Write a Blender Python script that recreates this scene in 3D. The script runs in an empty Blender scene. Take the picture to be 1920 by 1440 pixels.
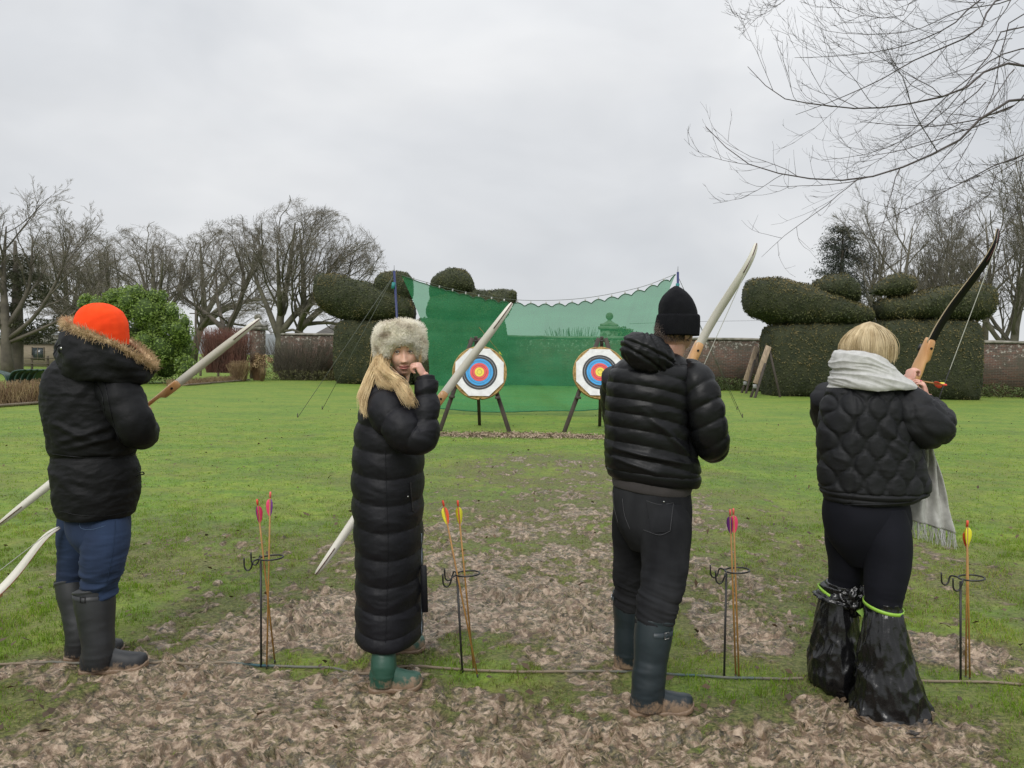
import bpy, math, random
import numpy as np
from mathutils import Vector, Matrix, Quaternion

R = math.radians
sc = bpy.context.scene
COL = sc.collection

# ------------------------------------------------------------------ camera
FPX = 1442.0            # focal length in pixels of the 1920 px wide photograph
CAMH = 1.55
PITCH = R(2.14)
ROLL = R(0.95)
cam_d = bpy.data.cameras.new('camera')
cam = bpy.data.objects.new('camera', cam_d)
COL.objects.link(cam)
cam_d.sensor_width = 36.0
cam_d.lens = 36.0 * FPX / 1920.0
cam_d.clip_start = 0.05
cam_d.clip_end = 3000.0
_f = np.array([0, math.cos(PITCH), -math.sin(PITCH)])
_u0 = np.array([0, math.sin(PITCH), math.cos(PITCH)])
_r0 = np.array([1.0, 0, 0])
CR = math.cos(ROLL) * _r0 + math.sin(ROLL) * _u0
CU = -math.sin(ROLL) * _r0 + math.cos(ROLL) * _u0
CF = _f
cam.matrix_world = Matrix(((CR[0], CU[0], -CF[0], 0), (CR[1], CU[1], -CF[1], 0), (CR[2], CU[2], -CF[2], CAMH), (0, 0, 0, 1)))
sc.camera = cam

# ------------------------------------------------------------------ sky, sun, exposure
world = bpy.data.worlds.new('World')
sc.world = world
world.use_nodes = True
wn, wl = world.node_tree.nodes, world.node_tree.links
wn.clear()
w_out = wn.new('ShaderNodeOutputWorld')
w_bg = wn.new('ShaderNodeBackground')
w_bg.inputs['Strength'].default_value = 1.0
w_sky = wn.new('ShaderNodeTexSky')
w_sky.sky_type = 'NISHITA'
w_sky.sun_disc = False
SUN_EL, SUN_AZ = R(40), R(205)
w_sky.sun_elevation = SUN_EL
w_sky.sun_rotation = SUN_AZ
w_tc = wn.new('ShaderNodeTexCoord')
w_sep = wn.new('ShaderNodeSeparateXYZ')
wl.new(w_tc.outputs['Generated'], w_sep.inputs[0])
def wmath(op, a, b=None):
    n = wn.new('ShaderNodeMath'); n.operation = op
    for i, v in enumerate((a, b)):
        if v is None: continue
        if isinstance(v, (int, float)): n.inputs[i].default_value = v
        else: wl.new(v, n.inputs[i])
    return n.outputs[0]
# overcast dome: even grey cloud, brighter towards the zenith
zc = wmath('MAXIMUM', w_sep.outputs['Z'], 0.0)
z3 = wmath('POWER', zc, 3.0)
lum = wmath('ADD', wmath('MULTIPLY', z3, 1.15), 0.715)
w_map = wn.new('ShaderNodeMapping')
w_map.inputs['Scale'].default_value = (1.0, 1.0, 2.0)
wl.new(w_tc.outputs['Generated'], w_map.inputs[0])
w_no = wn.new('ShaderNodeTexNoise')
w_no.inputs['Scale'].default_value = 2.3
w_no.inputs['Detail'].default_value = 4.0
w_no.inputs['Roughness'].default_value = 0.5
w_no.inputs['Distortion'].default_value = 0.35
wl.new(w_map.outputs[0], w_no.inputs['Vector'])
w_no2 = wn.new('ShaderNodeTexNoise')
w_no2.inputs['Scale'].default_value = 6.0
w_no2.inputs['Detail'].default_value = 5.0
w_no2.inputs['Distortion'].default_value = 0.6
wl.new(w_map.outputs[0], w_no2.inputs['Vector'])
cl = wmath('ADD', wmath('MULTIPLY', wmath('SUBTRACT', w_no.outputs['Fac'], 0.5), 0.58),
           wmath('MULTIPLY', wmath('SUBTRACT', w_no2.outputs['Fac'], 0.5), 0.16))
lum = wmath('MULTIPLY', lum, wmath('ADD', cl, 1.0))
w_col = wn.new('ShaderNodeMix'); w_col.data_type = 'RGBA'; w_col.blend_type = 'MULTIPLY'
w_col.inputs[0].default_value = 1.0
w_cr = wn.new('ShaderNodeValToRGB')
w_cr.color_ramp.elements[0].position = 0.35
w_cr.color_ramp.elements[0].color = (0.925, 0.955, 1.0, 1)
w_cr.color_ramp.elements[1].position = 0.68
w_cr.color_ramp.elements[1].color = (0.975, 0.985, 1.0, 1)
wl.new(w_no.outputs['Fac'], w_cr.inputs[0])
wl.new(w_cr.outputs[0], w_col.inputs[6])
wl.new(lum, w_col.inputs[7])
w_mul = wn.new('ShaderNodeMix'); w_mul.data_type = 'RGBA'; w_mul.blend_type = 'MULTIPLY'
w_mul.inputs[0].default_value = 1.0
w_mul.inputs[7].default_value = (0.1, 0.1, 0.1, 1)
wl.new(w_sky.outputs[0], w_mul.inputs[6])
w_mix = wn.new('ShaderNodeMix'); w_mix.data_type = 'RGBA'
w_mix.inputs[0].default_value = 0.97          # cloud cover over the clear sky
wl.new(w_mul.outputs[2], w_mix.inputs[6])
wl.new(w_col.outputs[2], w_mix.inputs[7])
wl.new(w_mix.outputs[2], w_bg.inputs['Color'])
wl.new(w_bg.outputs[0], w_out.inputs['Surface'])

sun_d = bpy.data.lights.new('sun', 'SUN')
sun_d.energy = 1.5
sun_d.angle = R(24)
sun_d.color = (1.0, 0.97, 0.93)
sun = bpy.data.objects.new('sun', sun_d)
COL.objects.link(sun)
sun.rotation_euler = (R(90) - SUN_EL, 0, R(180) - SUN_AZ + R(10))
sun.location = (0, 0, 30)

sc.view_settings.view_transform = 'Standard'
sc.view_settings.look = 'None'
sc.view_settings.exposure = 0.10
sc.view_settings.gamma = 1.0
sc.view_settings.use_curve_mapping = False
sc.cycles.use_denoising = True
sc.cycles.denoising_prefilter = 'NONE'
sc.cycles.max_bounces = 5
sc.cycles.diffuse_bounces = 3
sc.cycles.transparent_max_bounces = 12

# ------------------------------------------------------------------ helpers: picture <-> place
CAM = np.array([0, 0, CAMH])
def at(u, v, Y):
    """world point seen at photo pixel (u, v) at distance Y along the lawn"""
    d = CF + (u - 960.0) / FPX * CR - (v - 720.0) / FPX * CU
    return CAM + d * (Y / d[1])
def gr(u, v, z=0.0):
    """point on the ground seen at photo pixel (u, v)"""
    d = CF + (u - 960.0) / FPX * CR - (v - 720.0) / FPX * CU
    return CAM + d * ((z - CAMH) / d[2])
def ppm(Y):
    return FPX / Y

# ------------------------------------------------------------------ helpers: noise
_rs = np.random.RandomState(7)
_perm = np.concatenate([_rs.permutation(256)] * 3).astype(np.int64)
_g3 = _rs.normal(size=(256, 3)); _g3 /= np.linalg.norm(_g3, axis=1)[:, None]
def pn(x, y, z=0.0):
    x, y, z = np.broadcast_arrays(np.asarray(x, float), np.asarray(y, float), np.asarray(z, float))
    xi, yi, zi = np.floor(x).astype(np.int64), np.floor(y).astype(np.int64), np.floor(z).astype(np.int64)
    xf, yf, zf = x - xi, y - yi, z - zi
    u, v, w = [t * t * t * (t * (t * 6 - 15) + 10) for t in (xf, yf, zf)]
    xi &= 255; yi &= 255; zi &= 255
    def g(dx, dy, dz):
        h = _perm[_perm[_perm[(xi + dx) & 255] + ((yi + dy) & 255)] + ((zi + dz) & 255)]
        q = _g3[h]
        return q[..., 0] * (xf - dx) + q[..., 1] * (yf - dy) + q[..., 2] * (zf - dz)
    a = g(0, 0, 0) * (1 - u) + g(1, 0, 0) * u
    b = g(0, 1, 0) * (1 - u) + g(1, 1, 0) * u
    c = g(0, 0, 1) * (1 - u) + g(1, 0, 1) * u
    d = g(0, 1, 1) * (1 - u) + g(1, 1, 1) * u
    return ((a * (1 - v) + b * v) * (1 - w) + (c * (1 - v) + d * v) * w) * 1.5
def fbm(x, y, z=0.0, o=4, g=0.5):
    s, a, k = 0.0, 1.0, 1.0
    for i in range(o):
        s = s + a * pn(x * k + 17.3 * i, y * k - 9.1 * i, z * k + 3.7 * i)
        a *= g; k *= 2.03
    return s
def ridged(x, y, z=0.0, o=3, g=0.5):
    s, a, k = 0.0, 1.0, 1.0
    for i in range(o):
        s = s + a * (1 - 2 * np.abs(pn(x * k + 11.7 * i, y * k + 5.3 * i, z * k)))
        a *= g; k *= 2.1
    return s
def sstep(a, b, x):
    t = np.clip((x - a) / (b - a), 0, 1)
    return t * t * (3 - 2 * t)

# ------------------------------------------------------------------ helpers: meshes
def mesh_np(name, V, faces):
    """faces: list of int arrays (n,3) / (n,4)"""
    V = np.asarray(V, np.float32)
    if not isinstance(faces, (list, tuple)): faces = [faces]
    faces = [np.asarray(f, np.int32) for f in faces if len(f)]
    me = bpy.data.meshes.new(name)
    me.vertices.add(len(V)); me.vertices.foreach_set('co', V.ravel())
    loops = np.concatenate([f.ravel() for f in faces])
    tot = np.concatenate([np.full(len(f), f.shape[1], np.int32) for f in faces])
    start = np.concatenate([[0], np.cumsum(tot)[:-1]]).astype(np.int32)
    me.loops.add(len(loops)); me.loops.foreach_set('vertex_index', loops)
    me.polygons.add(len(tot)); me.polygons.foreach_set('loop_start', start); me.polygons.foreach_set('loop_total', tot)
    me.update(calc_edges=True)
    return me
def cat(*parts):
    """join several (V, faces-list)"""
    Vs, Fs, n = [], [], 0
    for V, F in parts:
        V = np.asarray(V)
        if not isinstance(F, (list, tuple)): F = [F]
        Vs.append(V)
        for f in F:
            if len(f): Fs.append(np.asarray(f) + n)
        n += len(V)
    return np.concatenate(Vs), Fs
def mk(name, VF, mat=None, parent=None, smooth=True, midx=None, base=None):
    V, F = VF
    V = np.array(V, float)
    off = np.zeros(3)
    if parent is not None:
        p = parent
        while p is not None:
            off = off + np.array(p.location); p = p.parent
    elif base is not None:
        off = np.array(base, float)
    me = mesh_np(name, V - off, F)
    for m in (mat if isinstance(mat, (list, tuple)) else [mat]):
        if m is not None: me.materials.append(m)
    if midx is not None: me.polygons.foreach_set('material_index', np.asarray(midx, np.int32))
    if smooth: me.polygons.foreach_set('use_smooth', np.ones(len(me.polygons), bool))
    me.update()
    o = bpy.data.objects.new(name, me)
    COL.objects.link(o)
    if parent is not None: o.parent = parent
    elif base is not None: o.location = base
    return o
def empty(name, loc):
    o = bpy.data.objects.new(name, None)
    o.empty_display_size = 0.2
    COL.objects.link(o)
    o.location = [float(c) for c in loc]
    return o
def tag(o, label=None, cat_=None, group=None, kind=None):
    if label: o['label'] = label
    if cat_: o['category'] = cat_
    if group: o['group'] = group
    if kind: o['kind'] = kind
    return o
def box(c, s, rot=None, bev=0.0):
    """box, centre c, full size s, optional 3x3 rotation; bevelled corners when bev"""
    h = np.array(s) / 2.0
    if bev <= 0:
        V = np.array([[x, y, z] for x in (-1, 1) for y in (-1, 1) for z in (-1, 1)], float) * h
        F = np.array([[0, 1, 3, 2], [4, 6, 7, 5], [0, 4, 5, 1], [2, 3, 7, 6], [0, 2, 6, 4], [1, 5, 7, 3]])
        Fs = [F]
    else:
        V, idx = [], {}
        for x in (-1, 1):
            for y in (-1, 1):
                for z in (-1, 1):
                    for a in range(3):
                        p = np.array([x, y, z]) * (h - bev); p[a] = (x, y, z)[a] * h[a]
                        idx[(x, y, z, a)] = len(V); V.append(p)
        V = np.array(V)
        q, t = [], []
        for a in range(3):
            b, c2 = (a + 1) % 3, (a + 2) % 3
            for s1 in (-1, 1):
                ring = []
                for (p1, p2) in ((-1, -1), (1, -1), (1, 1), (-1, 1)):
                    k = [0, 0, 0]; k[a] = s1; k[b] = p1; k[c2] = p2
                    ring.append(idx[(k[0], k[1], k[2], a)])
                q.append(ring if s1 > 0 else ring[::-1])
            for p1 in (-1, 1):
                for p2 in (-1, 1):
                    def key(s1, ax):
                        k = [0, 0, 0]; k[a] = s1; k[b] = p1; k[c2] = p2
                        return idx[(k[0], k[1], k[2], ax)]
                    f = [key(-1, b), key(1, b), key(1, c2), key(-1, c2)]
                    q.append(f if p1 * p2 < 0 else f[::-1])
        for x in (-1, 1):
            for y in (-1, 1):
                for z in (-1, 1):
                    f = [idx[(x, y, z, 0)], idx[(x, y, z, 1)], idx[(x, y, z, 2)]]
                    t.append(f if x * y * z > 0 else f[::-1])
        Fs = [np.array(q), np.array(t)]
    if rot is not None: V = V @ np.array(rot).T
    return V + np.array(c), Fs
def unit(v):
    v = np.asarray(v, float)
    return v / np.maximum(np.linalg.norm(v, axis=-1, keepdims=True), 1e-9)
def basis(z, ref=(0, 0, 1)):
    z = unit(z)
    if abs(np.dot(z, ref)) > 0.97: ref = (0, 1, 0)
    x = unit(np.cross(ref, z)); y = np.cross(z, x)
    return np.stack([x, y, z], 1)          # columns
def bar(p, q, w, d, ref=(0, 0, 1), bev=0.0):
    """straight bar from p to q with section w x d"""
    p, q = np.array(p, float), np.array(q, float)
    B = basis(q - p, ref)
    return box((p + q) / 2, (w, d, np.linalg.norm(q - p)), B, bev)
def tubes(P, Rr, k=6, caps=True, ph=0.0):
    """batch of tubes. P (B,N,3), Rr (B,N)"""
    P = np.asarray(P, float)
    if P.ndim == 2: P = P[None]; Rr = np.asarray(Rr, float)[None]
    Rr = np.asarray(Rr, float)
    B, N, _ = P.shape
    T = np.gradient(P, axis=1); T = unit(T)
    m = unit(T.mean(axis=1) + 1e-6)
    ref = np.where(np.abs(m[:, 2:3]) > 0.75, np.array([[1.0, 0.03, 0.05]]), np.array([[0.02, 0.05, 1.0]]))
    ref = np.repeat(ref[:, None, :], N, 1)
    X = unit(np.cross(ref, T)); Y = np.cross(T, X)
    a = np.arange(k) / k * 2 * np.pi + ph
    V = P[:, :, None, :] + Rr[:, :, None, None] * (np.cos(a)[None, None, :, None] * X[:, :, None, :] + np.sin(a)[None, None, :, None] * Y[:, :, None, :])
    V = V.reshape(-1, 3)
    i = np.arange(N - 1)[:, None] * k; j = np.arange(k)[None, :]; j2 = (j + 1) % k
    q = np.stack([i + j, i + j2, i + k + j2, i + k + j], -1).reshape(-1, 4)
    q = (q[None] + (np.arange(B) * N * k)[:, None, None]).reshape(-1, 4)
    Fs = [q]
    if caps and k >= 3:
        b0 = (np.arange(B) * N * k)[:, None]
        Fs.append(np.asarray(b0 + np.arange(k)[::-1][None, :]))
        Fs.append(np.asarray(b0 + (N - 1) * k + np.arange(k)[None, :]))
    return V, Fs
def resample(keys, n):
    """Catmull-Rom through rows of keys -> n rows"""
    K = np.asarray(keys, float)
    m = len(K)
    E = np.vstack([2 * K[0] - K[1], K, 2 * K[-1] - K[-2]])
    d = np.linalg.norm(np.diff(K[:, :3], axis=0), axis=1)
    cum = np.concatenate([[0], np.cumsum(np.maximum(d, 1e-5))])
    s = np.linspace(0, cum[-1], n)
    i = np.clip(np.searchsorted(cum, s, side='right') - 1, 0, m - 2)
    t = ((s - cum[i]) / (cum[i + 1] - cum[i]))[:, None]
    p0, p1, p2, p3 = E[i], E[i + 1], E[i + 2], E[i + 3]
    return 0.5 * (2 * p1 + (p2 - p0) * t + (2 * p0 - 5 * p1 + 4 * p2 - p3) * t ** 2 + (3 * p1 - p0 - 3 * p2 + p3) * t ** 3)
def grid_faces(n, k, wrap=True):
    i = np.arange(n - 1)[:, None] * k
    j = np.arange(k if wrap else k - 1)[None, :]
    j2 = (j + 1) % k
    return np.stack([i + j, i + j2, i + k + j2, i + k + j], -1).reshape(-1, 4)
def loft(keys, n=80, k=64, disp=None, caps=True, expo=2.0, yaw=0.0):
    """horizontal elliptical rings. keys rows: (cx,cy,cz,a,b). disp(theta (k,), ringparam (n,1), V, Nrm)->metres outward"""
    K = resample(keys, n)
    th = np.arange(k) / k * 2 * np.pi
    c, s = np.cos(th), np.sin(th)
    ce = np.sign(c) * np.abs(c) ** (2 / expo); se = np.sign(s) * np.abs(s) ** (2 / expo)
    a, b = np.maximum(K[:, 3:4], 1e-4), np.maximum(K[:, 4:5], 1e-4)
    lx, ly = a * ce, b * se
    V = np.stack([K[:, 0:1] + lx * math.cos(yaw) - ly * math.sin(yaw), K[:, 1:2] + lx * math.sin(yaw) + ly * math.cos(yaw), np.repeat(K[:, 2:3], k, 1)], -1)
    dz = np.gradient(V, axis=0); dt = np.roll(V, -1, 1) - np.roll(V, 1, 1)
    Nn = unit(np.cross(dt, dz))
    out = V - K[:, None, :3]
    sg = np.sign((Nn * out).sum(-1).mean())
    Nn = Nn * (sg if sg else 1)
    if disp is not None:
        V = V + Nn * disp(th[None, :], np.linspace(0, 1, n)[:, None], V, Nn)[..., None]
    F = [grid_faces(n, k)]
    if K[-1, 2] > K[0, 2]: pass
    else: F = [F[0][:, ::-1]]
    V = V.reshape(-1, 3)
    if caps:
        r0, r1 = np.arange(k), np.arange(k) + (n - 1) * k
        V = np.vstack([V, K[0, :3], K[-1, :3]]); c0, c1 = n * k, n * k + 1
        up = K[-1, 2] > K[0, 2]
        t0 = np.stack([np.full(k, c0), np.roll(r0, -1), r0], 1); t1 = np.stack([np.full(k, c1), r1, np.roll(r1, -1)], 1)
        F += [t0 if up else t0[:, ::-1], t1 if up else t1[:, ::-1]]
    return V, F
def sweep(keys, n=60, k=40, disp=None, caps=True, ref=None, flat=None):
    """round tube through keys rows (x,y,z,r); flat=(vec, factor) squashes along vec. disp(theta, s, V, N)"""
    K = resample(keys, n)
    P, r = K[:, :3], np.maximum(K[:, 3], 5e-4)
    T = unit(np.gradient(P, axis=0))
    if ref is None: ref = (0, 0, 1) if abs(unit(P[-1] - P[0])[2]) < 0.8 else (0, 1, 0)
    X = np.zeros_like(P); x = unit(np.cross(np.asarray(ref, float), T[0]))
    for i in range(n):
        x = unit(x - T[i] * np.dot(x, T[i])); X[i] = x
    Yv = np.cross(T, X)
    th = np.arange(k) / k * 2 * np.pi
    D = np.cos(th)[None, :, None] * X[:, None] + np.sin(th)[None, :, None] * Yv[:, None]
    O = D * r[:, None, None]
    if flat is not None:
        fv = unit(np.asarray(flat[0], float)); O = O - (O @ fv)[..., None] * fv * (1 - flat[1])
    V = P[:, None] + O
    if disp is not None:
        V = V + D * disp(th[None, :], np.linspace(0, 1, n)[:, None], V, D)[..., None]
    F = [grid_faces(n, k)]
    V = V.reshape(-1, 3)
    if caps:
        r0, r1 = np.arange(k), np.arange(k) + (n - 1) * k
        e0, e1 = P[0] - T[0] * r[0] * 0.35, P[-1] + T[-1] * r[-1] * 0.35
        V = np.vstack([V, e0, e1]); c0, c1 = n * k, n * k + 1
        F += [np.stack([np.full(k, c0), np.roll(r0, -1), r0], 1), np.stack([np.full(k, c1), r1, np.roll(r1, -1)], 1)]
    return V, F
def line3(pts, r, k=6, n=None):
    P = np.asarray(pts, float)
    if n: P = resample(P, n)
    rr = np.full(len(P), r) if np.isscalar(r) else np.asarray(r, float)
    if len(rr) != len(P): rr = np.interp(np.linspace(0, 1, len(P)), np.linspace(0, 1, len(rr)), rr)
    return tubes(P[None], rr[None], k)
def ell(c, a, n=12, k=20, rot=None):
    ph = np.linspace(-np.pi / 2, np.pi / 2, n); th = np.arange(k) / k * 2 * np.pi
    V = np.stack([np.cos(ph)[:, None] * np.cos(th), np.cos(ph)[:, None] * np.sin(th), np.repeat(np.sin(ph)[:, None], k, 1)], -1).reshape(-1, 3) * np.asarray(a, float)
    if rot is not None: V = V @ np.asarray(rot).T
    return V + np.asarray(c), [grid_faces(n, k)]
def rotz(a):
    c, s = math.cos(a), math.sin(a)
    return np.array([[c, -s, 0], [s, c, 0], [0, 0, 1.0]])
def remesh(VF, voxel, smooth=4):
    me = mesh_np('tmp', *VF)
    o = bpy.data.objects.new('tmp', me); COL.objects.link(o)
    m = o.modifiers.new('r', 'REMESH'); m.mode = 'VOXEL'; m.voxel_size = voxel
    if smooth:
        s = o.modifiers.new('s', 'SMOOTH'); s.factor = 0.5; s.iterations = smooth
    dg = bpy.context.evaluated_depsgraph_get(); dg.update()
    e = o.evaluated_get(dg); em = e.to_mesh()
    V = np.empty(len(em.vertices) * 3, np.float32); em.vertices.foreach_get('co', V); V = V.reshape(-1, 3).astype(float)
    tot = np.empty(len(em.polygons), np.int32); em.polygons.foreach_get('loop_total', tot)
    li = np.empty(len(em.loops), np.int32); em.loops.foreach_get('vertex_index', li)
    st = np.empty(len(em.polygons), np.int32); em.polygons.foreach_get('loop_start', st)
    F = []
    for n in (3, 4):
        w = st[tot == n]
        if len(w): F.append(li[w[:, None] + np.arange(n)])
    e.to_mesh_clear(); bpy.data.objects.remove(o); bpy.data.meshes.remove(me)
    return V, F
def leaves(P, Nn, size, rng, asp=0.45, droop=0.0, spread=0.8):
    """small pointed leaf quads at P facing roughly along Nn"""
    n = len(P)
    d = unit(unit(Nn) + rng.normal(size=(n, 3)) * spread)
    t = unit(np.cross(d, rng.normal(size=(n, 3))))
    t = unit(t + np.array([0, 0, -droop]))
    w = unit(np.cross(t, d))
    s = size * rng.uniform(0.6, 1.35, n)[:, None]
    a = P - t * s * 0.5; c = P + t * s * 0.5
    b = P + w * s * asp * 0.5 + d * s * 0.08; e = P - w * s * asp * 0.5 + d * s * 0.08
    V = np.stack([a, b, c, e], 1).reshape(-1, 3)
    return V, [np.arange(4 * n).reshape(-1, 4)]
def ribbons(P, W, w):
    """ribbon strips: P (B,N,3) centre lines, W (B,N,3) width dirs, w (B,N) half widths"""
    B, N, _ = P.shape
    V = np.stack([P - W * w[..., None], P + W * w[..., None]], 2).reshape(-1, 3)
    i = np.arange(N - 1) * 2
    q = np.stack([i, i + 1, i + 3, i + 2], -1)
    q = (q[None] + (np.arange(B) * N * 2)[:, None, None]).reshape(-1, 4)
    return V, [q]

# ------------------------------------------------------------------ helpers: materials
def nt(m):
    return m.node_tree.nodes, m.node_tree.links
def M(name, col, rough=0.6, col2=None, scale=6.0, detail=4.0, lo=0.35, hi=0.65, bump=0.0, bscale=60.0, bdist=0.002, spec=0.5,
      stretch=(1, 1, 1), sub=0.0, sheen=0.0, trans=0.0, metal=0.0, coat=0.0, col3=None, scale3=1.0, rvar=0.0):
    m = bpy.data.materials.new(name); m.use_nodes = True
    N, L = nt(m)
    b = N['Principled BSDF']
    b.inputs['Roughness'].default_value = rough
    b.inputs['Specular IOR Level'].default_value = spec
    b.inputs['Metallic'].default_value = metal
    if sub: 
        b.inputs['Subsurface Weight'].default_value = sub
        b.inputs['Subsurface Radius'].default_value = (0.012, 0.005, 0.003)
    if sheen: b.inputs['Sheen Weight'].default_value = sheen
    if coat: b.inputs['Coat Weight'].default_value = coat
    g = N.new('ShaderNodeNewGeometry')
    mp = N.new('ShaderNodeMapping'); mp.inputs['Scale'].default_value = stretch
    L.new(g.outputs['Position'], mp.inputs[0])
    n1 = N.new('ShaderNodeTexNoise'); n1.inputs['Scale'].default_value = scale; n1.inputs['Detail'].default_value = detail
    L.new(mp.outputs[0], n1.inputs['Vector'])
    mr = N.new('ShaderNodeMapRange'); mr.inputs[1].default_value = lo; mr.inputs[2].default_value = hi
    L.new(n1.outputs['Fac'], mr.inputs[0])
    mx = N.new('ShaderNodeMix'); mx.data_type = 'RGBA'
    c2 = col2 if col2 is not None else tuple(c * 0.82 for c in col)
    mx.inputs[6].default_value = (*col, 1); mx.inputs[7].default_value = (*c2, 1)
    L.new(mr.outputs[0], mx.inputs[0])
    out = mx.outputs[2]
    if col3 is not None:
        n3 = N.new('ShaderNodeTexNoise'); n3.inputs['Scale'].default_value = scale3; n3.inputs['Detail'].default_value = 5
        L.new(mp.outputs[0], n3.inputs['Vector'])
        m3 = N.new('ShaderNodeMapRange'); m3.inputs[1].default_value = 0.52; m3.inputs[2].default_value = 0.68
        L.new(n3.outputs['Fac'], m3.inputs[0])
        x3 = N.new('ShaderNodeMix'); x3.data_type = 'RGBA'
        L.new(m3.outputs[0], x3.inputs[0]); L.new(out, x3.inputs[6]); x3.inputs[7].default_value = (*col3, 1)
        out = x3.outputs[2]
    L.new(out, b.inputs['Base Color'])
    if rvar:
        r1 = N.new('ShaderNodeMapRange'); r1.inputs[3].default_value = rough - rvar; r1.inputs[4].default_value = rough + rvar
        L.new(n1.outputs['Fac'], r1.inputs[0]); L.new(r1.outputs[0], b.inputs['Roughness'])
    if bump:
        n2 = N.new('ShaderNodeTexNoise'); n2.inputs['Scale'].default_value = bscale; n2.inputs['Detail'].default_value = 4
        L.new(mp.outputs[0], n2.inputs['Vector'])
        bp = N.new('ShaderNodeBump'); bp.inputs['Strength'].default_value = bump; bp.inputs['Distance'].default_value = bdist
        L.new(n2.outputs['Fac'], bp.inputs['Height']); L.new(bp.outputs[0], b.inputs['Normal'])
    if trans:
        t = N.new('ShaderNodeBsdfTranslucent'); L.new(out, t.inputs[0])
        ms = N.new('ShaderNodeMixShader'); ms.inputs[0].default_value = trans
        L.new(b.outputs[0], ms.inputs[1]); L.new(t.outputs[0], ms.inputs[2])
        L.new(ms.outputs[0], N['Material Output'].inputs['Surface'])
    return m
# ------------------------------------------------------------------ ground: lawn and trampled mud
def blobs(x, y, lst):
    s = np.zeros_like(x)
    for (cx, cy, rx, ry, w) in lst:
        s = np.maximum(s, w * np.exp(-(((x - cx) / rx) ** 2 + ((y - cy) / ry) ** 2) ** 1.5))
    return s
FEET = []          # filled below: (x, y) where boots press the mud flat
def mud_density(x, y):
    """how far the turf is worn through, 0..1"""
    d = blobs(x, y, [(-0.6, 2.5, 2.4, 1.15, 0.96), (0.9, 2.6, 1.7, 1.0, 0.92), (-1.45, 3.55, 0.75, 0.6, 0.92), (1.6, 3.15, 0.6, 0.6, 0.98), (1.25, 4.25, 0.4, 0.55, 0.85), (-1.25, 4.3, 0.7, 0.5, 0.85),
                     (-0.9, 4.4, 0.95, 0.75, 0.92), (0.2, 4.6, 1.0, 0.8, 0.9), (0.55, 5.6, 1.5, 1.3, 0.58), (1.2, 4.9, 0.9, 1.0, 0.56),
                     (0.0, 6.9, 1.7, 1.7, 0.50), (0.9, 7.8, 2.0, 2.2, 0.48), (-0.5, 5.6, 1.5, 1.3, 0.50), (0.6, 10.4, 2.0, 2.6, 0.40), (-2.2, 5.8, 1.4, 1.4, 0.33), (2.8, 5.6, 1.5, 1.4, 0.38),
                     (2.35, 4.05, 0.5, 0.32, 0.8), (1.75, 5.2, 0.5, 0.6, 0.55), (-1.7, 4.6, 0.5, 0.4, 0.5), (0.35, 3.75, 0.9, 0.5, 0.66),
                     (-0.55, 3.55, 0.5, 0.3, 0.85), (0.72, 3.3, 0.45, 0.3, 0.9), (-2.1, 3.65, 0.45, 0.3, 0.7), (-3.6, 4.7, 0.5, 0.3, 0.5)])
    strip = np.exp(-((y - 14.75) / 0.32) ** 2) * sstep(-2.0, -1.4, x) * (1 - sstep(1.6, 3.0, x)) * 0.86
    d = np.maximum(d, strip)
    keep = blobs(x, y, [(-1.12, 3.75, 0.3, 0.22, 0.55), (-0.1, 3.68, 0.42, 0.2, 0.55), (-0.15, 4.15, 0.22, 0.25, 0.35), (0.98, 3.62, 0.38, 0.5, 0.6),
                        (0.05, 2.95, 0.2, 0.1, 0.35), (2.05, 3.6, 0.3, 0.3, 0.6), (-2.5, 2.95, 0.4, 0.4, 0.6), (2.2, 2.7, 0.35, 0.5, 0.6), (0.95, 4.2, 0.18, 0.4, 0.55), (0.9, 2.95, 0.25, 0.3, 0.3), (-0.75, 2.75, 0.3, 0.1, 0.3),
                        (-0.75, 3.95, 0.25, 0.2, 0.3)])
    return np.clip(d - keep * .82, 0, 1)
def mud_mask(x, y):
    d = mud_density(x, y)
    n = fbm(x * 1.9 + 3.1, y * 1.5, 1.3, 2, 0.5) * 0.22 + fbm(x * 6.5, y * 5.0, 7.7, 2, 0.6) * 0.26 + fbm(x * 15 + .5 * pn(x * 5, y * 5), y * 12, 17.7, 3, 0.65) * 0.30
    return sstep(0.36, 0.66, d + n * 0.92 - 0.02) * sstep(0.04, 0.22, d)
rg = np.random.RandomState(11)
prints = []
while len(prints) < 620:
    px_, py_ = rg.uniform(-3.0, 3.0), 2.0 + 9.0 * rg.rand() ** 1.6
    dd = mud_density(np.array([px_]), np.array([py_]))[0]
    if rg.rand() < dd: prints.append((px_, py_, rg.choice([0.0, math.pi / 2, rg.uniform(0, 6.28)]) + rg.normal() * 0.35, rg.uniform(0.8, 1.1), rg.uniform(0.5, 1.0)))
def mud_ridge(x, y):
    """thin curled ridges of mud squeezed up between boots; mask for their painted sheen"""
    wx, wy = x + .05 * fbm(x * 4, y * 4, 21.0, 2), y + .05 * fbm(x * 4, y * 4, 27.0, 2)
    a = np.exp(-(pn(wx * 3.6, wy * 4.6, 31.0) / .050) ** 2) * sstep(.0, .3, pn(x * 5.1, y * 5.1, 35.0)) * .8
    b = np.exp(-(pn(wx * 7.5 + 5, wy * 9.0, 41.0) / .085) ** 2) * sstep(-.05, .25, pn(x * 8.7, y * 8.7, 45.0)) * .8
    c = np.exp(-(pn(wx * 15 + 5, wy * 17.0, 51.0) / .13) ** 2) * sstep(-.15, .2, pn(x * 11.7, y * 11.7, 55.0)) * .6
    return np.maximum(np.maximum(a, b), c) * np.clip(.75 + .6 * pn(x * 20, y * 20, 3.0), .2, 1.2)
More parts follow.
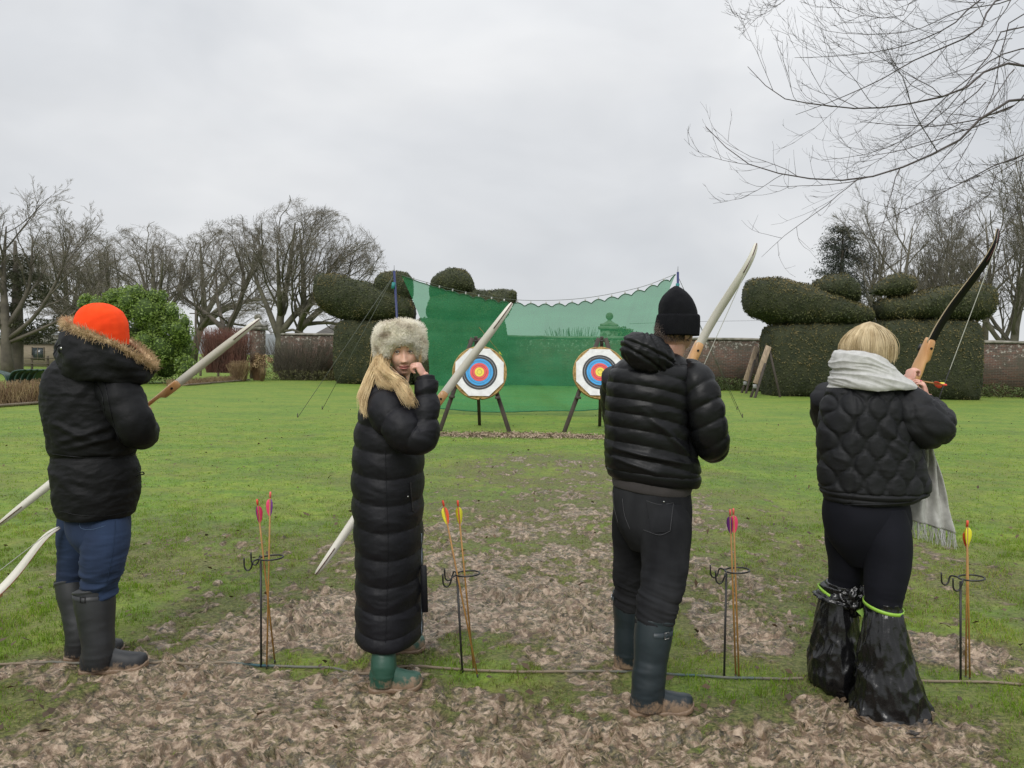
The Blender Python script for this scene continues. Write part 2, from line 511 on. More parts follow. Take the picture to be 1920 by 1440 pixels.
def ground_h(x, y, mud=None):
    """relief of the lawn in metres"""
    shp = x.shape
    x, y = x.ravel(), y.ravel()
    m = mud_mask(x, y) if mud is None else mud.ravel()
    h = fbm(x * 0.5, y * 0.5, 4.0, 2) * 0.012
    near = (y > 1.5) & (y < 18) & (np.abs(x) < 8)
    i = np.where(near)[0]
    X, Y, mm = x[i], y[i], m[i]
    wx, wy = X + 0.06 * fbm(X * 5, Y * 5, 2.2, 2), Y + 0.06 * fbm(X * 5, Y * 5, 9.2, 2)
    r1 = ridged(wx * 4.0, wy * 5.2, 0.5, 2, 0.45)
    r2 = ridged(wx * 15 + 0.5 * r1, wy * 17, 3.5, 2, 0.55)
    churn = fbm(wx * 3.2, wy * 4.0, 5.5, 3, .5) * 0.027 + 0.025 * mud_ridge(X, Y) + np.sign(r2) * np.abs(r2) ** 1.3 * 0.0080 + fbm(X * 50, Y * 50, 1.0, 2, 0.6) * 0.0030
    st = np.zeros_like(X)
    for (px, py, a, s, dep) in prints:
        j = np.where((np.abs(X - px) < 0.26) & (np.abs(Y - py) < 0.26))[0]
        if not len(j): continue
        dx, dy = X[j] - px, Y[j] - py
        u_ = (dx * math.cos(a) + dy * math.sin(a)) / (0.145 * s); v_ = (-dx * math.sin(a) + dy * math.cos(a)) / (0.052 * s * (1.0 + 0.18 * u_))
        q = np.sqrt(u_ ** 2 + v_ ** 2)
        cut = 1 - sstep(0.75, 1.05, q)
        rim = np.exp(-((q - 1.22) / 0.2) ** 2) * (0.55 + 0.9 * pn(dx * 14 + px * 9, dy * 14, py))
        lug = (np.sin(u_ * 20) > 0) * 0.0035 * cut
        st[j] = st[j] * (1 - 0.75 * cut) + dep * (-0.036 * cut + 0.026 * rim) + lug
    h[i] += mm * (churn + st - 0.006) + (1 - mm) * fbm(X * 3, Y * 3, 6.0, 3) * 0.012
    for (p, q) in FEET:
        p, q = np.array(p), np.array(q); ab = q - p
        j = np.where((np.abs(x - p[0]) < .6) & (np.abs(y - p[1]) < .6))[0]
        if not len(j): continue
        t = np.clip(((x[j] - p[0]) * ab[0] + (y[j] - p[1]) * ab[1]) / (ab @ ab), 0, 1)
        dist = np.hypot(x[j] - p[0] - t * ab[0], y[j] - p[1] - t * ab[1])
        w = 1 - sstep(.045, .16, dist)
        berm = .030 * np.exp(-((dist - .075) / .022) ** 2) * np.clip(.7 + .9 * fbm(x[j] * 14, y[j] * 14, 71.0, 2), .1, 1.5)
        h[j] = h[j] * (1 - .85 * w) + berm
    return h.reshape(shp)

FEET += [(gr(*a)[:2], gr(*b)[:2]) for (a, b) in (((150, 1264), (277, 1253)), ((121, 1240), (232, 1226)), ((692, 1297), (790, 1291)), ((722, 1228), (796, 1219)), ((1182, 1341), (1298, 1334)), ((1152, 1260), (1240, 1250)), ((1625, 1356), (1720, 1356)), ((1545, 1284), (1610, 1282)))]
def axis_pts(segs):
    out = []
    for a, b, st in segs:
        out.append(np.arange(a, b, st))
    return np.concatenate(out + [[segs[-1][1]]])
gx = axis_pts([(-2.6, 2.6, 0.0130)])
ext = 2.6 + np.cumsum(0.0130 * 1.055 ** np.arange(1, 330)); ext = ext[ext < 900]
gx = np.concatenate([-ext[::-1], gx, ext])
gy = [2.0]
while gy[-1] < 1200:
    s_ = 0.0100 if gy[-1] < 3.4 else 0.0100 * (gy[-1] / 3.4) ** 1.75
    gy.append(gy[-1] + min(s_, 40))
gy = np.concatenate([[-60, -30, -12, -5, -2, 0, 1.0, 1.5], gy])
GX, GY = np.meshgrid(gx, gy)
MUD = np.zeros_like(GX)
sel = (GY > 1.2) & (GY < 20) & (np.abs(GX) < 8)
MUD[sel] = mud_mask(GX[sel], GY[sel])
WEAR = np.zeros_like(GX)
sel2 = (GY > 1.2) & (GY < 30) & (np.abs(GX) < 14)
WEAR[sel2] = np.clip(.50 * np.exp(-(GY[sel2] / 15) ** 2) + mud_density(GX[sel2], GY[sel2]) * 1.1 + fbm(GX[sel2] * 1.2, GY[sel2] * 1.2, 61.0, 4, .6) * .35 + fbm(GX[sel2] * 9, GY[sel2] * 9, 63.0, 2, .6) * .18, 0, 1)
GZ = ground_h(GX, GY, MUD)
CREST_SHEEN = np.zeros_like(GX); CREST_SHEEN[sel] = mud_ridge(GX[sel], GY[sel])
GV = np.stack([GX, GY, GZ], -1).reshape(-1, 3)
def lookup(A, x, y):
    i = np.clip(np.searchsorted(gx, x) - 1, 0, len(gx) - 2); j = np.clip(np.searchsorted(gy, y) - 1, 0, len(gy) - 2)
    fx = np.clip((x - gx[i]) / (gx[i + 1] - gx[i]), 0, 1); fy = np.clip((y - gy[j]) / (gy[j + 1] - gy[j]), 0, 1)
    return (A[j, i] * (1 - fx) + A[j, i + 1] * fx) * (1 - fy) + (A[j + 1, i] * (1 - fx) + A[j + 1, i + 1] * fx) * fy
def gz(x, y):
    return lookup(GZ, np.atleast_1d(np.asarray(x, float)), np.atleast_1d(np.asarray(y, float)))
def ground_mat():
    m = bpy.data.materials.new('lawn_and_mud'); m.use_nodes = True
    N, L = nt(m); b = N['Principled BSDF']
    g = N.new('ShaderNodeNewGeometry')
    at_ = N.new('ShaderNodeAttribute'); at_.attribute_name = 'mud'
    def noise(s, d=5, ro=0.55, st=None, dis=0.0):
        n = N.new('ShaderNodeTexNoise'); n.inputs['Scale'].default_value = s; n.inputs['Detail'].default_value = d; n.inputs['Roughness'].default_value = ro
        n.inputs['Distortion'].default_value = dis
        if st:
            mp = N.new('ShaderNodeMapping'); mp.inputs['Scale'].default_value = st
            L.new(g.outputs['Position'], mp.inputs[0]); L.new(mp.outputs[0], n.inputs['Vector'])
        else: L.new(g.outputs['Position'], n.inputs['Vector'])
        return n.outputs['Fac']
    def ramp(f, pts):
        r = N.new('ShaderNodeValToRGB'); e = r.color_ramp.elements
        while len(e) < len(pts): e.new(0.5)
        for q, (p, c) in zip(e, pts): q.position = p; q.color = (*c, 1)
        L.new(f, r.inputs[0]); return r.outputs[0]
    def mix(f, a, c):
        x = N.new('ShaderNodeMix'); x.data_type = 'RGBA'
        if isinstance(f, float): x.inputs[0].default_value = f
        else: L.new(f, x.inputs[0])
        L.new(a, x.inputs[6]); L.new(c, x.inputs[7]); return x.outputs[2]
    def mr(f, a, c, lo=0.0, hi=1.0):
        x = N.new('ShaderNodeMapRange'); x.inputs[1].default_value = a; x.inputs[2].default_value = c; x.inputs[3].default_value = lo; x.inputs[4].default_value = hi
        L.new(f, x.inputs[0]); return x.outputs[0]
    lawn = ramp(noise(0.42, 5, 0.6, (1.0, 1.6, 1)), [(0.36, (0.045, 0.140, 0.006)), (0.46, (0.108, 0.220, 0.009)), (0.54, (0.235, 0.270, 0.024)), (0.63, (0.075, 0.190, 0.008))])
    tuft = ramp(noise(6.0, 7, 0.72), [(0.39, (0.035, 0.070, 0.007)), (0.50, (0.135, 0.225, 0.016)), (0.61, (0.265, 0.285, 0.042))])
    grass = mix(0.5, lawn, tuft)
    fine = ramp(noise(34.0, 7, 0.78), [(0.42, (0.020, 0.036, 0.004)), (0.56, (0.165, 0.255, 0.018))])
    grass = mix(0.42, grass, fine)
    thatch = ramp(noise(38.0, 6, 0.75, (1.0, 1.4, 1), 0.4), [(0.40, (0.022, 0.018, 0.008)), (0.5, (0.080, 0.066, 0.027)), (0.62, (0.200, 0.165, 0.080))])
    mudc = ramp(noise(13.0, 7, 0.70, (1, 1.4, 1), 0.8), [(0.40, (0.085, 0.054, 0.032)), (0.5, (0.195, 0.132, 0.083)), (0.60, (0.375, 0.280, 0.197))])
    sel_ = mr(noise(12.0, 8, 0.74, (1, 1.35, 1), 1.1), 0.455, 0.535, 0.0, 1.0)
    scr = mr(noise(15.0, 6, 0.66, (1, 1.7, 1), 1.3), 0.54, 0.62, 0.0, 0.75)
    cl_ = N.new('ShaderNodeAttribute'); cl_.attribute_name = 'clay_sheen'
    clay_sheen = ramp(noise(16.0, 5, 0.6), [(0.3, (0.36, 0.265, 0.185)), (0.7, (0.56, 0.44, 0.325))])
    dirt = mix(mr(cl_.outputs['Fac'], 0.35, 0.8), mix(scr, mix(sel_, thatch, mudc), clay_sheen), clay_sheen)  # pale ridge crests have gloss light put into the colour; scattered scraps are clay
    # the worn zone: thatch round its edge, mud inside it
    edge = mr(at_.outputs['Fac'], 0.0, 0.5)
    inner = mr(at_.outputs['Fac'], 0.30, 0.90)
    we_ = N.new('ShaderNodeAttribute'); we_.attribute_name = 'wear'
    grass = mix(mr(we_.outputs['Fac'], 0.20, 0.90, 0.0, 0.70), grass, thatch)
    c1 = mix(edge, grass, thatch); c2 = mix(inner, c1, dirt)
    L.new(c2, b.inputs['Base Color'])
    ro = mr(noise(5.0, 5, 0.6), 0.38, 0.62, 0.22, 0.52)
    x = N.new('ShaderNodeMix'); x.data_type = 'FLOAT'; L.new(inner, x.inputs[0]); x.inputs[2].default_value = 0.85; L.new(ro, x.inputs[3])
    L.new(x.outputs[0], b.inputs['Roughness'])
    b.inputs['Specular IOR Level'].default_value = 0.5
    bp = N.new('ShaderNodeBump'); bp.inputs['Strength'].default_value = 1.0; bp.inputs['Distance'].default_value = 0.010
    L.new(noise(30.0, 8, 0.62, (1, 1.3, 1), 0.7), bp.inputs['Height']); L.new(bp.outputs[0], b.inputs['Normal'])
    return m
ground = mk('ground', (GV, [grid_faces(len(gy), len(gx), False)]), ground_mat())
ground['kind'] = 'structure'
a_ = ground.data.attributes.new('mud', 'FLOAT', 'POINT'); a_.data.foreach_set('value', MUD.ravel().astype(np.float32))
a_ = ground.data.attributes.new('wear', 'FLOAT', 'POINT'); a_.data.foreach_set('value', WEAR.ravel().astype(np.float32))
a_ = ground.data.attributes.new('clay_sheen', 'FLOAT', 'POINT'); a_.data.foreach_set('value', CREST_SHEEN.ravel().astype(np.float32))

# grass blades standing on the turf, thinner where it is worn
def blade_mat():
    m = bpy.data.materials.new('grass_blades'); m.use_nodes = True
    N, L = nt(m); b = N['Principled BSDF']
    a = N.new('ShaderNodeAttribute'); a.attribute_name = 'tone'
    r = N.new('ShaderNodeValToRGB'); e = r.color_ramp.elements
    pts = [(0.0, (0.105, 0.076, 0.038)), (0.12, (0.240, 0.195, 0.100)), (0.24, (0.150, 0.160, 0.034)), (0.55, (0.145, 0.265, 0.016)), (0.82, (0.220, 0.340, 0.025)), (1.0, (0.360, 0.350, 0.090))]
    while len(e) < len(pts): e.new(0.5)
    for q, (p, c) in zip(e, pts): q.position = p; q.color = (*c, 1)
    L.new(a.outputs['Fac'], r.inputs[0]); L.new(r.outputs[0], b.inputs['Base Color'])
    b.inputs['Roughness'].default_value = 0.6; b.inputs['Specular IOR Level'].default_value = 0.3
    t = N.new('ShaderNodeBsdfTranslucent'); L.new(r.outputs[0], t.inputs[0])
    ms = N.new('ShaderNodeMixShader'); ms.inputs[0].default_value = 0.45
    L.new(b.outputs[0], ms.inputs[1]); L.new(t.outputs[0], ms.inputs[2]); L.new(ms.outputs[0], N['Material Output'].inputs['Surface'])
    return m
def blades(n, y0, y1, hmin, hmax, wid, pw, rng, flatmud):
    y = (y0 ** pw + rng.rand(n) * (y1 ** pw - y0 ** pw)) ** (1 / pw)
    x = rng.uniform(-1, 1, n) * (0.72 * y + 0.5)
    m = lookup(MUD, x, y)
    dn = mud_density(x, y)
    clump = fbm(x * 5, y * 5, 3.3, 2, 0.6) * .8 + fbm(x * 16, y * 16, 9.3, 2, 0.6) * .5
    p = np.clip(0.55 + clump * 1.1, 0.03, 1) * (1 - m) ** 1.5 * (1 - sstep(0.55, 1.0, (y - y0) / (y1 - y0))) * np.clip((y - y0 * 0.55) / (y0 * 0.9), 0, 1) + m * flatmud * np.clip(0.5 + 1.2 * fbm(x * 9, y * 9, 8.8, 2), 0, 1)
    k = rng.rand(n) < p
    x, y, m, dn, clump = x[k], y[k], m[k], dn[k], clump[k]
    n = len(x)
    z = gz(x, y)
    worn = np.clip(m + 0.55 * sstep(0.15, 0.5, dn), 0, 1)
    h = rng.uniform(hmin, hmax, n) * (1 + 0.8 * np.clip(clump, -0.6, 1)) * (1 - 0.55 * worn)
    az = rng.uniform(0, 6.283, n); lean = rng.uniform(0.15, 1.1, n) + 4.0 * m * rng.rand(n) + 1.2 * worn * rng.rand(n)
    d = np.stack([np.cos(az), np.sin(az)], 1)
    w = wid * rng.uniform(0.7, 1.3, n)
    wz = rng.uniform(0, 6.283, n); wd = np.stack([np.cos(wz), np.sin(wz), np.zeros(n)], 1) * w[:, None]
    b0 = np.stack([x, y, z - 0.004], 1)
    up = 1 / np.sqrt(1 + lean ** 2)
    mid = b0 + np.stack([d[:, 0] * lean * up * h * 0.35, d[:, 1] * lean * up * h * 0.35, up * h * 0.62], 1)
    tip = b0 + np.stack([d[:, 0] * lean * up * h * 1.05, d[:, 1] * lean * up * h * 1.05, np.maximum(up * h * 0.95, 0.01)], 1)
    V = np.stack([b0 - wd, b0 + wd, mid + wd * 0.75, mid - wd * 0.75, tip], 1).reshape(-1, 3)
    i = np.arange(n)[:, None] * 5
    tone = np.clip(0.60 + 0.34 * fbm(x * 0.9, y * 0.9, 5.5, 3) + rng.normal(size=n) * 0.14 + clump * 0.10, 0.24, 1)
    dead = rng.rand(n) < (0.10 + 0.72 * worn)
    tone = np.where(dead, rng.uniform(0, 0.22, n), tone)
    return V, np.concatenate([i + np.array([0, 1, 2, 3])]), np.concatenate([i + np.array([3, 2, 4])]), np.repeat(tone, 5)
rb = np.random.RandomState(5)
parts_, tones_ = [], []
for args in ((400000, 2.2, 8.5, 0.012, 0.040, 0.0018, 1.5, rb, 0.40), (190000, 4.6, 20.0, 0.010, 0.026, 0.0036, 1.5, rb, 0.3)):
    V_, q_, t_, tn_ = blades(*args)
    parts_.append((V_, [q_, t_])); tones_.append(tn_)
grass_o = mk('grass', cat(*parts_), blade_mat(), smooth=False)
a_ = grass_o.data.attributes.new('tone', 'FLOAT', 'POINT'); a_.data.foreach_set('value', np.concatenate(tones_).astype(np.float32))
tag(grass_o, 'short winter grass of the lawn, worn away in muddy patches', 'grass', kind='stuff')
del parts_, tones_

# fallen leaves and flecks of straw on the lawn
rl = np.random.RandomState(21)
n_ = 1500
ly = 3 + 22 * rl.rand(n_) ** 1.3; lx = rl.uniform(-1, 1, n_) * 0.75 * ly
lz = gz(lx, ly) + 0.03
Vl, Fl = leaves(np.stack([lx, ly, lz], 1), np.tile([0, 0, 1.0], (n_, 1)), 0.045, rl, 0.6, 0, 0.35)
lf = mk('leaf_litter', (Vl, Fl), M('dead_leaf', (0.13, 0.08, 0.04), 0.7, (0.05, 0.035, 0.022), 3.0, trans=0.1), smooth=False)
tag(lf, 'brown dead leaves scattered thinly over the lawn', 'leaves', kind='stuff')
n_ = 4200
sx = rl.normal(0.3, 1.15, n_); sy = 14.75 + rl.normal(size=n_) * 0.24
k_ = (sx > -1.9) & (sx < 2.6); sx, sy = sx[k_], sy[k_]
Vl, Fl = leaves(np.stack([sx, sy, gz(sx, sy) + 0.02], 1), np.tile([0, 0, 1.0], (len(sx), 1)), 0.07, rl, 0.22, 0, 0.4)
st_ = mk('straw_litter', (Vl, Fl), M('straw_bits', (0.46, 0.36, 0.25), 0.8, (0.22, 0.165, 0.11), 5.0), smooth=False)
tag(st_, 'pale broken straw strewn on the worn strip before the targets', 'straw', kind='stuff')
# ------------------------------------------------------------------ background: wall, piers, hedges, trees
bark = M('bark', (0.125, 0.108, 0.084), 0.85, (0.070, 0.060, 0.047), 2.0, bump=0.6, bscale=8, bdist=0.03)
bark_green = M('bark_green', (0.125, 0.116, 0.080), 0.85, (0.070, 0.063, 0.046), 1.2, bump=0.6, bscale=8, bdist=0.03)
twig_m = M('twig', (0.220, 0.195, 0.155), 0.85, (0.155, 0.136, 0.108), 2.0)
branch_near = M('bark_near', (0.075, 0.058, 0.055), 0.7, (0.045, 0.036, 0.036), 9.0, bump=0.4, bscale=60, bdist=0.003)

def brick_mat():
    m = bpy.data.materials.new('old_brick'); m.use_nodes = True
    N, L = nt(m); b = N['Principled BSDF']
    tc = N.new('ShaderNodeTexCoord')
    sp = N.new('ShaderNodeSeparateXYZ'); L.new(tc.outputs['Object'], sp.inputs[0])
    cb = N.new('ShaderNodeCombineXYZ'); L.new(sp.outputs['X'], cb.inputs[0]); L.new(sp.outputs['Z'], cb.inputs[1])
    br = N.new('ShaderNodeTexBrick'); L.new(cb.outputs[0], br.inputs['Vector'])
    br.inputs['Scale'].default_value = 1.0; br.inputs['Brick Width'].default_value = 0.23; br.inputs['Row Height'].default_value = 0.077
    br.inputs['Mortar Size'].default_value = 0.008; br.inputs['Bias'].default_value = -0.1
    br.inputs['Color1'].default_value = (0.135, 0.068, 0.046, 1); br.inputs['Color2'].default_value = (0.062, 0.042, 0.033, 1); br.inputs['Mortar'].default_value = (0.16, 0.145, 0.12, 1)
    n = N.new('ShaderNodeTexNoise'); n.inputs['Scale'].default_value = 1.6; n.inputs['Detail'].default_value = 8; n.inputs['Roughness'].default_value = 0.65
    L.new(tc.outputs['Object'], n.inputs['Vector'])
    r = N.new('ShaderNodeMapRange'); r.inputs[1].default_value = 0.42; r.inputs[2].default_value = 0.68; L.new(n.outputs['Fac'], r.inputs[0])
    x = N.new('ShaderNodeMix'); x.data_type = 'RGBA'; L.new(r.outputs[0], x.inputs[0]); L.new(br.outputs['Color'], x.inputs[6]); x.inputs[7].default_value = (0.060, 0.058, 0.040, 1)
    # pale lichen flecks, thicker near the top
    n2 = N.new('ShaderNodeTexNoise'); n2.inputs['Scale'].default_value = 5.5; n2.inputs['Detail'].default_value = 5; n2.inputs['Roughness'].default_value = 0.7
    L.new(tc.outputs['Object'], n2.inputs['Vector'])
    zz = N.new('ShaderNodeMapRange'); zz.inputs[1].default_value = 0.8; zz.inputs[2].default_value = 2.6; zz.inputs[3].default_value = -0.09; zz.inputs[4].default_value = 0.08; L.new(sp.outputs['Z'], zz.inputs[0])
    ad = N.new('ShaderNodeMath'); ad.operation = 'ADD'; L.new(n2.outputs['Fac'], ad.inputs[0]); L.new(zz.outputs[0], ad.inputs[1])
    r2 = N.new('ShaderNodeMapRange'); r2.inputs[1].default_value = 0.585; r2.inputs[2].default_value = 0.66; L.new(ad.outputs[0], r2.inputs[0])
    x2 = N.new('ShaderNodeMix'); x2.data_type = 'RGBA'; L.new(r2.outputs[0], x2.inputs[0]); L.new(x.outputs[2], x2.inputs[6]); x2.inputs[7].default_value = (0.33, 0.32, 0.27, 1)
    L.new(x2.outputs[2], b.inputs['Base Color']); b.inputs['Roughness'].default_value = 0.9
    bp = N.new('ShaderNodeBump'); bp.inputs['Strength'].default_value = 0.6; bp.inputs['Distance'].default_value = 0.01; L.new(br.outputs['Fac'], bp.inputs['Height']); bp.invert = True
    L.new(bp.outputs[0], b.inputs['Normal'])
    return m
brick_m = brick_mat()
stone_m = M('coping_stone', (0.27, 0.255, 0.215), 0.9, (0.14, 0.13, 0.10), 3.0, bump=0.5, bscale=20, bdist=0.01, col3=(0.09, 0.09, 0.06), scale3=1.5)
WA = at(520, 712, 43.6); WA[2] = 0
WB = at(2140, 745, 34.6); WB[2] = 0
wdir = unit(WB - WA); wlen = np.linalg.norm(WB - WA); wyaw = math.atan2(wdir[1], wdir[0])
def wall_pt(s, off=0.0):
    return WA + wdir * s + np.array([-wdir[1], wdir[0], 0]) * off
def make_wall(name, s0, s1, h, label):
    o = empty(name, wall_pt((s0 + s1) / 2)); o.rotation_euler[2] = wyaw
    L_ = s1 - s0
    n = int(L_ / 0.5)
    xs = np.linspace(-L_ / 2, L_ / 2, n)
    def part(nm, z0, z1, th, m, wob):
        V = []
        for x in xs:
            dz = wob * float(pn(x * 0.7, 3.0)); dy = 0.02 * float(pn(x * 0.3, 8.0))
            V += [[x, -th / 2 + dy, z0], [x, th / 2 + dy, z0], [x, th / 2 + dy, z1 + dz], [x, dy, z1 + dz + (0.05 if wob else 0)], [x, -th / 2 + dy, z1 + dz]]
        F = [grid_faces(n, 5)]
        me = mesh_np(nm, np.array(V), F); me.materials.append(m)
        p = bpy.data.objects.new(nm, me); COL.objects.link(p); p.parent = o
    part('brickwork', -0.1, h - 0.08, 0.36, brick_m, 0.0)
    part('coping', h - 0.077, h, 0.46, stone_m, 0.04)
    tag(o, label, 'wall')
make_wall('garden_wall', 0.3, wlen, 2.55, 'long old brick garden wall with pale coping across the back of the lawn')
def pier(name, p, w, h, label):
    o = empty(name, p); o.rotation_euler[2] = wyaw
    def add(nm, VF, m, sm=False):
        me = mesh_np(nm, *VF); me.materials.append(m)
        if sm: me.polygons.foreach_set('use_smooth', np.ones(len(me.polygons), bool))
        q = bpy.data.objects.new(nm, me); COL.objects.link(q); q.parent = o
    add('shaft', box((0, 0, h / 2 - 0.1), (w, w, h + 0.2)), brick_m)
    add('cap', cat(box((0, 0, h + 0.10), (w + 0.22, w + 0.22, 0.16), None, 0.03), box((0, 0, h + 0.25), (w + 0.05, w + 0.05, 0.14), None, 0.04), loft([(0, 0, h + 0.31, w * 0.45, w * 0.45), (0, 0, h + 0.48, 0.12, 0.12), (0, 0, h + 0.56, 0.10, 0.10)], 10, 20)), stone_m)
    add('ball_finial', ell((0, 0, h + 0.72), (0.2, 0.2, 0.2)), stone_m, True)
    tag(o, label, 'pier')
p_ = at(483, 710, 43.5); p_[2] = 0
pier('gate_pier', p_, 0.62, 2.72, 'brick gate pier with stone ball at the left end of the wall')
p_ = at(1140, 725, 40.3); p_[2] = 0
pier('gate_pier', p_, 0.85, 2.95, 'brick gate pier with stone ball seen through the green net')

# ---- branching trees
def levels(rng, P, Rr, nch, t0, t1, ang, asd, lf, N, wander, up, rf, rmin, jit=0.3, cen=None):
    B = len(P); n = P.shape[1]
    idx = np.repeat(np.arange(B), nch); m = len(idx)
    t = t0 + (t1 - t0) * ((np.tile(np.arange(nch), B) + rng.rand(m)) / nch)
    f = t * (n - 1); i = np.minimum(f.astype(int), n - 2); w = (f - i)[:, None]
    p0 = P[idx, i] * (1 - w) + P[idx, i + 1] * w
    T = unit(P[idx, i + 1] - P[idx, i])
    r0 = Rr[idx, i] * (1 - w[:, 0]) + Rr[idx, i + 1] * w[:, 0]
    plen = np.linalg.norm(np.diff(P, axis=1), axis=2).sum(1)[idx]
    pr = rng.normal(size=(m, 3)); pr = unit(pr - T * (pr * T).sum(1, keepdims=True))
    a = np.abs(rng.normal(ang, asd, m))[:, None]
    d = unit(np.cos(a) * T + np.sin(a) * pr)
    ln = plen * lf * (1.15 - 0.55 * t) * rng.uniform(1 - jit, 1 + jit, m)
    out = np.zeros((m, N, 3)); out[:, 0] = p0
    for s in range(1, N):
        d = unit(d + rng.normal(size=(m, 3)) * wander + (np.array([0, 0, 1.0]) * up if cen is None else unit(out[:, s - 1] - np.array(cen)) * up))
        out[:, s] = out[:, s - 1] + d * (ln / (N - 1))[:, None]
    r = np.maximum(r0 * rf, rmin)
    rr = r[:, None] * np.linspace(1, 0.35, N)[None]
    return out, np.maximum(rr, rmin * 0.5)
def tree_mesh(seed, trunks, spec, rmin, cen=None, env=None):
    """trunks: list of key rows (x,y,z,r); spec: list of level args. returns wood, twigs"""
    rng = np.random.RandomState(seed)
    P = np.stack([resample(t, 9) for t in trunks]); Rr = P[..., 3] * .82; P = P[..., :3]
    wood = [tubes(P, Rr, 9)]; tw = []
    for li, a in enumerate(spec):
        P, Rr = levels(rng, P, Rr, *a, rmin=rmin, cen=cen)
        if env is not None:
            c_, r_ = np.array(env[0], float), np.array(env[1], float)
            v_ = P - c_; q_ = np.linalg.norm(v_ / r_, axis=-1, keepdims=True)
            qn = np.where(q_ > .75, .75 + .25 * np.tanh((q_ - .75) / .25), q_)
            P = c_ + v_ * (qn / np.maximum(q_, 1e-6))
        k = 5 if li == 0 else (4 if li == 1 else 3)
        (wood if li < 2 else tw).append(tubes(P, Rr, k, caps=False))
    return cat(*wood), cat(*tw)
def put_tree(name, base, wood, tw, label, mw, mt, scale=1.0, rz=0.0, group=None, shared=None):
    o = empty(name, base); o.scale = (scale,) * 3 if np.isscalar(scale) else scale; o.rotation_euler[2] = rz
    for nm, VF, m, in (('trunk', wood, mw), ('crown', tw, mt)):
        if shared: me = shared[nm]
        else:
            me = mesh_np(nm, *VF); me.materials.append(m); me.polygons.foreach_set('use_smooth', np.ones(len(me.polygons), bool))
        q = bpy.data.objects.new(nm, me); COL.objects.link(q); q.parent = o
    tag(o, label, 'tree', group)
    return {c.name.split('.')[0]: c.data for c in o.children}
def base_at(u, Y):
    p = at(u, 700, Y); p[2] = 0.0
    return p
#                 n  t0   t1   ang  asd  lf   N  wander up    rf
oak_spec = [(11, .25, .99, .85, .25, .66, 9, .24, .16, .34), (8, .25, 1.0, .75, .25, .50, 7, .26, .14, .42), (6, .2, 1.0, .68, .25, .50, 3, .24, .12, .5), (4, .15, 1.0, .62, .3, .62, 2, .2, .1, .6)]
w_, t_ = tree_mesh(3, [[(0, 0, -.3, .48), (.1, 0, 2.4, .40), (0.1, 0.2, 4.5, .34), (.7, .2, 7.5, .22), (1.2, 0, 11.2, .07)], [(.05, 0, 2.8, .34), (1.4, .2, 4.6, .26), (3.4, .3, 6.4, .17), (5.2, .2, 7.6, .06)],
                       [(0.05, 0, 2.5, .30), (-1.0, .6, 4.8, .24), (-2.2, 1.0, 7.4, .14), (-3.0, 1.2, 9.6, .05)], [(0.1, .1, 4.3, .28), (.5, -1.6, 6.4, .2), (.6, -2.4, 9.0, .07)]], oak_spec, 0.0085, (0, 0, 3.5), ((2.0, 0, 6.6), (5.6, 5.2, 7.0)))
ms_oak = put_tree('oak_tree', base_at(522, 58), w_, t_, 'bare spreading oak, left of the two that share a broad crown behind the brick wall', bark_green, twig_m)
w_, t_ = tree_mesh(8, [[(0, 0, -.3, .46), (.35, 0, 2.2, .36), (.9, 0.1, 4.2, .33), (.8, .3, 7.4, .2), (.6, 0, 10.8, .06)], [(.6, 0, 3.2, .33), (2.4, .2, 4.9, .26), (4.9, .1, 6.0, .17), (7.0, .1, 5.9, .05)],
                       [(.9, 0, 4.2, .30), (2.2, .4, 6.8, .22), (3.6, .6, 9.0, .07)], [(.5, .1, 3.0, .26), (1.6, -1.8, 4.6, .18), (3.2, -2.6, 5.6, .06)], [(.8, .1, 3.6, .22), (2.6, 1.0, 3.8, .15), (5.4, 1.2, 3.4, .05)]], oak_spec, 0.0085, (0, 0, 3.5), ((2.2, 0, 6.2), (5.9, 5.2, 6.4)))
ms_oak2 = put_tree('oak_tree', base_at(545, 58), w_, t_, 'bare leaning oak with long low limbs reaching right over the topiary', bark_green, twig_m)
w_, t_ = tree_mesh(14, [[(0, 0, -.3, .42), (0, 0, 2.0, .36), (0, 0, 3.2, .33), (.9, .1, 5.0, .26), (1.3, .2, 7.6, .18), (.3, .2, 10.4, .06)], [(0, 0, 3.0, .28), (-1.6, .2, 4.4, .2), (-3.6, .3, 5.8, .12), (-4.6, .3, 7.0, .05)], [(-.1, 0, 3.0, .22), (-1.2, 1.2, 5.6, .15), (-1.5, 1.6, 8.6, .05)],
                        [(1.2, .1, 6.4, .2), (2.5, -.5, 8.6, .12), (3.2, -.8, 10.4, .05)]], oak_spec, 0.0085, (0, 0, 3.5), ((.1, 0, 6.6), (4.0, 4.0, 6.4)))
ms_oak3 = put_tree('oak_tree', base_at(425, 62), w_, t_, 'bare oak with a single dark trunk forking above the red hedge', bark, twig_m)
put_tree('oak_tree', base_at(300, 64), None, None, 'bare twiggy oak behind the laurel, its crown meeting the forked oak', bark_green, twig_m, (1.15, 1, .92), 2.4, None, ms_oak)
put_tree('oak_tree', base_at(250, 78), None, None, 'distant bare oak filling the gap above the laurel bush', bark_green, twig_m, (1.3, 1, 1.05), 1.2, None, ms_oak3)
put_tree('oak_tree', base_at(120, 70), None, None, 'distant bare oak seen through the limbs of the tall left tree', bark_green, twig_m, (1.2, 1, .98), 5.2, None, ms_oak)
put_tree('oak_tree', base_at(360, 82), None, None, 'farthest bare oak, a haze of twigs left of the forked oak', bark_green, twig_m, (1.3, 1, 1.2), .4, None, ms_oak2)
put_tree('oak_tree', base_at(215, 60), None, None, 'low bare oak with dense brown twigs left behind the laurel bush', bark_green, twig_m, (.95, 1, .82), 4.2, None, ms_oak2)
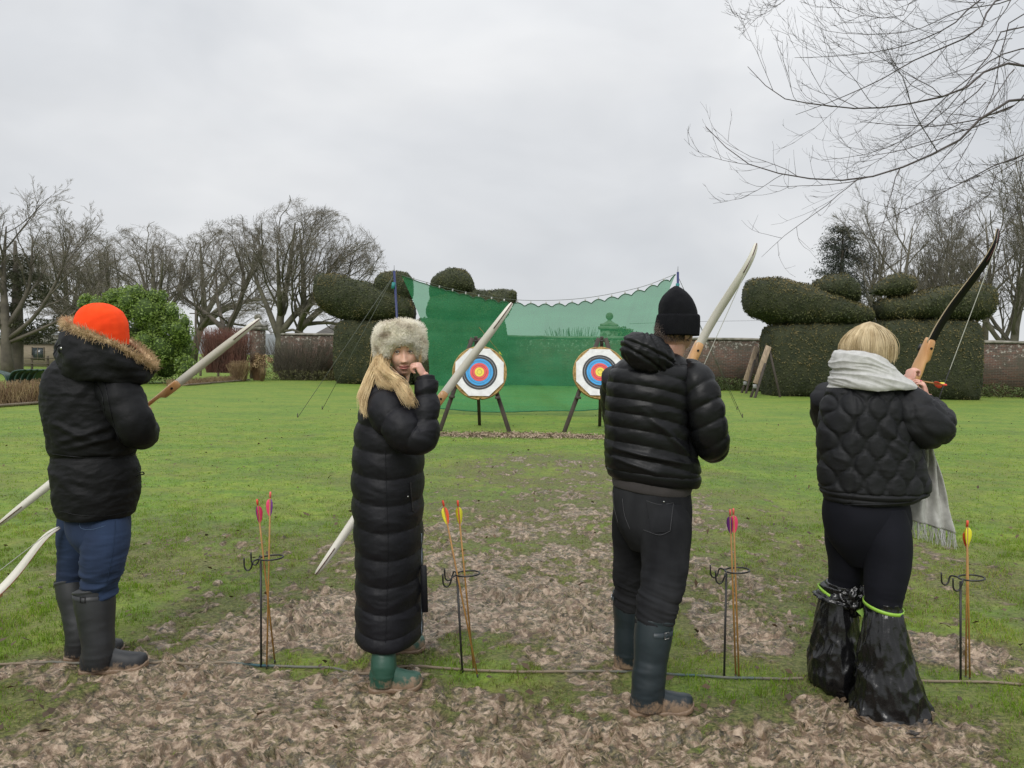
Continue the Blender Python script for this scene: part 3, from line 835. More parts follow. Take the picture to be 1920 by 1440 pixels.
# far left: ash with rising limbs over a dark cedar
ash_spec = [(8, .35, .98, .55, .2, .55, 7, .10, .10, .6), (6, .25, 1.0, .6, .2, .5, 5, .12, .09, .6), (5, .2, 1.0, .6, .25, .5, 3, .14, .08, .55), (6, .2, 1.0, .55, .25, .6, 2, .14, .08, .6)]
w_, t_ = tree_mesh(22, [[(0, 0, -.3, .48), (-.05, 0, 1.6, .36), (-.1, 0, 3.6, .28), (-.4, .3, 6.4, .18), (-.2, .3, 9.6, .04)], [(0, 0, 2.2, .18), (1.6, 0, 3.8, .14), (2.9, 0, 6.2, .09), (3.7, 0, 8.8, .04)], [(0, 0, 2.0, .16), (2.0, .3, 3.1, .12), (4.2, .3, 4.4, .08), (5.2, .2, 6.0, .04)],
                        [(-.1, 0, 2.8, .22), (-1.8, .2, 5.2, .14), (-2.2, .2, 8.4, .04)], [(0, 0, 3.0, .2), (.9, .5, 5.6, .13), (1.2, .5, 9.0, .04)]], ash_spec, 0.0085)
ms_ash = put_tree('ash_tree', base_at(14, 44), w_, t_, 'tall bare tree with rising forked limbs at the left edge', bark, twig_m, (1, 1, .88))
# ---- leafy things
def blob_points(rng, n, keys):
    """points in a set of ellipsoids (x,y,z,a,b,c), near their surface"""
    K = np.asarray(keys, float)
    w = (K[:, 3] * K[:, 4] + K[:, 4] * K[:, 5] + K[:, 3] * K[:, 5]); i = rng.choice(len(K), n, p=w / w.sum())
    d = unit(rng.normal(size=(n, 3))); r = rng.uniform(0.72, 1.06, n)[:, None] ** 0.7
    return K[i, :3] + d * K[i, 3:6] * r, d
ce_m = M('cedar_needles', (0.040, 0.045, 0.024), 0.8, (0.075, 0.075, 0.040), 1.5)
rc = np.random.RandomState(31)
o = empty('cedar_tree', base_at(30, 47))
V_, F_ = cat(sweep([(0, 0, -.3, .4), (.1, 0, 4, .3), (0, 0, 8.0, .08)], 14, 10))
mk('trunk', (V_ + np.array(o.location), F_), bark, o)
keys = []
for k in range(40):
    a = rc.uniform(0, 6.28); h_ = rc.uniform(1.8, 7.0); r_ = rc.uniform(.6, 4.6) * (1 - h_ / 11)
    keys.append((math.cos(a) * r_, math.sin(a) * r_, h_, rc.uniform(.8, 1.5), rc.uniform(.8, 1.4), rc.uniform(.2, .42)))
P_, D_ = blob_points(rc, 9000, keys)
V_, F_ = leaves(P_, D_, 0.22, rc, 0.35, 0.2)
mk('crown', (V_ + np.array(o.location), F_), ce_m, o, smooth=False)
tag(o, 'dark evergreen with flat sprays under the tall bare tree', 'tree')
def shrub(name, base, keys, n, size, m, label, seed, core=None, asp=.45, stems=None, cat_='shrub', corescale=.82, droop=.1):
    rng = np.random.RandomState(seed)
    o = empty(name, base); b = np.array(o.location)
    P, D = blob_points(rng, n, keys)
    k = P[:, 2] > 0.03; P, D = P[k], D[k]
    D = unit(D + np.array([0, 0, .4]))
    V, F = leaves(P, D, size, rng, asp, droop)
    mk('foliage', (V + b, F), m, o, smooth=False)
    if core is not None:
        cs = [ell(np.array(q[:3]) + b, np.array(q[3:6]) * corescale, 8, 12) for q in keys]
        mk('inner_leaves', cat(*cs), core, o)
    if stems is not None:
        mk('stem', stems(rng, b), bark, o)
    tag(o, label, cat_)
    return o
laurel_m = M('laurel_leaf', (0.150, 0.240, 0.042), 0.45, (0.240, 0.330, 0.070), 3.0, lo=.35, hi=.65, trans=.3)
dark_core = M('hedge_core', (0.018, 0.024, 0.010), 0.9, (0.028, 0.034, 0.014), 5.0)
rk = np.random.RandomState(77)
lk = []
for (u, v, r) in ((190, 590, .9), (225, 585, 1.0), (270, 580, 1.1), (310, 595, 1.0), (335, 620, .8), (200, 640, 1.1), (250, 640, 1.3), (300, 650, 1.2), (340, 655, .8), (350, 690, .6), (310, 690, .9), (260, 695, 1.0), (210, 700, 1.0), (160, 630, .8), (165, 680, .8), (180, 575, .7), (285, 572, .8), (240, 572, .8)):
    p = at(u, v, 35 + rk.uniform(-1, 1)); b = base_at(250, 35)
    lk.append((*(p - b), r * .85, r * .85, r * .72))
    for q in range(4):
        dq = unit(np.array([rk.normal(), -abs(rk.normal()) * .7, abs(rk.normal()) + .2])); lk.append((*(p - b + dq * r * .72), r * .34, r * .34, r * .38))
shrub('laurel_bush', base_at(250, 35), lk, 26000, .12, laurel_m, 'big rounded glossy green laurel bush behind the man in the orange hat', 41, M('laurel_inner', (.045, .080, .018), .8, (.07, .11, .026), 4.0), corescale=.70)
# yew topiary
yew_m = M('yew_foliage', (0.036, 0.050, 0.015), 0.75, (0.075, 0.080, 0.022), 2.2, lo=.38, hi=.64, col3=(0.130, 0.105, 0.035), scale3=.6)
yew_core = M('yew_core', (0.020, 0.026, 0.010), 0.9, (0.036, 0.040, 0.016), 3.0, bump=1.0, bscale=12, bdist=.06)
def yew_solid(sections, Y, dep, k=28, ex=2.3):
    """body along the picture: rows (u, vtop, vbottom, depth factor) at distance Y"""
    K = []
    for (u, vt, vb, df) in sections:
        a, b = at(u, vt, Y), at(u, vb, Y)
        K.append([a[0], Y, (a[2] + b[2]) / 2, max((a[2] - b[2]) / 2, .03), dep * df])
    S = resample(K, 46); th = np.arange(k) / k * 2 * np.pi
    c, s = np.cos(th), np.sin(th); ce, se = np.sign(c) * np.abs(c) ** (2 / ex), np.sign(s) * np.abs(s) ** (2 / ex)
    V = np.stack([np.repeat(S[:, 0:1], k, 1), S[:, 1:2] + S[:, 4:5] * ce, S[:, 2:3] + S[:, 3:4] * se], -1)
    cen = S[:, None, :3]
    D = unit(V - cen + np.array([1e-6, 0, 0]))
    V = V + D * (fbm(V[..., 0] * 1.3, V[..., 1] * 1.3, V[..., 2] * 1.3, 3) * .09 + fbm(V[..., 0] * 4, V[..., 1] * 4, V[..., 2] * 4, 2) * .035)[..., None]
    return V, D
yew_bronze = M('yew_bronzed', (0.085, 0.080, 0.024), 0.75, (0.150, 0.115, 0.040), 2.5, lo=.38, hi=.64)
def yew(name, solids, label, seed, n, bronze=.25):
    rng = np.random.RandomState(seed)
    allV = []; pts = []; nor = []
    for (sec, Y, dep, nm, ex) in solids:
        V, D = yew_solid(sec, Y, dep, ex=ex)
        allV.append((V, D, nm))
    c = allV[0][0].reshape(-1, 3); b = np.array([c[:, 0].mean(), c[:, 1].mean(), 0.0])
    o = empty(name, b)
    for (V, D, nm) in allV:
        nn, k = V.shape[:2]
        mk(nm, (V.reshape(-1, 3), [grid_faces(nn, k), np.arange(k)[::-1][None], ((nn - 1) * k + np.arange(k))[None]]), yew_core, o)
        ar = np.linalg.norm(np.cross(V[1:, 1:] - V[:-1, :-1], V[1:, :-1] - V[:-1, 1:]), axis=-1).sum() / 2
        m = int(ar * n)
        i, j = rng.randint(0, nn - 1, m * 2), rng.randint(0, k, m * 2)
        wa = np.linalg.norm(V[i + 1, j] - V[i, j], axis=1) * np.linalg.norm(V[i, (j + 1) % k] - V[i, j], axis=1)
        ok = rng.rand(m * 2) < np.clip(wa / np.percentile(wa, 90), 0.05, 1); i, j = i[ok], j[ok]
        a, bb = rng.rand(len(i), 1), rng.rand(len(i), 1)
        P = V[i, j] * (1 - a) * (1 - bb) + V[i + 1, j] * a * (1 - bb) + V[i, (j + 1) % k] * (1 - a) * bb + V[i + 1, (j + 1) % k] * a * bb
        pts.append(P + D[i, j] * rng.uniform(-.02, .07, (len(P), 1))); nor.append(D[i, j])
    P, Nn = np.concatenate(pts), np.concatenate(nor)
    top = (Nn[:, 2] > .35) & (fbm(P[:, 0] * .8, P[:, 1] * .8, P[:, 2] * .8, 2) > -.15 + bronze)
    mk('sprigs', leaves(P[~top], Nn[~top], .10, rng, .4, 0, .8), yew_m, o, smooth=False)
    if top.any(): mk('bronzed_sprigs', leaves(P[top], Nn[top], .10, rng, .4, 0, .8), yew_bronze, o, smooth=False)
    tag(o, label, 'topiary')
# right-hand pair of birds
yew('topiary_bird', [
    ([(1436, 628, 640, .5), (1442, 612, 744, .8), (1475, 608, 746, 1), (1560, 606, 748, 1), (1638, 606, 750, .9), (1645, 612, 750, .5)], 33.5, 1.3, 'hedge_base', 4.0),
    ([(1397, 545, 556, .3), (1400, 528, 580, .5), (1425, 522, 598, .8), (1480, 526, 612, 1), (1540, 545, 612, 1), (1590, 566, 611, .9), (1622, 578, 608, .6), (1632, 590, 598, .3)], 33.5, 1.25, 'bird_body', 2.2),
    ([(1524, 545, 550, .3), (1530, 528, 558, .6), (1555, 518, 563, 1), (1580, 518, 566, 1), (1600, 532, 566, .8), (1608, 552, 562, .3)], 33.5, .95, 'bird_head', 2.2)],
    'clipped yew topiary bird on a hedge block right of the spare target stands', 51, 150, -.2)
yew('topiary_bird', [
    ([(1640, 640, 650, .5), (1646, 604, 750, .9), (1700, 600, 752, 1), (1780, 600, 754, 1), (1818, 604, 755, .8), (1824, 640, 755, .4)], 33.0, 1.3, 'hedge_base', 4.0),
    ([(1644, 572, 580, .3), (1652, 560, 598, .6), (1690, 556, 600, .9), (1740, 544, 600, 1), (1800, 534, 602, 1), (1845, 534, 596, .8), (1856, 548, 578, .3)], 33.0, 1.2, 'bird_body', 2.4),
    ([(1631, 548, 552, .25), (1645, 532, 553, .6), (1668, 518, 556, 1), (1695, 517, 554, 1), (1710, 524, 546, .6), (1715, 534, 540, .25)], 33.0, .8, 'bird_head', 2.0),
    ([(1664, 550, 575, .6), (1675, 550, 575, 1), (1688, 550, 575, .6)], 33.0, .3, 'neck', 2.0)],
    'clipped yew topiary bird with a flat mushroom head behind the blonde woman with the scarf', 52, 150, -.3)
yew('topiary_bird', [
    ([(630, 640, 660, .4), (640, 604, 722, .8), (690, 600, 724, 1), (760, 600, 726, 1), (778, 604, 726, .6)], 39.0, 1.4, 'hedge_base', 4.0),
    ([(592, 528, 548, .3), (598, 516, 572, .6), (625, 514, 592, .9), (670, 526, 604, 1), (720, 540, 606, 1), (765, 556, 606, .8), (778, 575, 600, .4)], 39.0, 1.4, 'bird_body', 2.3),
    ([(704, 530, 545, .4), (712, 514, 562, .8), (740, 510, 568, 1), (765, 514, 566, .9), (774, 530, 556, .4)], 39.0, 1.0, 'bird_head', 2.2)],
    'clipped yew topiary bird left of the green net behind the blue pole', 53, 150)
yew('topiary_bird', [
    ([(778, 640, 660, .4), (786, 600, 728, .8), (840, 600, 730, 1), (930, 602, 732, 1), (946, 606, 732, .6), (952, 640, 716, .3)], 39.0, 1.4, 'hedge_base', 4.0),
    ([(800, 580, 590, .3), (812, 556, 602, .6), (850, 546, 604, 1), (900, 546, 604, 1), (945, 544, 598, .9), (962, 545, 572, .7), (969, 550, 562, .3)], 39.0, 1.3, 'bird_body', 2.3),
    ([(806, 540, 552, .3), (815, 518, 556, .7), (845, 504, 558, 1), (872, 508, 556, 1), (886, 526, 554, .8), (891, 545, 552, .3)], 39.0, 1.1, 'bird_head', 2.2)],
    'clipped yew topiary bird whose domed head rises above the green net', 54, 150)
# conifer on the right
fir_m = M('fir_needles', (0.030, 0.040, 0.030), 0.8, (0.052, 0.060, 0.045), 1.0)
rf_ = np.random.RandomState(61)
o = empty('fir_tree', base_at(1572, 52)); b = np.array(o.location)
mk('trunk', sweep([(*(b + [0, 0, -.3]), .35), (*(b + [0, 0, 6]), .2), (*(b + [0, 0, 10.6]), .04)], 10, 8), bark, o)
P_, D_ = [], []
for k in range(210):
    h_ = 2.0 + 8.6 * rf_.rand() ** .85; a = rf_.uniform(0, 6.28)
    rr = np.clip(1 - (h_ - 1) / 10.6, 0, 1) ** .6 * 3.0 * rf_.uniform(.45, 1.15) + .25
    m_ = int(80 * (.4 + rr / 2.3)); t = rf_.rand(m_) ** .45
    base = np.stack([np.cos(a) * rr * t, np.sin(a) * rr * t, h_ - .55 * rr * t + .35 * rr * t * t], 1)
    P_.append(base + rf_.normal(size=(m_, 3)) * np.array([.16, .16, .10]) * (.5 + t[:, None])); D_.append(np.tile([math.cos(a) * .4, math.sin(a) * .4, .6], (m_, 1)))
V_, F_ = leaves(np.concatenate(P_), np.concatenate(D_), .20, rf_, .25, .3)
mk('crown', (V_ + b, F_), fir_m, o, smooth=False)
tag(o, 'dark ragged conifer rising behind the right-hand topiary', 'tree')
# bare trees behind the wall on the right
rt_spec = [(11, .2, .98, .5, .2, .5, 7, .12, .09, .55), (6, .2, 1.0, .55, .22, .5, 5, .14, .08, .6), (5, .2, 1.0, .6, .25, .55, 3, .16, .06, .55), (5, .2, 1.0, .55, .25, .6, 2, .16, .05, .6)]
w_, t_ = tree_mesh(71, [[(0, 0, -.3, .3), (.2, 0, 3, .24), (.1, .2, 6.5, .15), (.4, 0, 10.2, .04)], [(0, 0, .8, .2), (-1.2, .2, 4, .15), (-1.6, .3, 8.8, .04)], [(.1, 0, 1.0, .2), (1.4, .2, 4, .14), (2.4, -.2, 8.6, .04)]], rt_spec, 0.0095)
pale_twig = M('twig_pale', (0.165, 0.150, 0.115), 0.85, (0.110, 0.098, 0.075), 2.0)
ms_r = put_tree('bare_tree', base_at(1690, 50), w_, t_, 'slim bare tree with pale upright twigs just right of the conifer', pale_twig, pale_twig)
w_, t_ = tree_mesh(72, [[(0, 0, -.3, .36), (-.2, 0, 3, .28), (.4, .2, 6.5, .17), (.2, 0, 10.6, .04)], [(0, 0, 1.6, .22), (1.8, .2, 4.4, .15), (3.4, .3, 7.4, .04)], [(-.1, 0, 1.8, .2), (-2.0, .2, 4.4, .14), (-3.0, -.2, 7.6, .04)]], rt_spec, 0.0095)
ms_r2 = put_tree('bare_tree', base_at(1905, 46), w_, t_, 'bare tree with many grey stems above the wall at the right edge', pale_twig, pale_twig)
put_tree('bare_tree', base_at(1640, 60), None, None, 'distant bare tree half hidden by the conifer', pale_twig, pale_twig, .95, 2.0, None, ms_r2)
put_tree('bare_tree', base_at(1770, 56), None, None, 'bare tree between the slim pale one and the right edge', pale_twig, pale_twig, (1.0, 1, 1.02), 1.1, None, ms_r2)
put_tree('bare_tree', base_at(1850, 52), None, None, 'bare many-stemmed tree directly behind the black bow limb', pale_twig, pale_twig, (1.1, 1, 1.08), 3.0, None, ms_r)
put_tree('bare_tree', base_at(1990, 42), None, None, 'tall bare tree leaning in from beyond the right edge', pale_twig, pale_twig, (1.2, 1, 1.1), .4, None, ms_r)
# red twiggy hedge cube by the gate, dead plants, leafless wall shrub
def twig_box(name, base, size, n, rad, m, label, seed, spreadtop=1.0, lean=.25, h0=0.0, cat_='shrub', foot=.55):
    rng = np.random.RandomState(seed)
    o = empty(name, base); b = np.array(o.location)
    x, y = rng.uniform(-.5, .5, n) * size[0], rng.uniform(-.5, .5, n) * size[1]
    h = size[2] * rng.uniform(.75, 1.05, n)
    P0 = np.stack([x * foot, y * foot, np.full(n, h0)], 1)
    P3 = np.stack([x * spreadtop, y * spreadtop, h], 1) + rng.normal(size=(n, 3)) * np.array([lean, lean, 0]) * .3
    P1 = P0 + (P3 - P0) * .35 + rng.normal(size=(n, 3)) * .06; P2 = P0 + (P3 - P0) * .7 + rng.normal(size=(n, 3)) * .06
    P = np.stack([P0, P1, P2, P3], 1) + b
    Rr = rad * np.array([1.3, 1, .8, .5])[None] * rng.uniform(.7, 1.3, n)[:, None]
    mk('stem', tubes(P, Rr, 3, caps=False), m, o)
    tag(o, label, cat_)
    return o
red_m = M('red_twig', (0.260, 0.115, 0.085), 0.85, (0.160, 0.095, 0.072), 1.2, lo=.3, hi=.7)
twig_box('red_hedge', base_at(424, 40), (2.1, 1.4, 2.65), 1500, .010, red_m, 'square clipped hedge of bare reddish twigs left of the gate pier', 81, 1.0, .9, .4, foot=.8)
straw_m = M('dead_stem', (0.40, 0.29, 0.16), 0.85, (0.22, 0.14, 0.075), 3.0)
brown_m = M('brown_stem', (0.30, 0.18, 0.09), 0.85, (0.17, 0.10, 0.055), 3.0)
twig_box('dead_plant', base_at(449, 39), (.8, .7, 1.05), 320, .012, straw_m, 'pale dead plant clump between the red hedge and the gate pier', 82, 1.1, .5)
twig_box('dead_plant', base_at(483, 41), (.6, .6, 1.35), 300, .013, brown_m, 'tall brown dead stems at the foot of the gate pier', 83, .9, .3)
rh_ = np.random.RandomState(84)
o = shrub('dead_hydrangea', base_at(492, 39.5), [(rh_.uniform(-.35, .45), rh_.uniform(-.3, .3), rh_.uniform(.7, 1.35), .15, .15, .12) for _ in range(16)], 900, .07, straw_m, 'pale dried flower heads spilling from the gate pier', 85, None, .8)
mk('stem', tubes(np.stack([np.stack([np.array(o.location) + [rh_.uniform(-.1, .1), 0, 0], np.array(o.location) + [rh_.uniform(-.3, .4), rh_.uniform(-.2, .2), rh_.uniform(.8, 1.2)]]) for _ in range(24)]), np.full((24, 2), .012), 3), straw_m, o)
wall_shrub_m = M('wall_shrub', (0.120, 0.105, 0.075), 0.85, (0.080, 0.070, 0.050), 2.0)
twig_box('bare_shrub', base_at(560, 42), (3.4, .8, 2.2), 420, .010, wall_shrub_m, 'dark leafless shrub fanned against the wall left of the yew', 86, 1.2, 1.2)
low_m = M('low_plants', (0.075, 0.085, 0.030), 0.8, (0.13, 0.12, 0.045), 1.0)
shrub('low_border', base_at(585, 41.5), [(x, rh_.uniform(-.2, .2), .22, .5, .4, rh_.uniform(.28, .5)) for x in np.linspace(-2.4, 2.6, 13)], 2600, .13, low_m, 'low olive border plants along the foot of the wall left of the yew', 87, None, .2, cat_='plants', droop=-.4)
gk = M('border_green', (0.055, 0.085, 0.022), 0.8, (0.085, 0.110, 0.030), 1.0)
shrub('low_border', base_at(1385, 37.5), [(x, rh_.uniform(-.2, .2), .25, .55, .4, rh_.uniform(.35, .6)) for x in np.linspace(-2.2, 1.6, 10)], 3000, .14, gk, 'low green border plants at the wall behind the spare target stands', 88, None, .25, cat_='plants', droop=-.4)
shrub('low_border', base_at(1880, 34.6), [(x, rh_.uniform(-.2, .2), .2, .55, .4, rh_.uniform(.3, .5)) for x in np.linspace(-1.6, 3.0, 10)], 2400, .14, gk, 'dull green border plants under the wall at the right edge', 89, None, .25, cat_='plants', droop=-.4)
# shrubs beyond the wall that show through the net
shrub('garden_shrub', base_at(1185, 44), [(rh_.uniform(-1.1, 1.1), 0, rh_.uniform(2.2, 2.9), .55, .5, .4) for _ in range(9)] + [(0, 0, 1.4, 1.2, .7, 1.2)], 2600, .16, low_m, 'leafy shrub above the wall beside the pier seen through the net', 90, dark_core)
twig_box('bare_shrub', base_at(1075, 44), (2.0, 1.2, 3.1), 260, .014, wall_shrub_m, 'twiggy shrub top above the wall seen through the middle of the net', 91, 1.4, 1.0)
# tan bed of cut reeds along the left, with its board edge
def reeds(name, p0, p1, h, n, m, label, seed, rad=.011, dep=.9):
    rng = np.random.RandomState(seed)
    p0, p1 = np.array(p0), np.array(p1); c = (p0 + p1) / 2
    o = empty(name, c)
    t = rng.rand(n)[:, None]; side = unit(np.array([-(p1 - p0)[1], (p1 - p0)[0], 0]))
    b = p0 + (p1 - p0) * t + side * rng.uniform(0, dep, (n, 1))
    tip = b + np.stack([rng.normal(size=n) * .12, rng.normal(size=n) * .1, h * rng.uniform(.6, 1.1, n)], 1)
    P = np.stack([b, (b + tip) / 2 + rng.normal(size=(n, 3)) * .02, tip], 1)
    mk('stems', tubes(P, rad * np.tile([1, .9, .5], (n, 1)), 3, caps=False), m, o)
    mk('edging_board', bar(p0 - side * .12 + [0, 0, .06], p1 - side * .12 + [0, 0, .06], .14, .05, bev=.008), M(name + '_board', (.20, .16, .115), .85, (.12, .095, .07), 2.0), o)
    tag(o, label, 'plants')
g0, g1 = gr(-60, 768), gr(150, 752)
reeds('cut_reeds', g0, g1, .62, 1500, straw_m, 'strip of cut straw-coloured reeds at the left edge behind the man in the parka', 92)
g0, g1 = gr(342, 724), gr(462, 714)
reeds('cut_reeds', g0, g1, .28, 900, straw_m, 'low straw-coloured bed edge in front of the red hedge', 93, .012)
# post-and-rail fence
fence_m = M('fence_wood', (.16, .13, .095), .85, (.10, .085, .065), 3.0)
def fence(name, p, q, h, n, label):
    p, q = np.array(p), np.array(q); o = empty(name, (p + q) / 2)
    for i in range(n):
        c = p + (q - p) * i / (n - 1)
        mk('post', box(c + [0, 0, h / 2 - .05], (.13, .13, h + .1), rotz(.3), .015), fence_m, o, False)
    for z in (h * .45, h * .82):
        mk('rail', bar(p + [0, -.09, z], q + [0, -.09, z], .10, .05, bev=.008), fence_m, o, False)
    tag(o, label, 'fence')
f0, f1 = base_at(30, 52), base_at(120, 52)
fence('rail_fence', f0, f1, 1.0, 4, 'pale post-and-rail fence before the low hut at far left')
f0, f1 = base_at(376, 46), base_at(476, 46)
fence('rail_fence', f0, f1, 1.15, 4, 'dark post-and-rail fence behind the red hedge')
# low hut at the left
o = empty('garden_hut', base_at(80, 62)); b = np.array(o.location)
hut_m = M('hut_boards', (.27, .225, .165), .85, (.20, .165, .12), 1.5, stretch=(1, 1, 12))
mk('wall', box(b + [0, 1.6, .9], (7.2, 3.2, 2.0)), hut_m, o, False)
mk('roof', cat(bar(b + [-3.9, .9, 2.25], b + [3.9, .9, 2.25], 2.4, .09, (0, -.25, 1)), bar(b + [-3.9, 2.5, 2.4], b + [3.9, 2.5, 2.4], 1.6, .09, (0, .2, 1))), M('hut_roof', (.10, .10, .075), .9, (.16, .155, .12), 1.0), o, False)
w = mk('window', box(b + [-.35, -.02, 1.05], (.95, .07, .95)), M('hut_glass', (.05, .06, .065), .15, spec=.6), o, False)
mk('frame', cat(box(b + [-.35, -.05, 1.05], (.06, .06, 1.0)), box(b + [-.83, -.05, 1.05], (.06, .06, 1.06)), box(b + [.13, -.05, 1.05], (.06, .06, 1.06))), fence_m, w, False)
tag(o, 'low beige boarded hut with a dark window at far left', 'hut')
# tipped garden loungers
lo_m = M('green_plastic', (.022, .050, .042), .45, (.030, .060, .050), 3.0)
lc = gr(35, 722)
for k in range(6):
    c = lc + np.array([-.35 + .19 * k, .10 * k, 0])
    o = empty('garden_chair', c)
    prof = [(-.35, 0, 0), (-.30, 0, .28), (-.15, 0, .52), (.10, 0, .60), (.34, 0, .62)] if k > 0 else [(-1.1, 0, .62), (-.6, 0, .52), (-.25, 0, .40), (-.1, 0, .1), (.1, 0, 0)]
    P = resample(np.array(prof) + c, 14)
    for s in (0.0, .5): mk('side_rail', tubes(P[None] + np.array([0, s, 0]), np.full((1, 14), .032), 6), lo_m, o)
    V = np.stack([P + [.0, .0, -.01], P + [0, .5, -.01]], 1).reshape(-1, 3)
    mk('seat_shell', cat((V, [grid_faces(14, 2, False)]), (V + [.02, 0, .02], [grid_faces(14, 2, False)])), lo_m, o)
    tag(o, ('dark green plastic chair lying flat, leftmost by the tree trunk' if k == 0 else '%s dark green plastic chair from the left in the tipped row on the lawn' % ('first', 'second', 'third', 'fourth', 'fifth')[k - 1]), 'chair', 'tipped green garden chairs')
# house roof beyond the wall
o = empty('outbuilding', base_at(628, 66)); b = np.array(o.location)
rr = M('slate_roof', (.12, .11, .095), .85, (.08, .075, .066), 2.0, stretch=(1, 1, 6))
mk('wall', box(b + [0, 2, 1.3], (4.2, 4, 2.8)), brick_m, o, False)
V = np.array([[-2.4, -.3, 2.7], [2.4, -.3, 2.7], [2.4, 4.3, 2.7], [-2.4, 4.3, 2.7], [-.7, 2, 4.05], [.7, 2, 4.05]]) + b
mk('roof', (V, [np.array([[0, 1, 5, 4], [2, 3, 4, 5]]), np.array([[1, 2, 5], [3, 0, 4]])]), rr, o, False)
tag(o, 'hipped grey roof of an outbuilding peeping over the wall left of the yew', 'building')
# utility pole and wires, far hill
o = empty('utility_pole', base_at(367, 75)); b = np.array(o.location)
mk('pole', tubes(np.array([[b, b + [0, 0, 5.6]]]), np.array([[.14, .11]]), 8), bark, o)
mk('crossarm', box(b + [0, 0, 5.1], (1.2, .1, .1)), bark, o, False)
tag(o, 'thin wooden utility pole beside the laurel bush', 'pole')
wy = 70
P = np.stack([at(u, v, wy) for (u, v) in ((1180, 607), (1310, 603), (1430, 601), (1600, 598))])
wr = mk('overhead_wire', tubes(resample(P, 20)[None], np.full((1, 20), .012), 4), M('wire', (.06, .06, .065), .6))
tag(wr, 'thin overhead wire crossing the sky right of the black beanie', 'wire')
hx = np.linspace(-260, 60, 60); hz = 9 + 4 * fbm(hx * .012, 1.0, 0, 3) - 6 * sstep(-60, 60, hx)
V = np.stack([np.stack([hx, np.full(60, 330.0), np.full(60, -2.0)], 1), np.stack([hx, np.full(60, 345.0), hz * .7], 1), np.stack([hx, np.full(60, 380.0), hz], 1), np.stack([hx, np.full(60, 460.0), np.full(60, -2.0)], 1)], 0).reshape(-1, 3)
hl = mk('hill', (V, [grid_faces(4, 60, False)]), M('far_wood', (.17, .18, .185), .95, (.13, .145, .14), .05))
hl['kind'] = 'structure'
# ------------------------------------------------------------------ archery range: net, targets, stands, bows
wood_dark = M('stained_wood', (.060, .045, .034), .7, (.035, .027, .021), 3.0, stretch=(6, 6, 1), bump=.3, bscale=40)
wood_pale = M('weathered_plank', (.36, .27, .185), .8, (.22, .165, .115), 2.5, stretch=(8, 8, 1), bump=.4, bscale=30)
wood_bow = M('bow_wood', (.50, .245, .090), .38, (.62, .36, .16), 9.0, stretch=(2, 2, .6), coat=.25)
limb_white = M('limb_white', (.70, .675, .60), .55, (.62, .595, .52), 2.0, bump=.05, bscale=200)
limb_black = M('limb_black', (.004, .004, .0045), .55, (.006, .006, .006), 3.0, spec=.25)
limb_edge = M('limb_edge', (.66, .62, .52), .5)
black_metal = M('black_metal', (.012, .012, .013), .42, (.02, .019, .018), 20.0, metal=.0)
string_m = M('bow_string', (.42, .42, .36), .7)
string_dark = M('string_serving', (.02, .02, .02), .7)
shaft_m = M('arrow_shaft', (.40, .205, .055), .5, (.30, .15, .04), 12.0)
PINK = M('vane_pink', (.82, .055, .16), .5); PURP = M('vane_purple', (.16, .03, .22), .5); ORANGE = M('vane_orange', (.88, .10, .035), .5); YEL = M('vane_yellow', (.80, .75, .04), .5)
NOCKR = M('nock_red', (.85, .09, .05), .4); NOCKP = M('nock_pink', (.88, .16, .14), .4)
hole_m = M('dark_hole', (.006, .005, .005), .8)
pole_m = M('blue_pole', (.012, .020, .095), .4, (.018, .028, .12), 5.0)
rope_thin = M('guy_line', (.10, .11, .09), .8)

def net_mat():
    m = bpy.data.materials.new('green_mesh'); m.use_nodes = True
    N, L = nt(m); N.remove(N['Principled BSDF'])
    g = N.new('ShaderNodeNewGeometry'); mp = N.new('ShaderNodeMapping'); mp.inputs['Scale'].default_value = (.5, .5, 2.2); L.new(g.outputs['Position'], mp.inputs[0])
    n = N.new('ShaderNodeTexNoise'); n.inputs['Scale'].default_value = 1.6; n.inputs['Detail'].default_value = 6; L.new(mp.outputs[0], n.inputs['Vector'])
    r = N.new('ShaderNodeValToRGB'); r.color_ramp.elements[0].position = .35; r.color_ramp.elements[0].color = (.045, .255, .115, 1); r.color_ramp.elements[1].position = .7; r.color_ramp.elements[1].color = (.070, .325, .160, 1)
    L.new(n.outputs['Fac'], r.inputs[0])
    d = N.new('ShaderNodeBsdfDiffuse'); t = N.new('ShaderNodeBsdfTranslucent'); L.new(r.outputs[0], d.inputs[0]); L.new(r.outputs[0], t.inputs[0])
    a = N.new('ShaderNodeMixShader'); a.inputs[0].default_value = .42; L.new(d.outputs[0], a.inputs[1]); L.new(t.outputs[0], a.inputs[2])
    tr = N.new('ShaderNodeBsdfTransparent'); tr.inputs[0].default_value = (.80, 1, .88, 1)
    x = N.new('ShaderNodeMixShader'); x.inputs[0].default_value = .62
    L.new(tr.outputs[0], x.inputs[1]); L.new(a.outputs[0], x.inputs[2]); L.new(x.outputs[0], N['Material Output'].inputs['Surface'])
    return m
NY = 20.0
o = empty('safety_net', (at(1010, 770, NY)[0], NY, 0)); nb = np.array(o.location)
PL0, PL1 = base_at(757, NY - .3), base_at(1274, NY - .3)
topL, topR = at(752, 516, NY), at(1267, 514, NY)
nu, nv = 170, 60
top_keys = [at(u, v, NY + dy) for (u, v, dy) in ((752, 516, 0), (800, 533, .15), (860, 549, .3), (915, 560, .35), (965, 567, .4), (1030, 570, .42), (1085, 566, .4), (1140, 558, .35), (1195, 545, .25), (1240, 528, .1), (1267, 515, 0))]
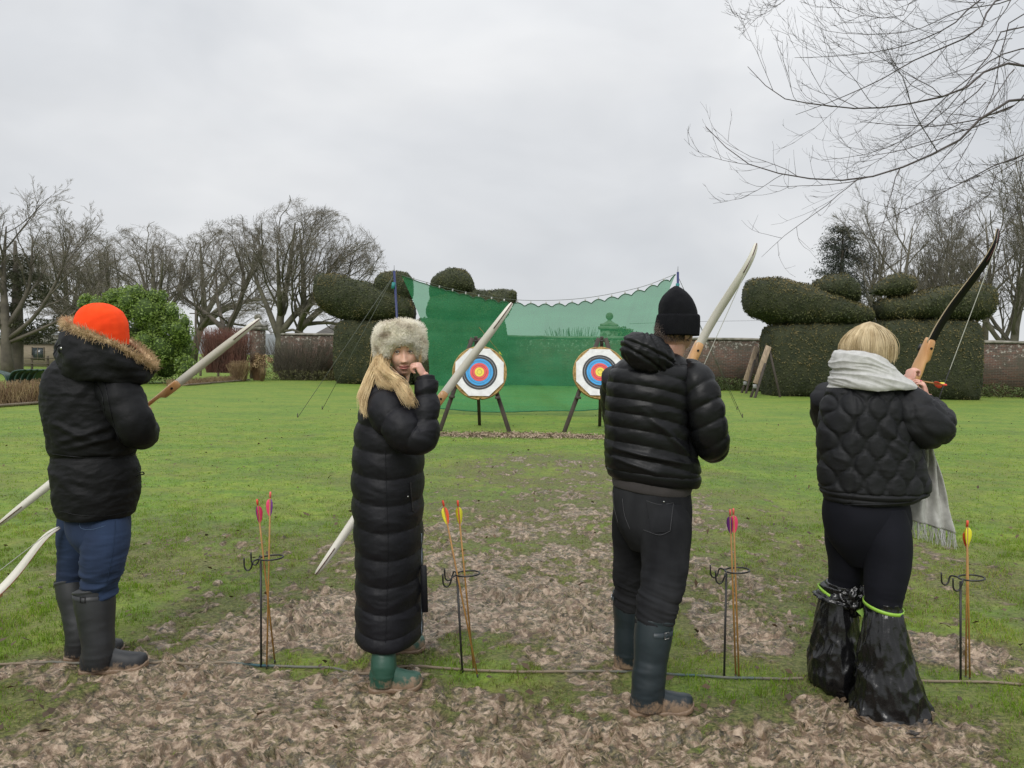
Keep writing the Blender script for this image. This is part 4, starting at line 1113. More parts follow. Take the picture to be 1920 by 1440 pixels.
bot_keys = [at(u, v, NY + dy) for (u, v, dy) in ((800, 762, .1), (830, 766, 0), (880, 770, -.1), (930, 772, -.15), (985, 772, -.2), (1040, 771, -.2), (1090, 769, -.15), (1140, 765, -.1), (1190, 762, 0), (1230, 760, .1), (1256, 758, .1))]
T_, B_ = resample(top_keys, nu), resample(bot_keys, nu)
us = np.linspace(0, 1, nu)
scal = np.abs(np.sin(us * np.pi * 21)) ** 1.0
T_[:, 2] -= (1 - np.abs(np.cos(us * np.pi * 21)) ** .7) * .10 * sstep(.0, .4, us)
vv = np.linspace(0, 1, nv)[:, None, None]
NV = T_[None] * (1 - vv) + B_[None] * vv
side = ((1 - us) ** 7)[None, :, None] - .0
NV[..., 0] += (np.sin(vv[..., 0] * np.pi) * ((1 - us[None]) ** 5 * (.28) - us[None] ** 5 * .35))
NV[..., 1] += np.sin(vv[..., 0] * np.pi) * .35 + fbm(us[None] * 6, vv[..., 0] * 2.5, 1.0, 3) * .20 * (.2 + vv[..., 0]) + ridged(us[None] * 16 + vv[..., 0], vv[..., 0] * 1.2, 4.0, 2) * .035 + np.sin(us[None] * np.pi * 42) * .03 * np.exp(-vv[..., 0] * 8)
NV[..., 2] = np.maximum(NV[..., 2], .03)
mk('mesh', (NV.reshape(-1, 3), [grid_faces(nv, nu, False)]), net_mat(), o)
mk('top_hem', tubes(NV[0][None] + np.array([0, -.02, 0]), np.full((1, nu), .014), 5), M('net_hem', (.015, .10, .045), .7), o)
mk('bottom_hem', tubes(NV[-1][None] + np.array([0, -.02, 0]), np.full((1, nu), .014), 5), M('net_hem_low', (.015, .12, .05), .7), o)
cab = resample([topL] + [at(u, v, NY + .2) for (u, v) in ((860, 545), (965, 562), (1085, 560), (1195, 540))] + [topR], 60)
mk('top_cable', tubes(cab[None], np.full((1, 60), .006), 4), rope_thin, o)
cl = []
for k in range(1, 21):
    i = int(round(k / 21 * (nu - 1))); cl.append(box(NV[0, i] + [0, -.03, .03], (.035, .03, .07)))
    mk('clip', cl[-1], M('net_clip', (.5, .5, .5), .5) if k == 1 else bpy.data.materials['net_clip'], o, False)
tag(o, 'sagging translucent green safety net strung behind the targets', 'net')
for (pb, tp, nm, lb, guys) in ((PL0, at(739, 508, NY - .3), 'net_pole', 'slim dark blue pole holding up the left corner of the net', ((558, 783), (604, 768))), (PL1, at(1271, 510, NY - .3), 'net_pole', 'slim dark blue pole holding the right corner of the net above the beanie', ((1392, 783), (1382, 768)))):
    q = empty(nm, pb)
    mk('shaft', tubes(np.array([[pb - [0, 0, .1], tp]]), np.array([[.034, .030]]), 10), pole_m, q)
    mk('top_pin', tubes(np.array([[tp, tp + [0, 0, .14]]]), np.array([[.007, .005]]), 6), black_metal, q)
    mk('lashing', tubes(np.array([[tp - [0, .02, .30], tp - [.02, .05, .45]]]), np.array([[.05, .045]]), 8), M('lashing_teal', (.02, .20, .20), .6), q)
    for (u, v) in guys:
        e = gr(u, v)
        mk('guy_line', tubes(np.array([[tp - [0, 0, .1], e]]), np.full((1, 2), .0065), 4), rope_thin, q)
        mk('peg', tubes(np.array([[e + [0, 0, .10], e - [0, 0, .1]]]), np.full((1, 2), .012), 6), wood_dark, q)
    tag(q, lb, 'pole')

# ---- target faces on straw bosses on easels
straw_b = M('boss_straw', (.50, .34, .13), .85, (.30, .19, .075), 14.0, bump=.8, bscale=40, bdist=.02)
RINGC = [('face_white', (.74, .74, .74)), ('face_black', (.030, .032, .035)), ('face_blue', (.045, .33, .70)), ('face_red', (.72, .085, .085)), ('face_gold', (.82, .66, .08))]
RM = [M(n, c, .6, tuple(x * .86 for x in c), 9.0, bump=.5, bscale=9, bdist=.02) for n, c in RINGC]
LINE = M('ring_line', (.55, .56, .58), .6)
def disc(c, ax, r, k=48, r0=0.0, ex=None):
    X, Z = ax
    a = np.arange(k) / k * 2 * np.pi + math.pi / 8
    if r0 <= 0:
        V = np.vstack([c, c + r * (np.cos(a)[:, None] * X + np.sin(a)[:, None] * Z)])
        return V, [np.stack([np.zeros(k, int), 1 + np.arange(k), 1 + (np.arange(k) + 1) % k], 1)]
    V = np.vstack([c + r0 * (np.cos(a)[:, None] * X + np.sin(a)[:, None] * Z), c + r * (np.cos(a)[:, None] * X + np.sin(a)[:, None] * Z)])
    i = np.arange(k); j = (i + 1) % k
    return V, [np.stack([i, i + k, j + k, j], 1)]
def target(u, vface, lfoot, rfoot, bfoot, apex, labels):
    Y = 15.5
    g1, g2, g3 = gr(*lfoot), gr(*rfoot), gr(*bfoot)
    ap = at(apex[0], apex[1], (g1[1] + g2[1]) / 2 + .50)
    so = empty('target_easel', ((g1 + g2) / 2) * [1, 1, 0])
    for k, (g, dx) in enumerate(((g1, -.07), (g2, .07))):
        mk('front_leg', bar(g + [0, 0, -.05], ap + [dx, 0, 0], .085, .05, (0, 1, 0), .006), wood_dark, so, False)
    g3 = g3 * [1, 0, 1] + [0, ap[1] + 1.0, 0]
    mk('back_leg', bar(g3 + [0, 0, -.05], ap + [0, .06, .03], .07, .05, (0, 1, 0), .006), wood_dark, so, False)
    for g, s in ((g1, 1), (g2, -1)):
        t = .36; p = g * (1 - t) + ap * t
        mk('peg', bar(p + [0, .03, 0], p + [0, -.30, .02], .10, .05, bev=.006), wood_dark, so, False)
    mk('hinge_bolt', tubes(np.array([[ap + [-.16, .0, -.06], ap + [.16, .0, -.06]]]), np.full((1, 2), .014), 6), black_metal, so)
    tag(so, labels[0], 'easel')
    c = at(u, vface, (g1[1] + g2[1]) / 2 + .13)
    tilt = math.atan2((ap[1] - g1[1]), ap[2]); n = np.array([0, -math.cos(tilt), math.sin(tilt)])
    Xv = np.array([1.0, 0, 0]); Zv = np.cross(n, Xv) * -1; Zv = Zv if Zv[2] > 0 else -Zv
    bo = empty('straw_target', c)
    K = [(-.01, .40), (0, .49), (.03, .53), (.09, .535), (.12, .51), (.13, .40)]
    V = []; kk = 56; a = np.arange(kk) / kk * 2 * np.pi
    for (d, r) in K:
        rr = r * (1 + .012 * np.sin(a * 9 + d * 30) + .008 * np.sin(a * 23))
        V.append(c - n * d + rr[:, None] * (np.cos(a)[:, None] * Xv + np.sin(a)[:, None] * Zv))
    V = np.vstack(V)
    mk('boss', (V, [grid_faces(len(K), kk), np.arange(kk)[None], ((len(K) - 1) * kk + np.arange(kk))[::-1][None]]), straw_b, bo)
    # concentric straw coils on the rim
    for d in (.03, .06, .09):
        P = c - n * d + .538 * (np.cos(a)[:, None] * Xv + np.sin(a)[:, None] * Zv); P = np.vstack([P, P[:1]])
        mk('coil', tubes(P[None], np.full((1, len(P)), .017), 5), straw_b, bo)
    f = mk('paper_face', cat(disc(c + n * .014, (Xv, Zv), .528, 8), disc(c + n * .012, (Xv, Zv), .530, 8, .38)), RM[0], bo, False)
    for (nm, r, k, off) in (('black_ring', .362, 1, .018), ('blue_ring', .277, 2, .022), ('red_ring', .188, 3, .026), ('gold_centre', .095, 4, .030)):
        mk(nm, disc(c + n * off, (Xv, Zv), r), RM[k], f, False)
    for (r, off) in ((.32, .0205), (.232, .0245), (.142, .0285), (.048, .0325)):
        mk('ring_line', disc(c + n * off, (Xv, Zv), r + .0022, 48, r - .0022), LINE if r > .3 else RM[1], f, False)
    tag(bo, labels[1], 'target')
target(899, 698, (823, 808), (957, 811), (898, 800), (892, 634), ('dark wooden easel behind the woman in the fur hat', 'straw target with ringed paper face crossed by a white bow limb'))
target(1125, 698, (1056, 811), (1192, 812), (1128, 802), (1129, 634), ('dark wooden easel partly hidden by the man in the black beanie', 'straw target with ringed paper face beside the padded black jacket'))
# spare easels
def spare(pl, pr_, bk, top, lb):
    g1, g2, g3 = gr(*pl), gr(*pr_), gr(*bk)
    Y = g1[1]; ap = at(top[0], top[1], Y + .6)
    q = empty('spare_easel', g1 * [1, 1, 0])
    mk('front_leg', bar(g1 - [0, 0, .05], ap, .10, .06, (0, 1, 0), .008), wood_dark, q, False)
    mk('front_leg', bar(g2 - [0, 0, .05], ap + [.12, .1, 0], .10, .06, (0, 1, 0), .008), wood_dark, q, False)
    mk('back_leg', bar(g3 - [0, 0, .05], ap + [.06, .1, 0], .09, .06, (0, 1, 0), .008), wood_dark, q, False)
    d = unit(ap - g1); p = g1 + d * .62
    mk('plank', bar(p - [0, .06, 0], ap + d * .02 - [0, .06, 0], .24, .06, (0, 1, 0), .008), wood_pale, q, False)
    mk('bracket', box(g1 + d * .5 - [0, .06, 0], (.14, .08, .16), None, .01), M('steel_bracket', (.30, .30, .30), .5) if 'steel_bracket' not in bpy.data.materials else bpy.data.materials['steel_bracket'], q, False)
    tag(q, lb, 'easel')
spare((1390, 737), (1398, 738), (1434, 738), (1418, 651), 'smaller spare target easel with a pale plank, farther of two')
spare((1407, 745), (1415, 746), (1463, 745), (1440, 650), 'nearer spare target easel with a long pale plank and splayed back leg')

# ---- arrows
def arrow(name, tip, nock, vanes, nockm, label, cat_='arrow', group=None, roll=0.0):
    tip, nock = np.array(tip, float), np.array(nock, float)
    d = unit(nock - tip); B = basis(d)
    o = empty(name, tip)
    mk('shaft', tubes(np.array([[tip + d * .02, nock - d * .012]]), np.full((1, 2), .0042), 8), shaft_m, o)
    mk('point', tubes(np.array([[tip, tip + d * .012, tip + d * .03]]), np.array([[.001, .0042, .0046]]), 8), black_metal, o)
    mk('nock', tubes(np.array([[nock - d * .030, nock - d * .012, nock]]), np.array([[.0045, .0055, .005]]), 8), nockm, o)
    for k in range(3):
        a = roll + k * 2 * math.pi / 3; r = B[:, 0] * math.cos(a) + B[:, 1] * math.sin(a); s = np.cross(d, r)
        L0 = nock - d * .118
        prof = [(0, .003), (.018, .011), (.045, .0165), (.065, .0155), (.078, .010), (.083, .003)]
        V = []
        for (t, h) in prof:
            for sg in (-.0006, .0006): V += [L0 + d * t + r * .003 + s * sg, L0 + d * t + r * (h + .003) + s * sg]
        V = np.array(V); n = len(prof); i = np.arange(n - 1) * 4
        F = np.concatenate([np.stack([i, i + 1, i + 5, i + 4], 1), np.stack([i + 2, i + 6, i + 7, i + 3], 1), np.stack([i + 1, i + 3, i + 7, i + 5], 1)])
        mk('vane', (V, [F]), vanes[k % len(vanes)], o, False)
    tag(o, label, cat_, group)
    return o
def ground_stand(base_uv, top_uv, label, flip=1):
    g = gr(*base_uv); t = at(top_uv[0], top_uv[1], g[1])
    o = empty('arrow_stand', g)
    mk('rod', tubes(np.array([[g - [0, 0, .12], t]]), np.full((1, 2), .0055), 8), black_metal, o)
    a = np.linspace(0, 2 * np.pi, 30); cx = t + [.052, .0, .018]
    mk('ring', tubes(np.stack([cx[0] + .058 * np.cos(a), cx[1] + .05 * np.sin(a), cx[2] + .004 * np.cos(a)], 1)[None], np.full((1, 30), .0042), 6), black_metal, o)
    for dy in (-.05, .05):
        P = np.array([[0, dy * .3, .015], [-.02, dy, .012], [-.03, dy, -.02], [-.045, dy, -.034], [-.062, dy, -.02], [-.066, dy, .028]]) + t
        mk('hook', tubes(resample(P, 16)[None], np.full((1, 16), .0042), 6), black_metal, o)
    tag(o, label, 'stand')
    return g
st_spec = [((490, 1247), (489, 1052), 'black wire arrow stand beside the man in the parka', [((516, 1240), (482, 936), [PINK, PURP, PINK], NOCKR, 'shorter pink and purple fletched arrow leaning left in the stand near the parka'), ((500, 1250), (507, 922), [PINK, PINK, PURP], NOCKP, 'taller pink fletched arrow standing upright in the stand near the parka')]),
           ((870, 1258), (857, 1082), 'black wire arrow stand beside the woman in the long padded coat', [((897, 1268), (830, 938), [ORANGE, YEL, ORANGE], NOCKR, 'left orange and yellow fletched arrow beside the long padded coat'), ((889, 1256), (858, 938), [YEL, ORANGE, YEL], NOCKR, 'right yellow fletched arrow beside the long padded coat')]),
           ((1358, 1270), (1362, 1076), 'black wire arrow stand right of the man in the beanie', [((1380, 1268), (1369, 955), [PURP, PURP, PINK], NOCKP, 'purple fletched arrow right of the man in the beanie'), ((1386, 1272), (1375, 953), [PINK, PINK, PURP], NOCKP, 'pink fletched arrow right of the man in the beanie')]),
           ((1803, 1278), (1801, 1090), 'black wire arrow stand right of the woman with black bin bags', [((1811, 1270), (1814, 976), [YEL, YEL, YEL], NOCKR, 'near yellow fletched arrow in the rightmost stand'), ((1819, 1274), (1813, 982), [YEL, YEL, ORANGE], NOCKR, 'far yellow fletched arrow in the rightmost stand')])]
for k, (b_, t_, lb, ars) in enumerate(st_spec):
    g = ground_stand(b_, t_, lb)
    for j, (tp, nk, vn, nm, al) in enumerate(ars):
        p = gr(*tp); q = at(nk[0], nk[1], g[1] + (.0 if j == 0 else .02))
        arrow('arrow', p - [0, 0, .02], q, vn, nm, al, roll=.5 + k * 1.1 + j)
arrow('arrow', at(897, 612, 19.6), at(941, 666, 19.4), [YEL, YEL, YEL], M('nock_lime', (.62, .75, .05), .5), 'yellow-green arrow hanging in the net above the left target')

# ---- shooting-line rope
rk_ = [(-40, 1249), (60, 1250), (200, 1250), (330, 1246), (430, 1245), (520, 1248), (600, 1252), (700, 1258), (800, 1253), (900, 1258), (1000, 1264), (1100, 1264), (1200, 1266), (1300, 1271), (1440, 1276), (1600, 1278), (1720, 1279), (1820, 1281), (1960, 1288)]
RP = resample([gr(*p) for p in rk_], 400)
RP[:, 2] = gz(RP[:, 0], RP[:, 1]) + .012
RP[:, 2] = np.convolve(np.pad(RP[:, 2], 6, 'edge'), np.ones(13) / 13, 'valid') - .004
def rope_mat():
    m = M('rope', (.025, .075, .095), .8, (.03, .10, .11), 30.0, bump=.6, bscale=90, bdist=.004)
    N, L = nt(m); b = N['Principled BSDF']; old = b.inputs['Base Color'].links[0].from_socket
    g = N.new('ShaderNodeNewGeometry'); n = N.new('ShaderNodeTexNoise'); n.inputs['Scale'].default_value = 1.3; n.inputs['Detail'].default_value = 5; L.new(g.outputs['Position'], n.inputs['Vector'])
    r = N.new('ShaderNodeMapRange'); r.inputs[1].default_value = .40; r.inputs[2].default_value = .50; L.new(n.outputs['Fac'], r.inputs[0])
    x = N.new('ShaderNodeMix'); x.data_type = 'RGBA'; L.new(r.outputs[0], x.inputs[0]); L.new(old, x.inputs[6]); x.inputs[7].default_value = (.21, .165, .115, 1); L.new(x.outputs[2], b.inputs['Base Color'])
    return m
rp = mk('shooting_line_rope', tubes(RP[None], np.full((1, 400), .0062) * (1 + .1 * np.sin(np.arange(400) * 2.1))[None], 8), rope_mat())
tag(rp, 'muddy blue and tan rope laid along the ground as the shooting line', 'rope')

# ---- bows
def bow(name, tipU, tipL, bdir, limb, edge, label, L_=None, string=True, tipdeco=True, emblem=False):
    """recurve bow between two world points; bdir points from the grip towards the string"""
    tU, tL = np.array(tipU, float), np.array(tipL, float)
    A = unit(tU - tL); Lh = np.linalg.norm(tU - tL) / 2; c = (tU + tL) / 2
    Bv = np.array(bdir, float); Bv = unit(Bv - A * np.dot(Bv, A)); W = np.cross(A, Bv)
    o = empty(name, c)
    off = .17 * (Lh / .82)
    c0 = c - Bv * off * .85          # grip axis sits behind the tips
    sc_ = Lh / .82
    def pt(z, b, w): return c0 + A * (z * sc_) + Bv * (b * sc_) + W * w
    for sgn, nm in ((1, 'upper_limb'), (-1, 'lower_limb')):
        zk = np.array([.245, .33, .44, .55, .65, .72, .77, .80, .82])
        bk = np.array([-.004, .010, .045, .095, .140, .162, .163, .156, .145])
        wk = np.array([.0225, .0225, .0225, .0215, .0195, .017, .0145, .012, .007])
        t = np.linspace(0, 1, 34); z = .245 + (.82 - .245) * t
        b = np.interp(z, zk, bk); b = np.convolve(np.pad(b, 2, 'reflect', reflect_type='odd'), np.ones(5) / 5, 'valid'); w = np.interp(z, zk, wk)
        th = .0042 - .002 * t
        V = []
        for zi, bi, wi, hi in zip(z, b, w, th):
            for (sw, sb) in ((-1, -1), (1, -1), (1, 1), (-1, 1)): V.append(pt(sgn * zi, bi + sb * hi, sw * wi))
        V = np.array(V); n = len(z); F = grid_faces(n, 4)
        F = [F, np.arange(4)[::-1][None], ((n - 1) * 4 + np.arange(4))[None]]
        mid = np.concatenate([np.tile([0, 1, 0, 1], n - 1), [0, 0]])
        lo = mk(nm, (V, F), [limb, edge], o, False, mid)
        if tipdeco:
            P = np.stack([pt(sgn * zi, bi + .0055, 0) for zi, bi in zip(z[24:], b[24:])])
            mk('string_groove', tubes(P[None], np.full((1, len(P)), .0024), 5), M('groove', (.10, .03, .03), .6) if 'groove' not in bpy.data.materials else bpy.data.materials['groove'], lo)
        if emblem and sgn == -1:
            e0 = [pt(-zi, bi + .0062, wi) for (zi, bi, wi) in ((.335, np.interp(.335, z, b), -.014), (.335, np.interp(.335, z, b), .014), (.375, np.interp(.375, z, b), .014), (.375, np.interp(.375, z, b), -.014))]
            mk('emblem', (np.array(e0), [np.array([[0, 1, 2, 3]])]), M('emblem_ink', (.03, .03, .05), .6, (.45, .43, .40), 120.0, lo=.5, hi=.55), lo, False)
            e0 = [pt(-zi, bi + .0062, wi) for (zi, bi, wi) in ((.42, np.interp(.42, z, b), -.010), (.42, np.interp(.42, z, b), .010), (.445, np.interp(.445, z, b), .010), (.445, np.interp(.445, z, b), -.010))]
            mk('print', (np.array(e0), [np.array([[0, 1, 2, 3]])]), M('print_ink', (.25, .24, .24), .6, (.5, .48, .42), 160.0), lo, False)
    # riser: sections (z, b0, b1, half width, w shift)
    sec = [(-.27, -.030, .002, .020, 0), (-.255, -.034, .010, .023, 0), (-.20, -.040, .022, .024, 0), (-.15, -.046, .016, .021, 0), (-.09, -.050, -.002, .018, 0), (-.045, -.046, -.012, .0165, 0), (0, -.036, -.004, .017, 0), (.03, -.030, .014, .020, 0),
           (.045, -.052, .020, .011, -.010), (.10, -.052, .024, .011, -.010), (.15, -.048, .022, .011, -.010), (.17, -.044, .020, .022, 0), (.215, -.038, .014, .024, 0), (.255, -.034, .010, .023, 0), (.272, -.030, .002, .020, 0)]
    V = []
    for (z, b0, b1, w, ws) in sec:
        bm, bh = (b0 + b1) / 2, (b1 - b0) / 2
        for a in np.arange(12) / 12 * 2 * np.pi:
            ca, sa = math.cos(a), math.sin(a)
            V.append(pt(z, bm + bh * np.sign(sa) * abs(sa) ** .45, ws + w * np.sign(ca) * abs(ca) ** .45))
    V = np.array(V); n = len(sec)
    rs = mk('riser', (V, [grid_faces(n, 12), np.arange(12)[::-1][None], ((n - 1) * 12 + np.arange(12))[None]]), wood_bow, o, False)
    for (z, bb) in ((.225, .0135), (-.225, .0135)):
        X = disc(pt(z, bb + .004, 0), (A, W), .0062, 16)
        mk('bolt_hole', tubes(np.array([[pt(z, bb - .004, 0), pt(z, bb + .0045, 0)]]), np.full((1, 2), .0062), 12), hole_m, rs)
    mk('arrow_rest', box(pt(.035, -.01, .014), (.03, .008, .012), np.stack([Bv, W, A], 1)), black_metal, rs, False)
    mk('grip_band', bar(pt(.20, -.048, .0), pt(.235, -.044, .0), .04, .012, tuple(Bv)), black_metal, rs, False)
    if string:
        s0, s1 = pt(.82, .150, 0), pt(-.82, .150, 0); k0, k1 = pt(.735, .172, 0), pt(-.735, .172, 0)
        mk('string', tubes(np.array([[s0, k0, k0 * .55 + k1 * .45, k0 * .5 + k1 * .5, k0 * .45 + k1 * .55, k1, s1]]), np.full((1, 7), .0019), 6), string_m, o)
        q0, q1 = k0 * .60 + k1 * .40, k0 * .42 + k1 * .58
        mk('serving', tubes(np.array([[q0, q1]]), np.full((1, 2), .0027), 6), string_dark, o)
    tag(o, label, 'bow')
    return o, pt
# ------------------------------------------------------------------ people
skin_m = M('skin', (.80, .50, .38), .46, (.74, .42, .31), 14.0, sub=.12, bump=.08, bscale=160)
skin_hand = M('skin_hand', (.62, .355, .275), .5, (.55, .28, .215), 18.0, sub=.12)
skin_man = M('skin_man', (.42, .235, .165), .55, (.33, .175, .12), 20.0, sub=.1, bump=.15, bscale=160)
lip_m = M('lips', (.58, .22, .19), .4)
brow_m = M('brow_hair', (.13, .075, .045), .7)
eye_w = M('eye_white', (.62, .60, .58), .2); eye_d = M('eye_iris', (.035, .028, .024), .15)
hair_blonde = M('hair_blonde', (.80, .62, .36), .40, (.58, .41, .21), 26.0, stretch=(1, 1, .25), lo=.35, hi=.65)
hair_ash = M('hair_ash', (.66, .53, .33), .40, (.42, .31, .165), 30.0, stretch=(1, 1, .2), lo=.35, hi=.65)
hair_short = M('hair_short', (.075, .055, .042), .7, (.13, .10, .08), 60.0)
fur_cream = M('fur_cream', (.93, .88, .75), .7, (.52, .43, .33), 15.0, stretch=(.8, .8, 1.4), lo=.48, hi=.70, detail=6, col3=(.88, .85, .76), scale3=8.0)
fur_dark = M('fur_under', (.78, .72, .60), .8, (.44, .37, .29), 15.0, stretch=(.8, .8, 1.4), lo=.48, hi=.70)
fur_tan = M('fur_tan', (.58, .42, .24), .75, (.36, .24, .125), 22.0, lo=.4, hi=.65)
nylon = M('black_nylon', (.0045, .0047, .0055), .42, (.0065, .0068, .008), 6.0, bump=.25, bscale=70, bdist=.003, spec=.24)
parka_m = M('black_parka', (.0040, .0042, .0050), .60, (.0060, .0062, .0073), 6.0, bump=.5, bscale=26, bdist=.008, spec=.20)
puffer_m = M('navy_black_puffer', (.0045, .0045, .0068), .55, (.0065, .0065, .0095), 7.0, bump=.3, bscale=60, bdist=.004, spec=.26)
quilt_m = M('charcoal_quilted', (.0085, .0088, .0105), .62, (.012, .0125, .0145), 8.0, bump=.3, bscale=80, bdist=.003, spec=.26)
denim = M('blue_denim', (.0060, .0150, .042), .9, (.0140, .0320, .078), 5.0, stretch=(1, 1, .35), bump=.35, bscale=220, bdist=.001, lo=.4, hi=.72)
denim_blk = M('black_denim', (.0110, .0113, .0130), .9, (.0250, .0255, .0280), 6.0, stretch=(1, 1, .4), bump=.35, bscale=220, bdist=.001, lo=.42, hi=.72, spec=.15)
legging_m = M('leggings', (.0042, .0046, .0082), .8, (.006, .0064, .011), 8.0, spec=.2)
shirt_m = M('dark_jersey', (.036, .031, .031), .9, (.046, .040, .040), 20.0)
beanie_m = M('black_knit', (.0035, .0037, .0055), .9, (.006, .0062, .008), 30.0, bump=.6, bscale=160, bdist=.003, spec=.2)
orange_m = M('orange_knit', (.95, .075, .012), .85, (.90, .060, .010), 10.0, bump=.3, bscale=160, bdist=.002, spec=.2)
scarf_m = M('grey_scarf', (.50, .495, .48), .95, (.41, .405, .39), 40.0, bump=.6, bscale=190, bdist=.002, sheen=.2, spec=.1)
bag_m = M('bin_bag', (.0045, .0045, .005), .24, (.007, .007, .0075), 12.0, bump=.35, bscale=22, bdist=.008, spec=.5)
tape_m = M('lime_tape', (.30, .55, .06), .45)
steel_m = M('buckle_steel', (.45, .45, .44), .3, metal=.9)
zip_m = M('zip', (.20, .24, .28), .4)
def boot_mat(name, c, c2, level=.10, rough=.42):
    m = M(name, c, rough, c2, 7.0, bump=.15, bscale=60, bdist=.002)
    N, L = nt(m); b = N['Principled BSDF']; old = b.inputs['Base Color'].links[0].from_socket
    g = N.new('ShaderNodeNewGeometry'); s = N.new('ShaderNodeSeparateXYZ'); L.new(g.outputs['Position'], s.inputs[0])
    n = N.new('ShaderNodeTexNoise'); n.inputs['Scale'].default_value = 22; n.inputs['Detail'].default_value = 7; n.inputs['Roughness'].default_value = .7; L.new(g.outputs['Position'], n.inputs['Vector'])
    a = N.new('ShaderNodeMath'); a.operation = 'MULTIPLY_ADD'; L.new(n.outputs['Fac'], a.inputs[0]); a.inputs[1].default_value = -level * 2.6; L.new(s.outputs['Z'], a.inputs[2])
    r = N.new('ShaderNodeMapRange'); r.inputs[1].default_value = -level * 1.0; r.inputs[2].default_value = -level * .55; r.inputs[3].default_value = 1; r.inputs[4].default_value = 0; L.new(a.outputs[0], r.inputs[0])
    x = N.new('ShaderNodeMix'); x.data_type = 'RGBA'; L.new(r.outputs[0], x.inputs[0]); L.new(old, x.inputs[6]); x.inputs[7].default_value = (.225, .155, .10, 1)
    L.new(x.outputs[2], b.inputs['Base Color'])
    return m
boot_grey = boot_mat('boot_charcoal', (.013, .014, .016), (.021, .0225, .025), .06, .48)
boot_navy = boot_mat('boot_navy', (.010, .0175, .022), (.016, .026, .032), .10, .40)
boot_green = boot_mat('boot_green', (.014, .060, .038), (.022, .078, .052), .085, .45)
mud_m = M('boot_mud', (.25, .17, .11), .5, (.16, .105, .066), 14.0, bump=.8, bscale=60, bdist=.006)

def sec(v, uL, uR, b, Y):
    c = at((uL + uR) / 2, v, Y)
    return (c[0], c[1], c[2], max((uR - uL) / 2 * Y / FPX - .006, .004), b)
def key(u, v, Y, r):
    return (*at(u, v, Y), r)

# cloth relief
def wrinkle(V, amp, fx=7.0, fz=16.0, seed=0.0, o=3):
    n = ridged(V[..., 0] * fx + seed, V[..., 1] * fx, V[..., 2] * fz + seed * 1.7 + .8 * pn(V[..., 0] * 3, V[..., 1] * 3, V[..., 2] * 3 + seed), o, .5)
    return amp * np.clip(n * .6, -1, 1.1)
def puff(ph, amp, sharp=.5):
    """baffle profile: sharp seam at whole numbers"""
    f = np.abs(np.sin(np.pi * ph))
    return amp * (f ** sharp - .75)
def folds(V, lst):
    """raised creases along picture segments ((u0,v0),(u1,v1),Y,amp,width)"""
    d_ = np.zeros(V.shape[:-1])
    for (a, b, Y, amp, w) in lst:
        A_, B_ = at(*a, Y)[[0, 2]], at(*b, Y)[[0, 2]]
        p = V[..., [0, 2]] - A_; ab = B_ - A_; L2 = (ab ** 2).sum(); t = np.clip((p @ ab) / L2, 0, 1)
        dist = np.linalg.norm(p - t[..., None] * ab, axis=-1)
        d_ = d_ + amp * np.exp(-(dist / w) ** 2) * np.sin(np.pi * np.clip(t, .04, .96)) ** .5 * (V[..., 1] < Y + .05)
    return d_

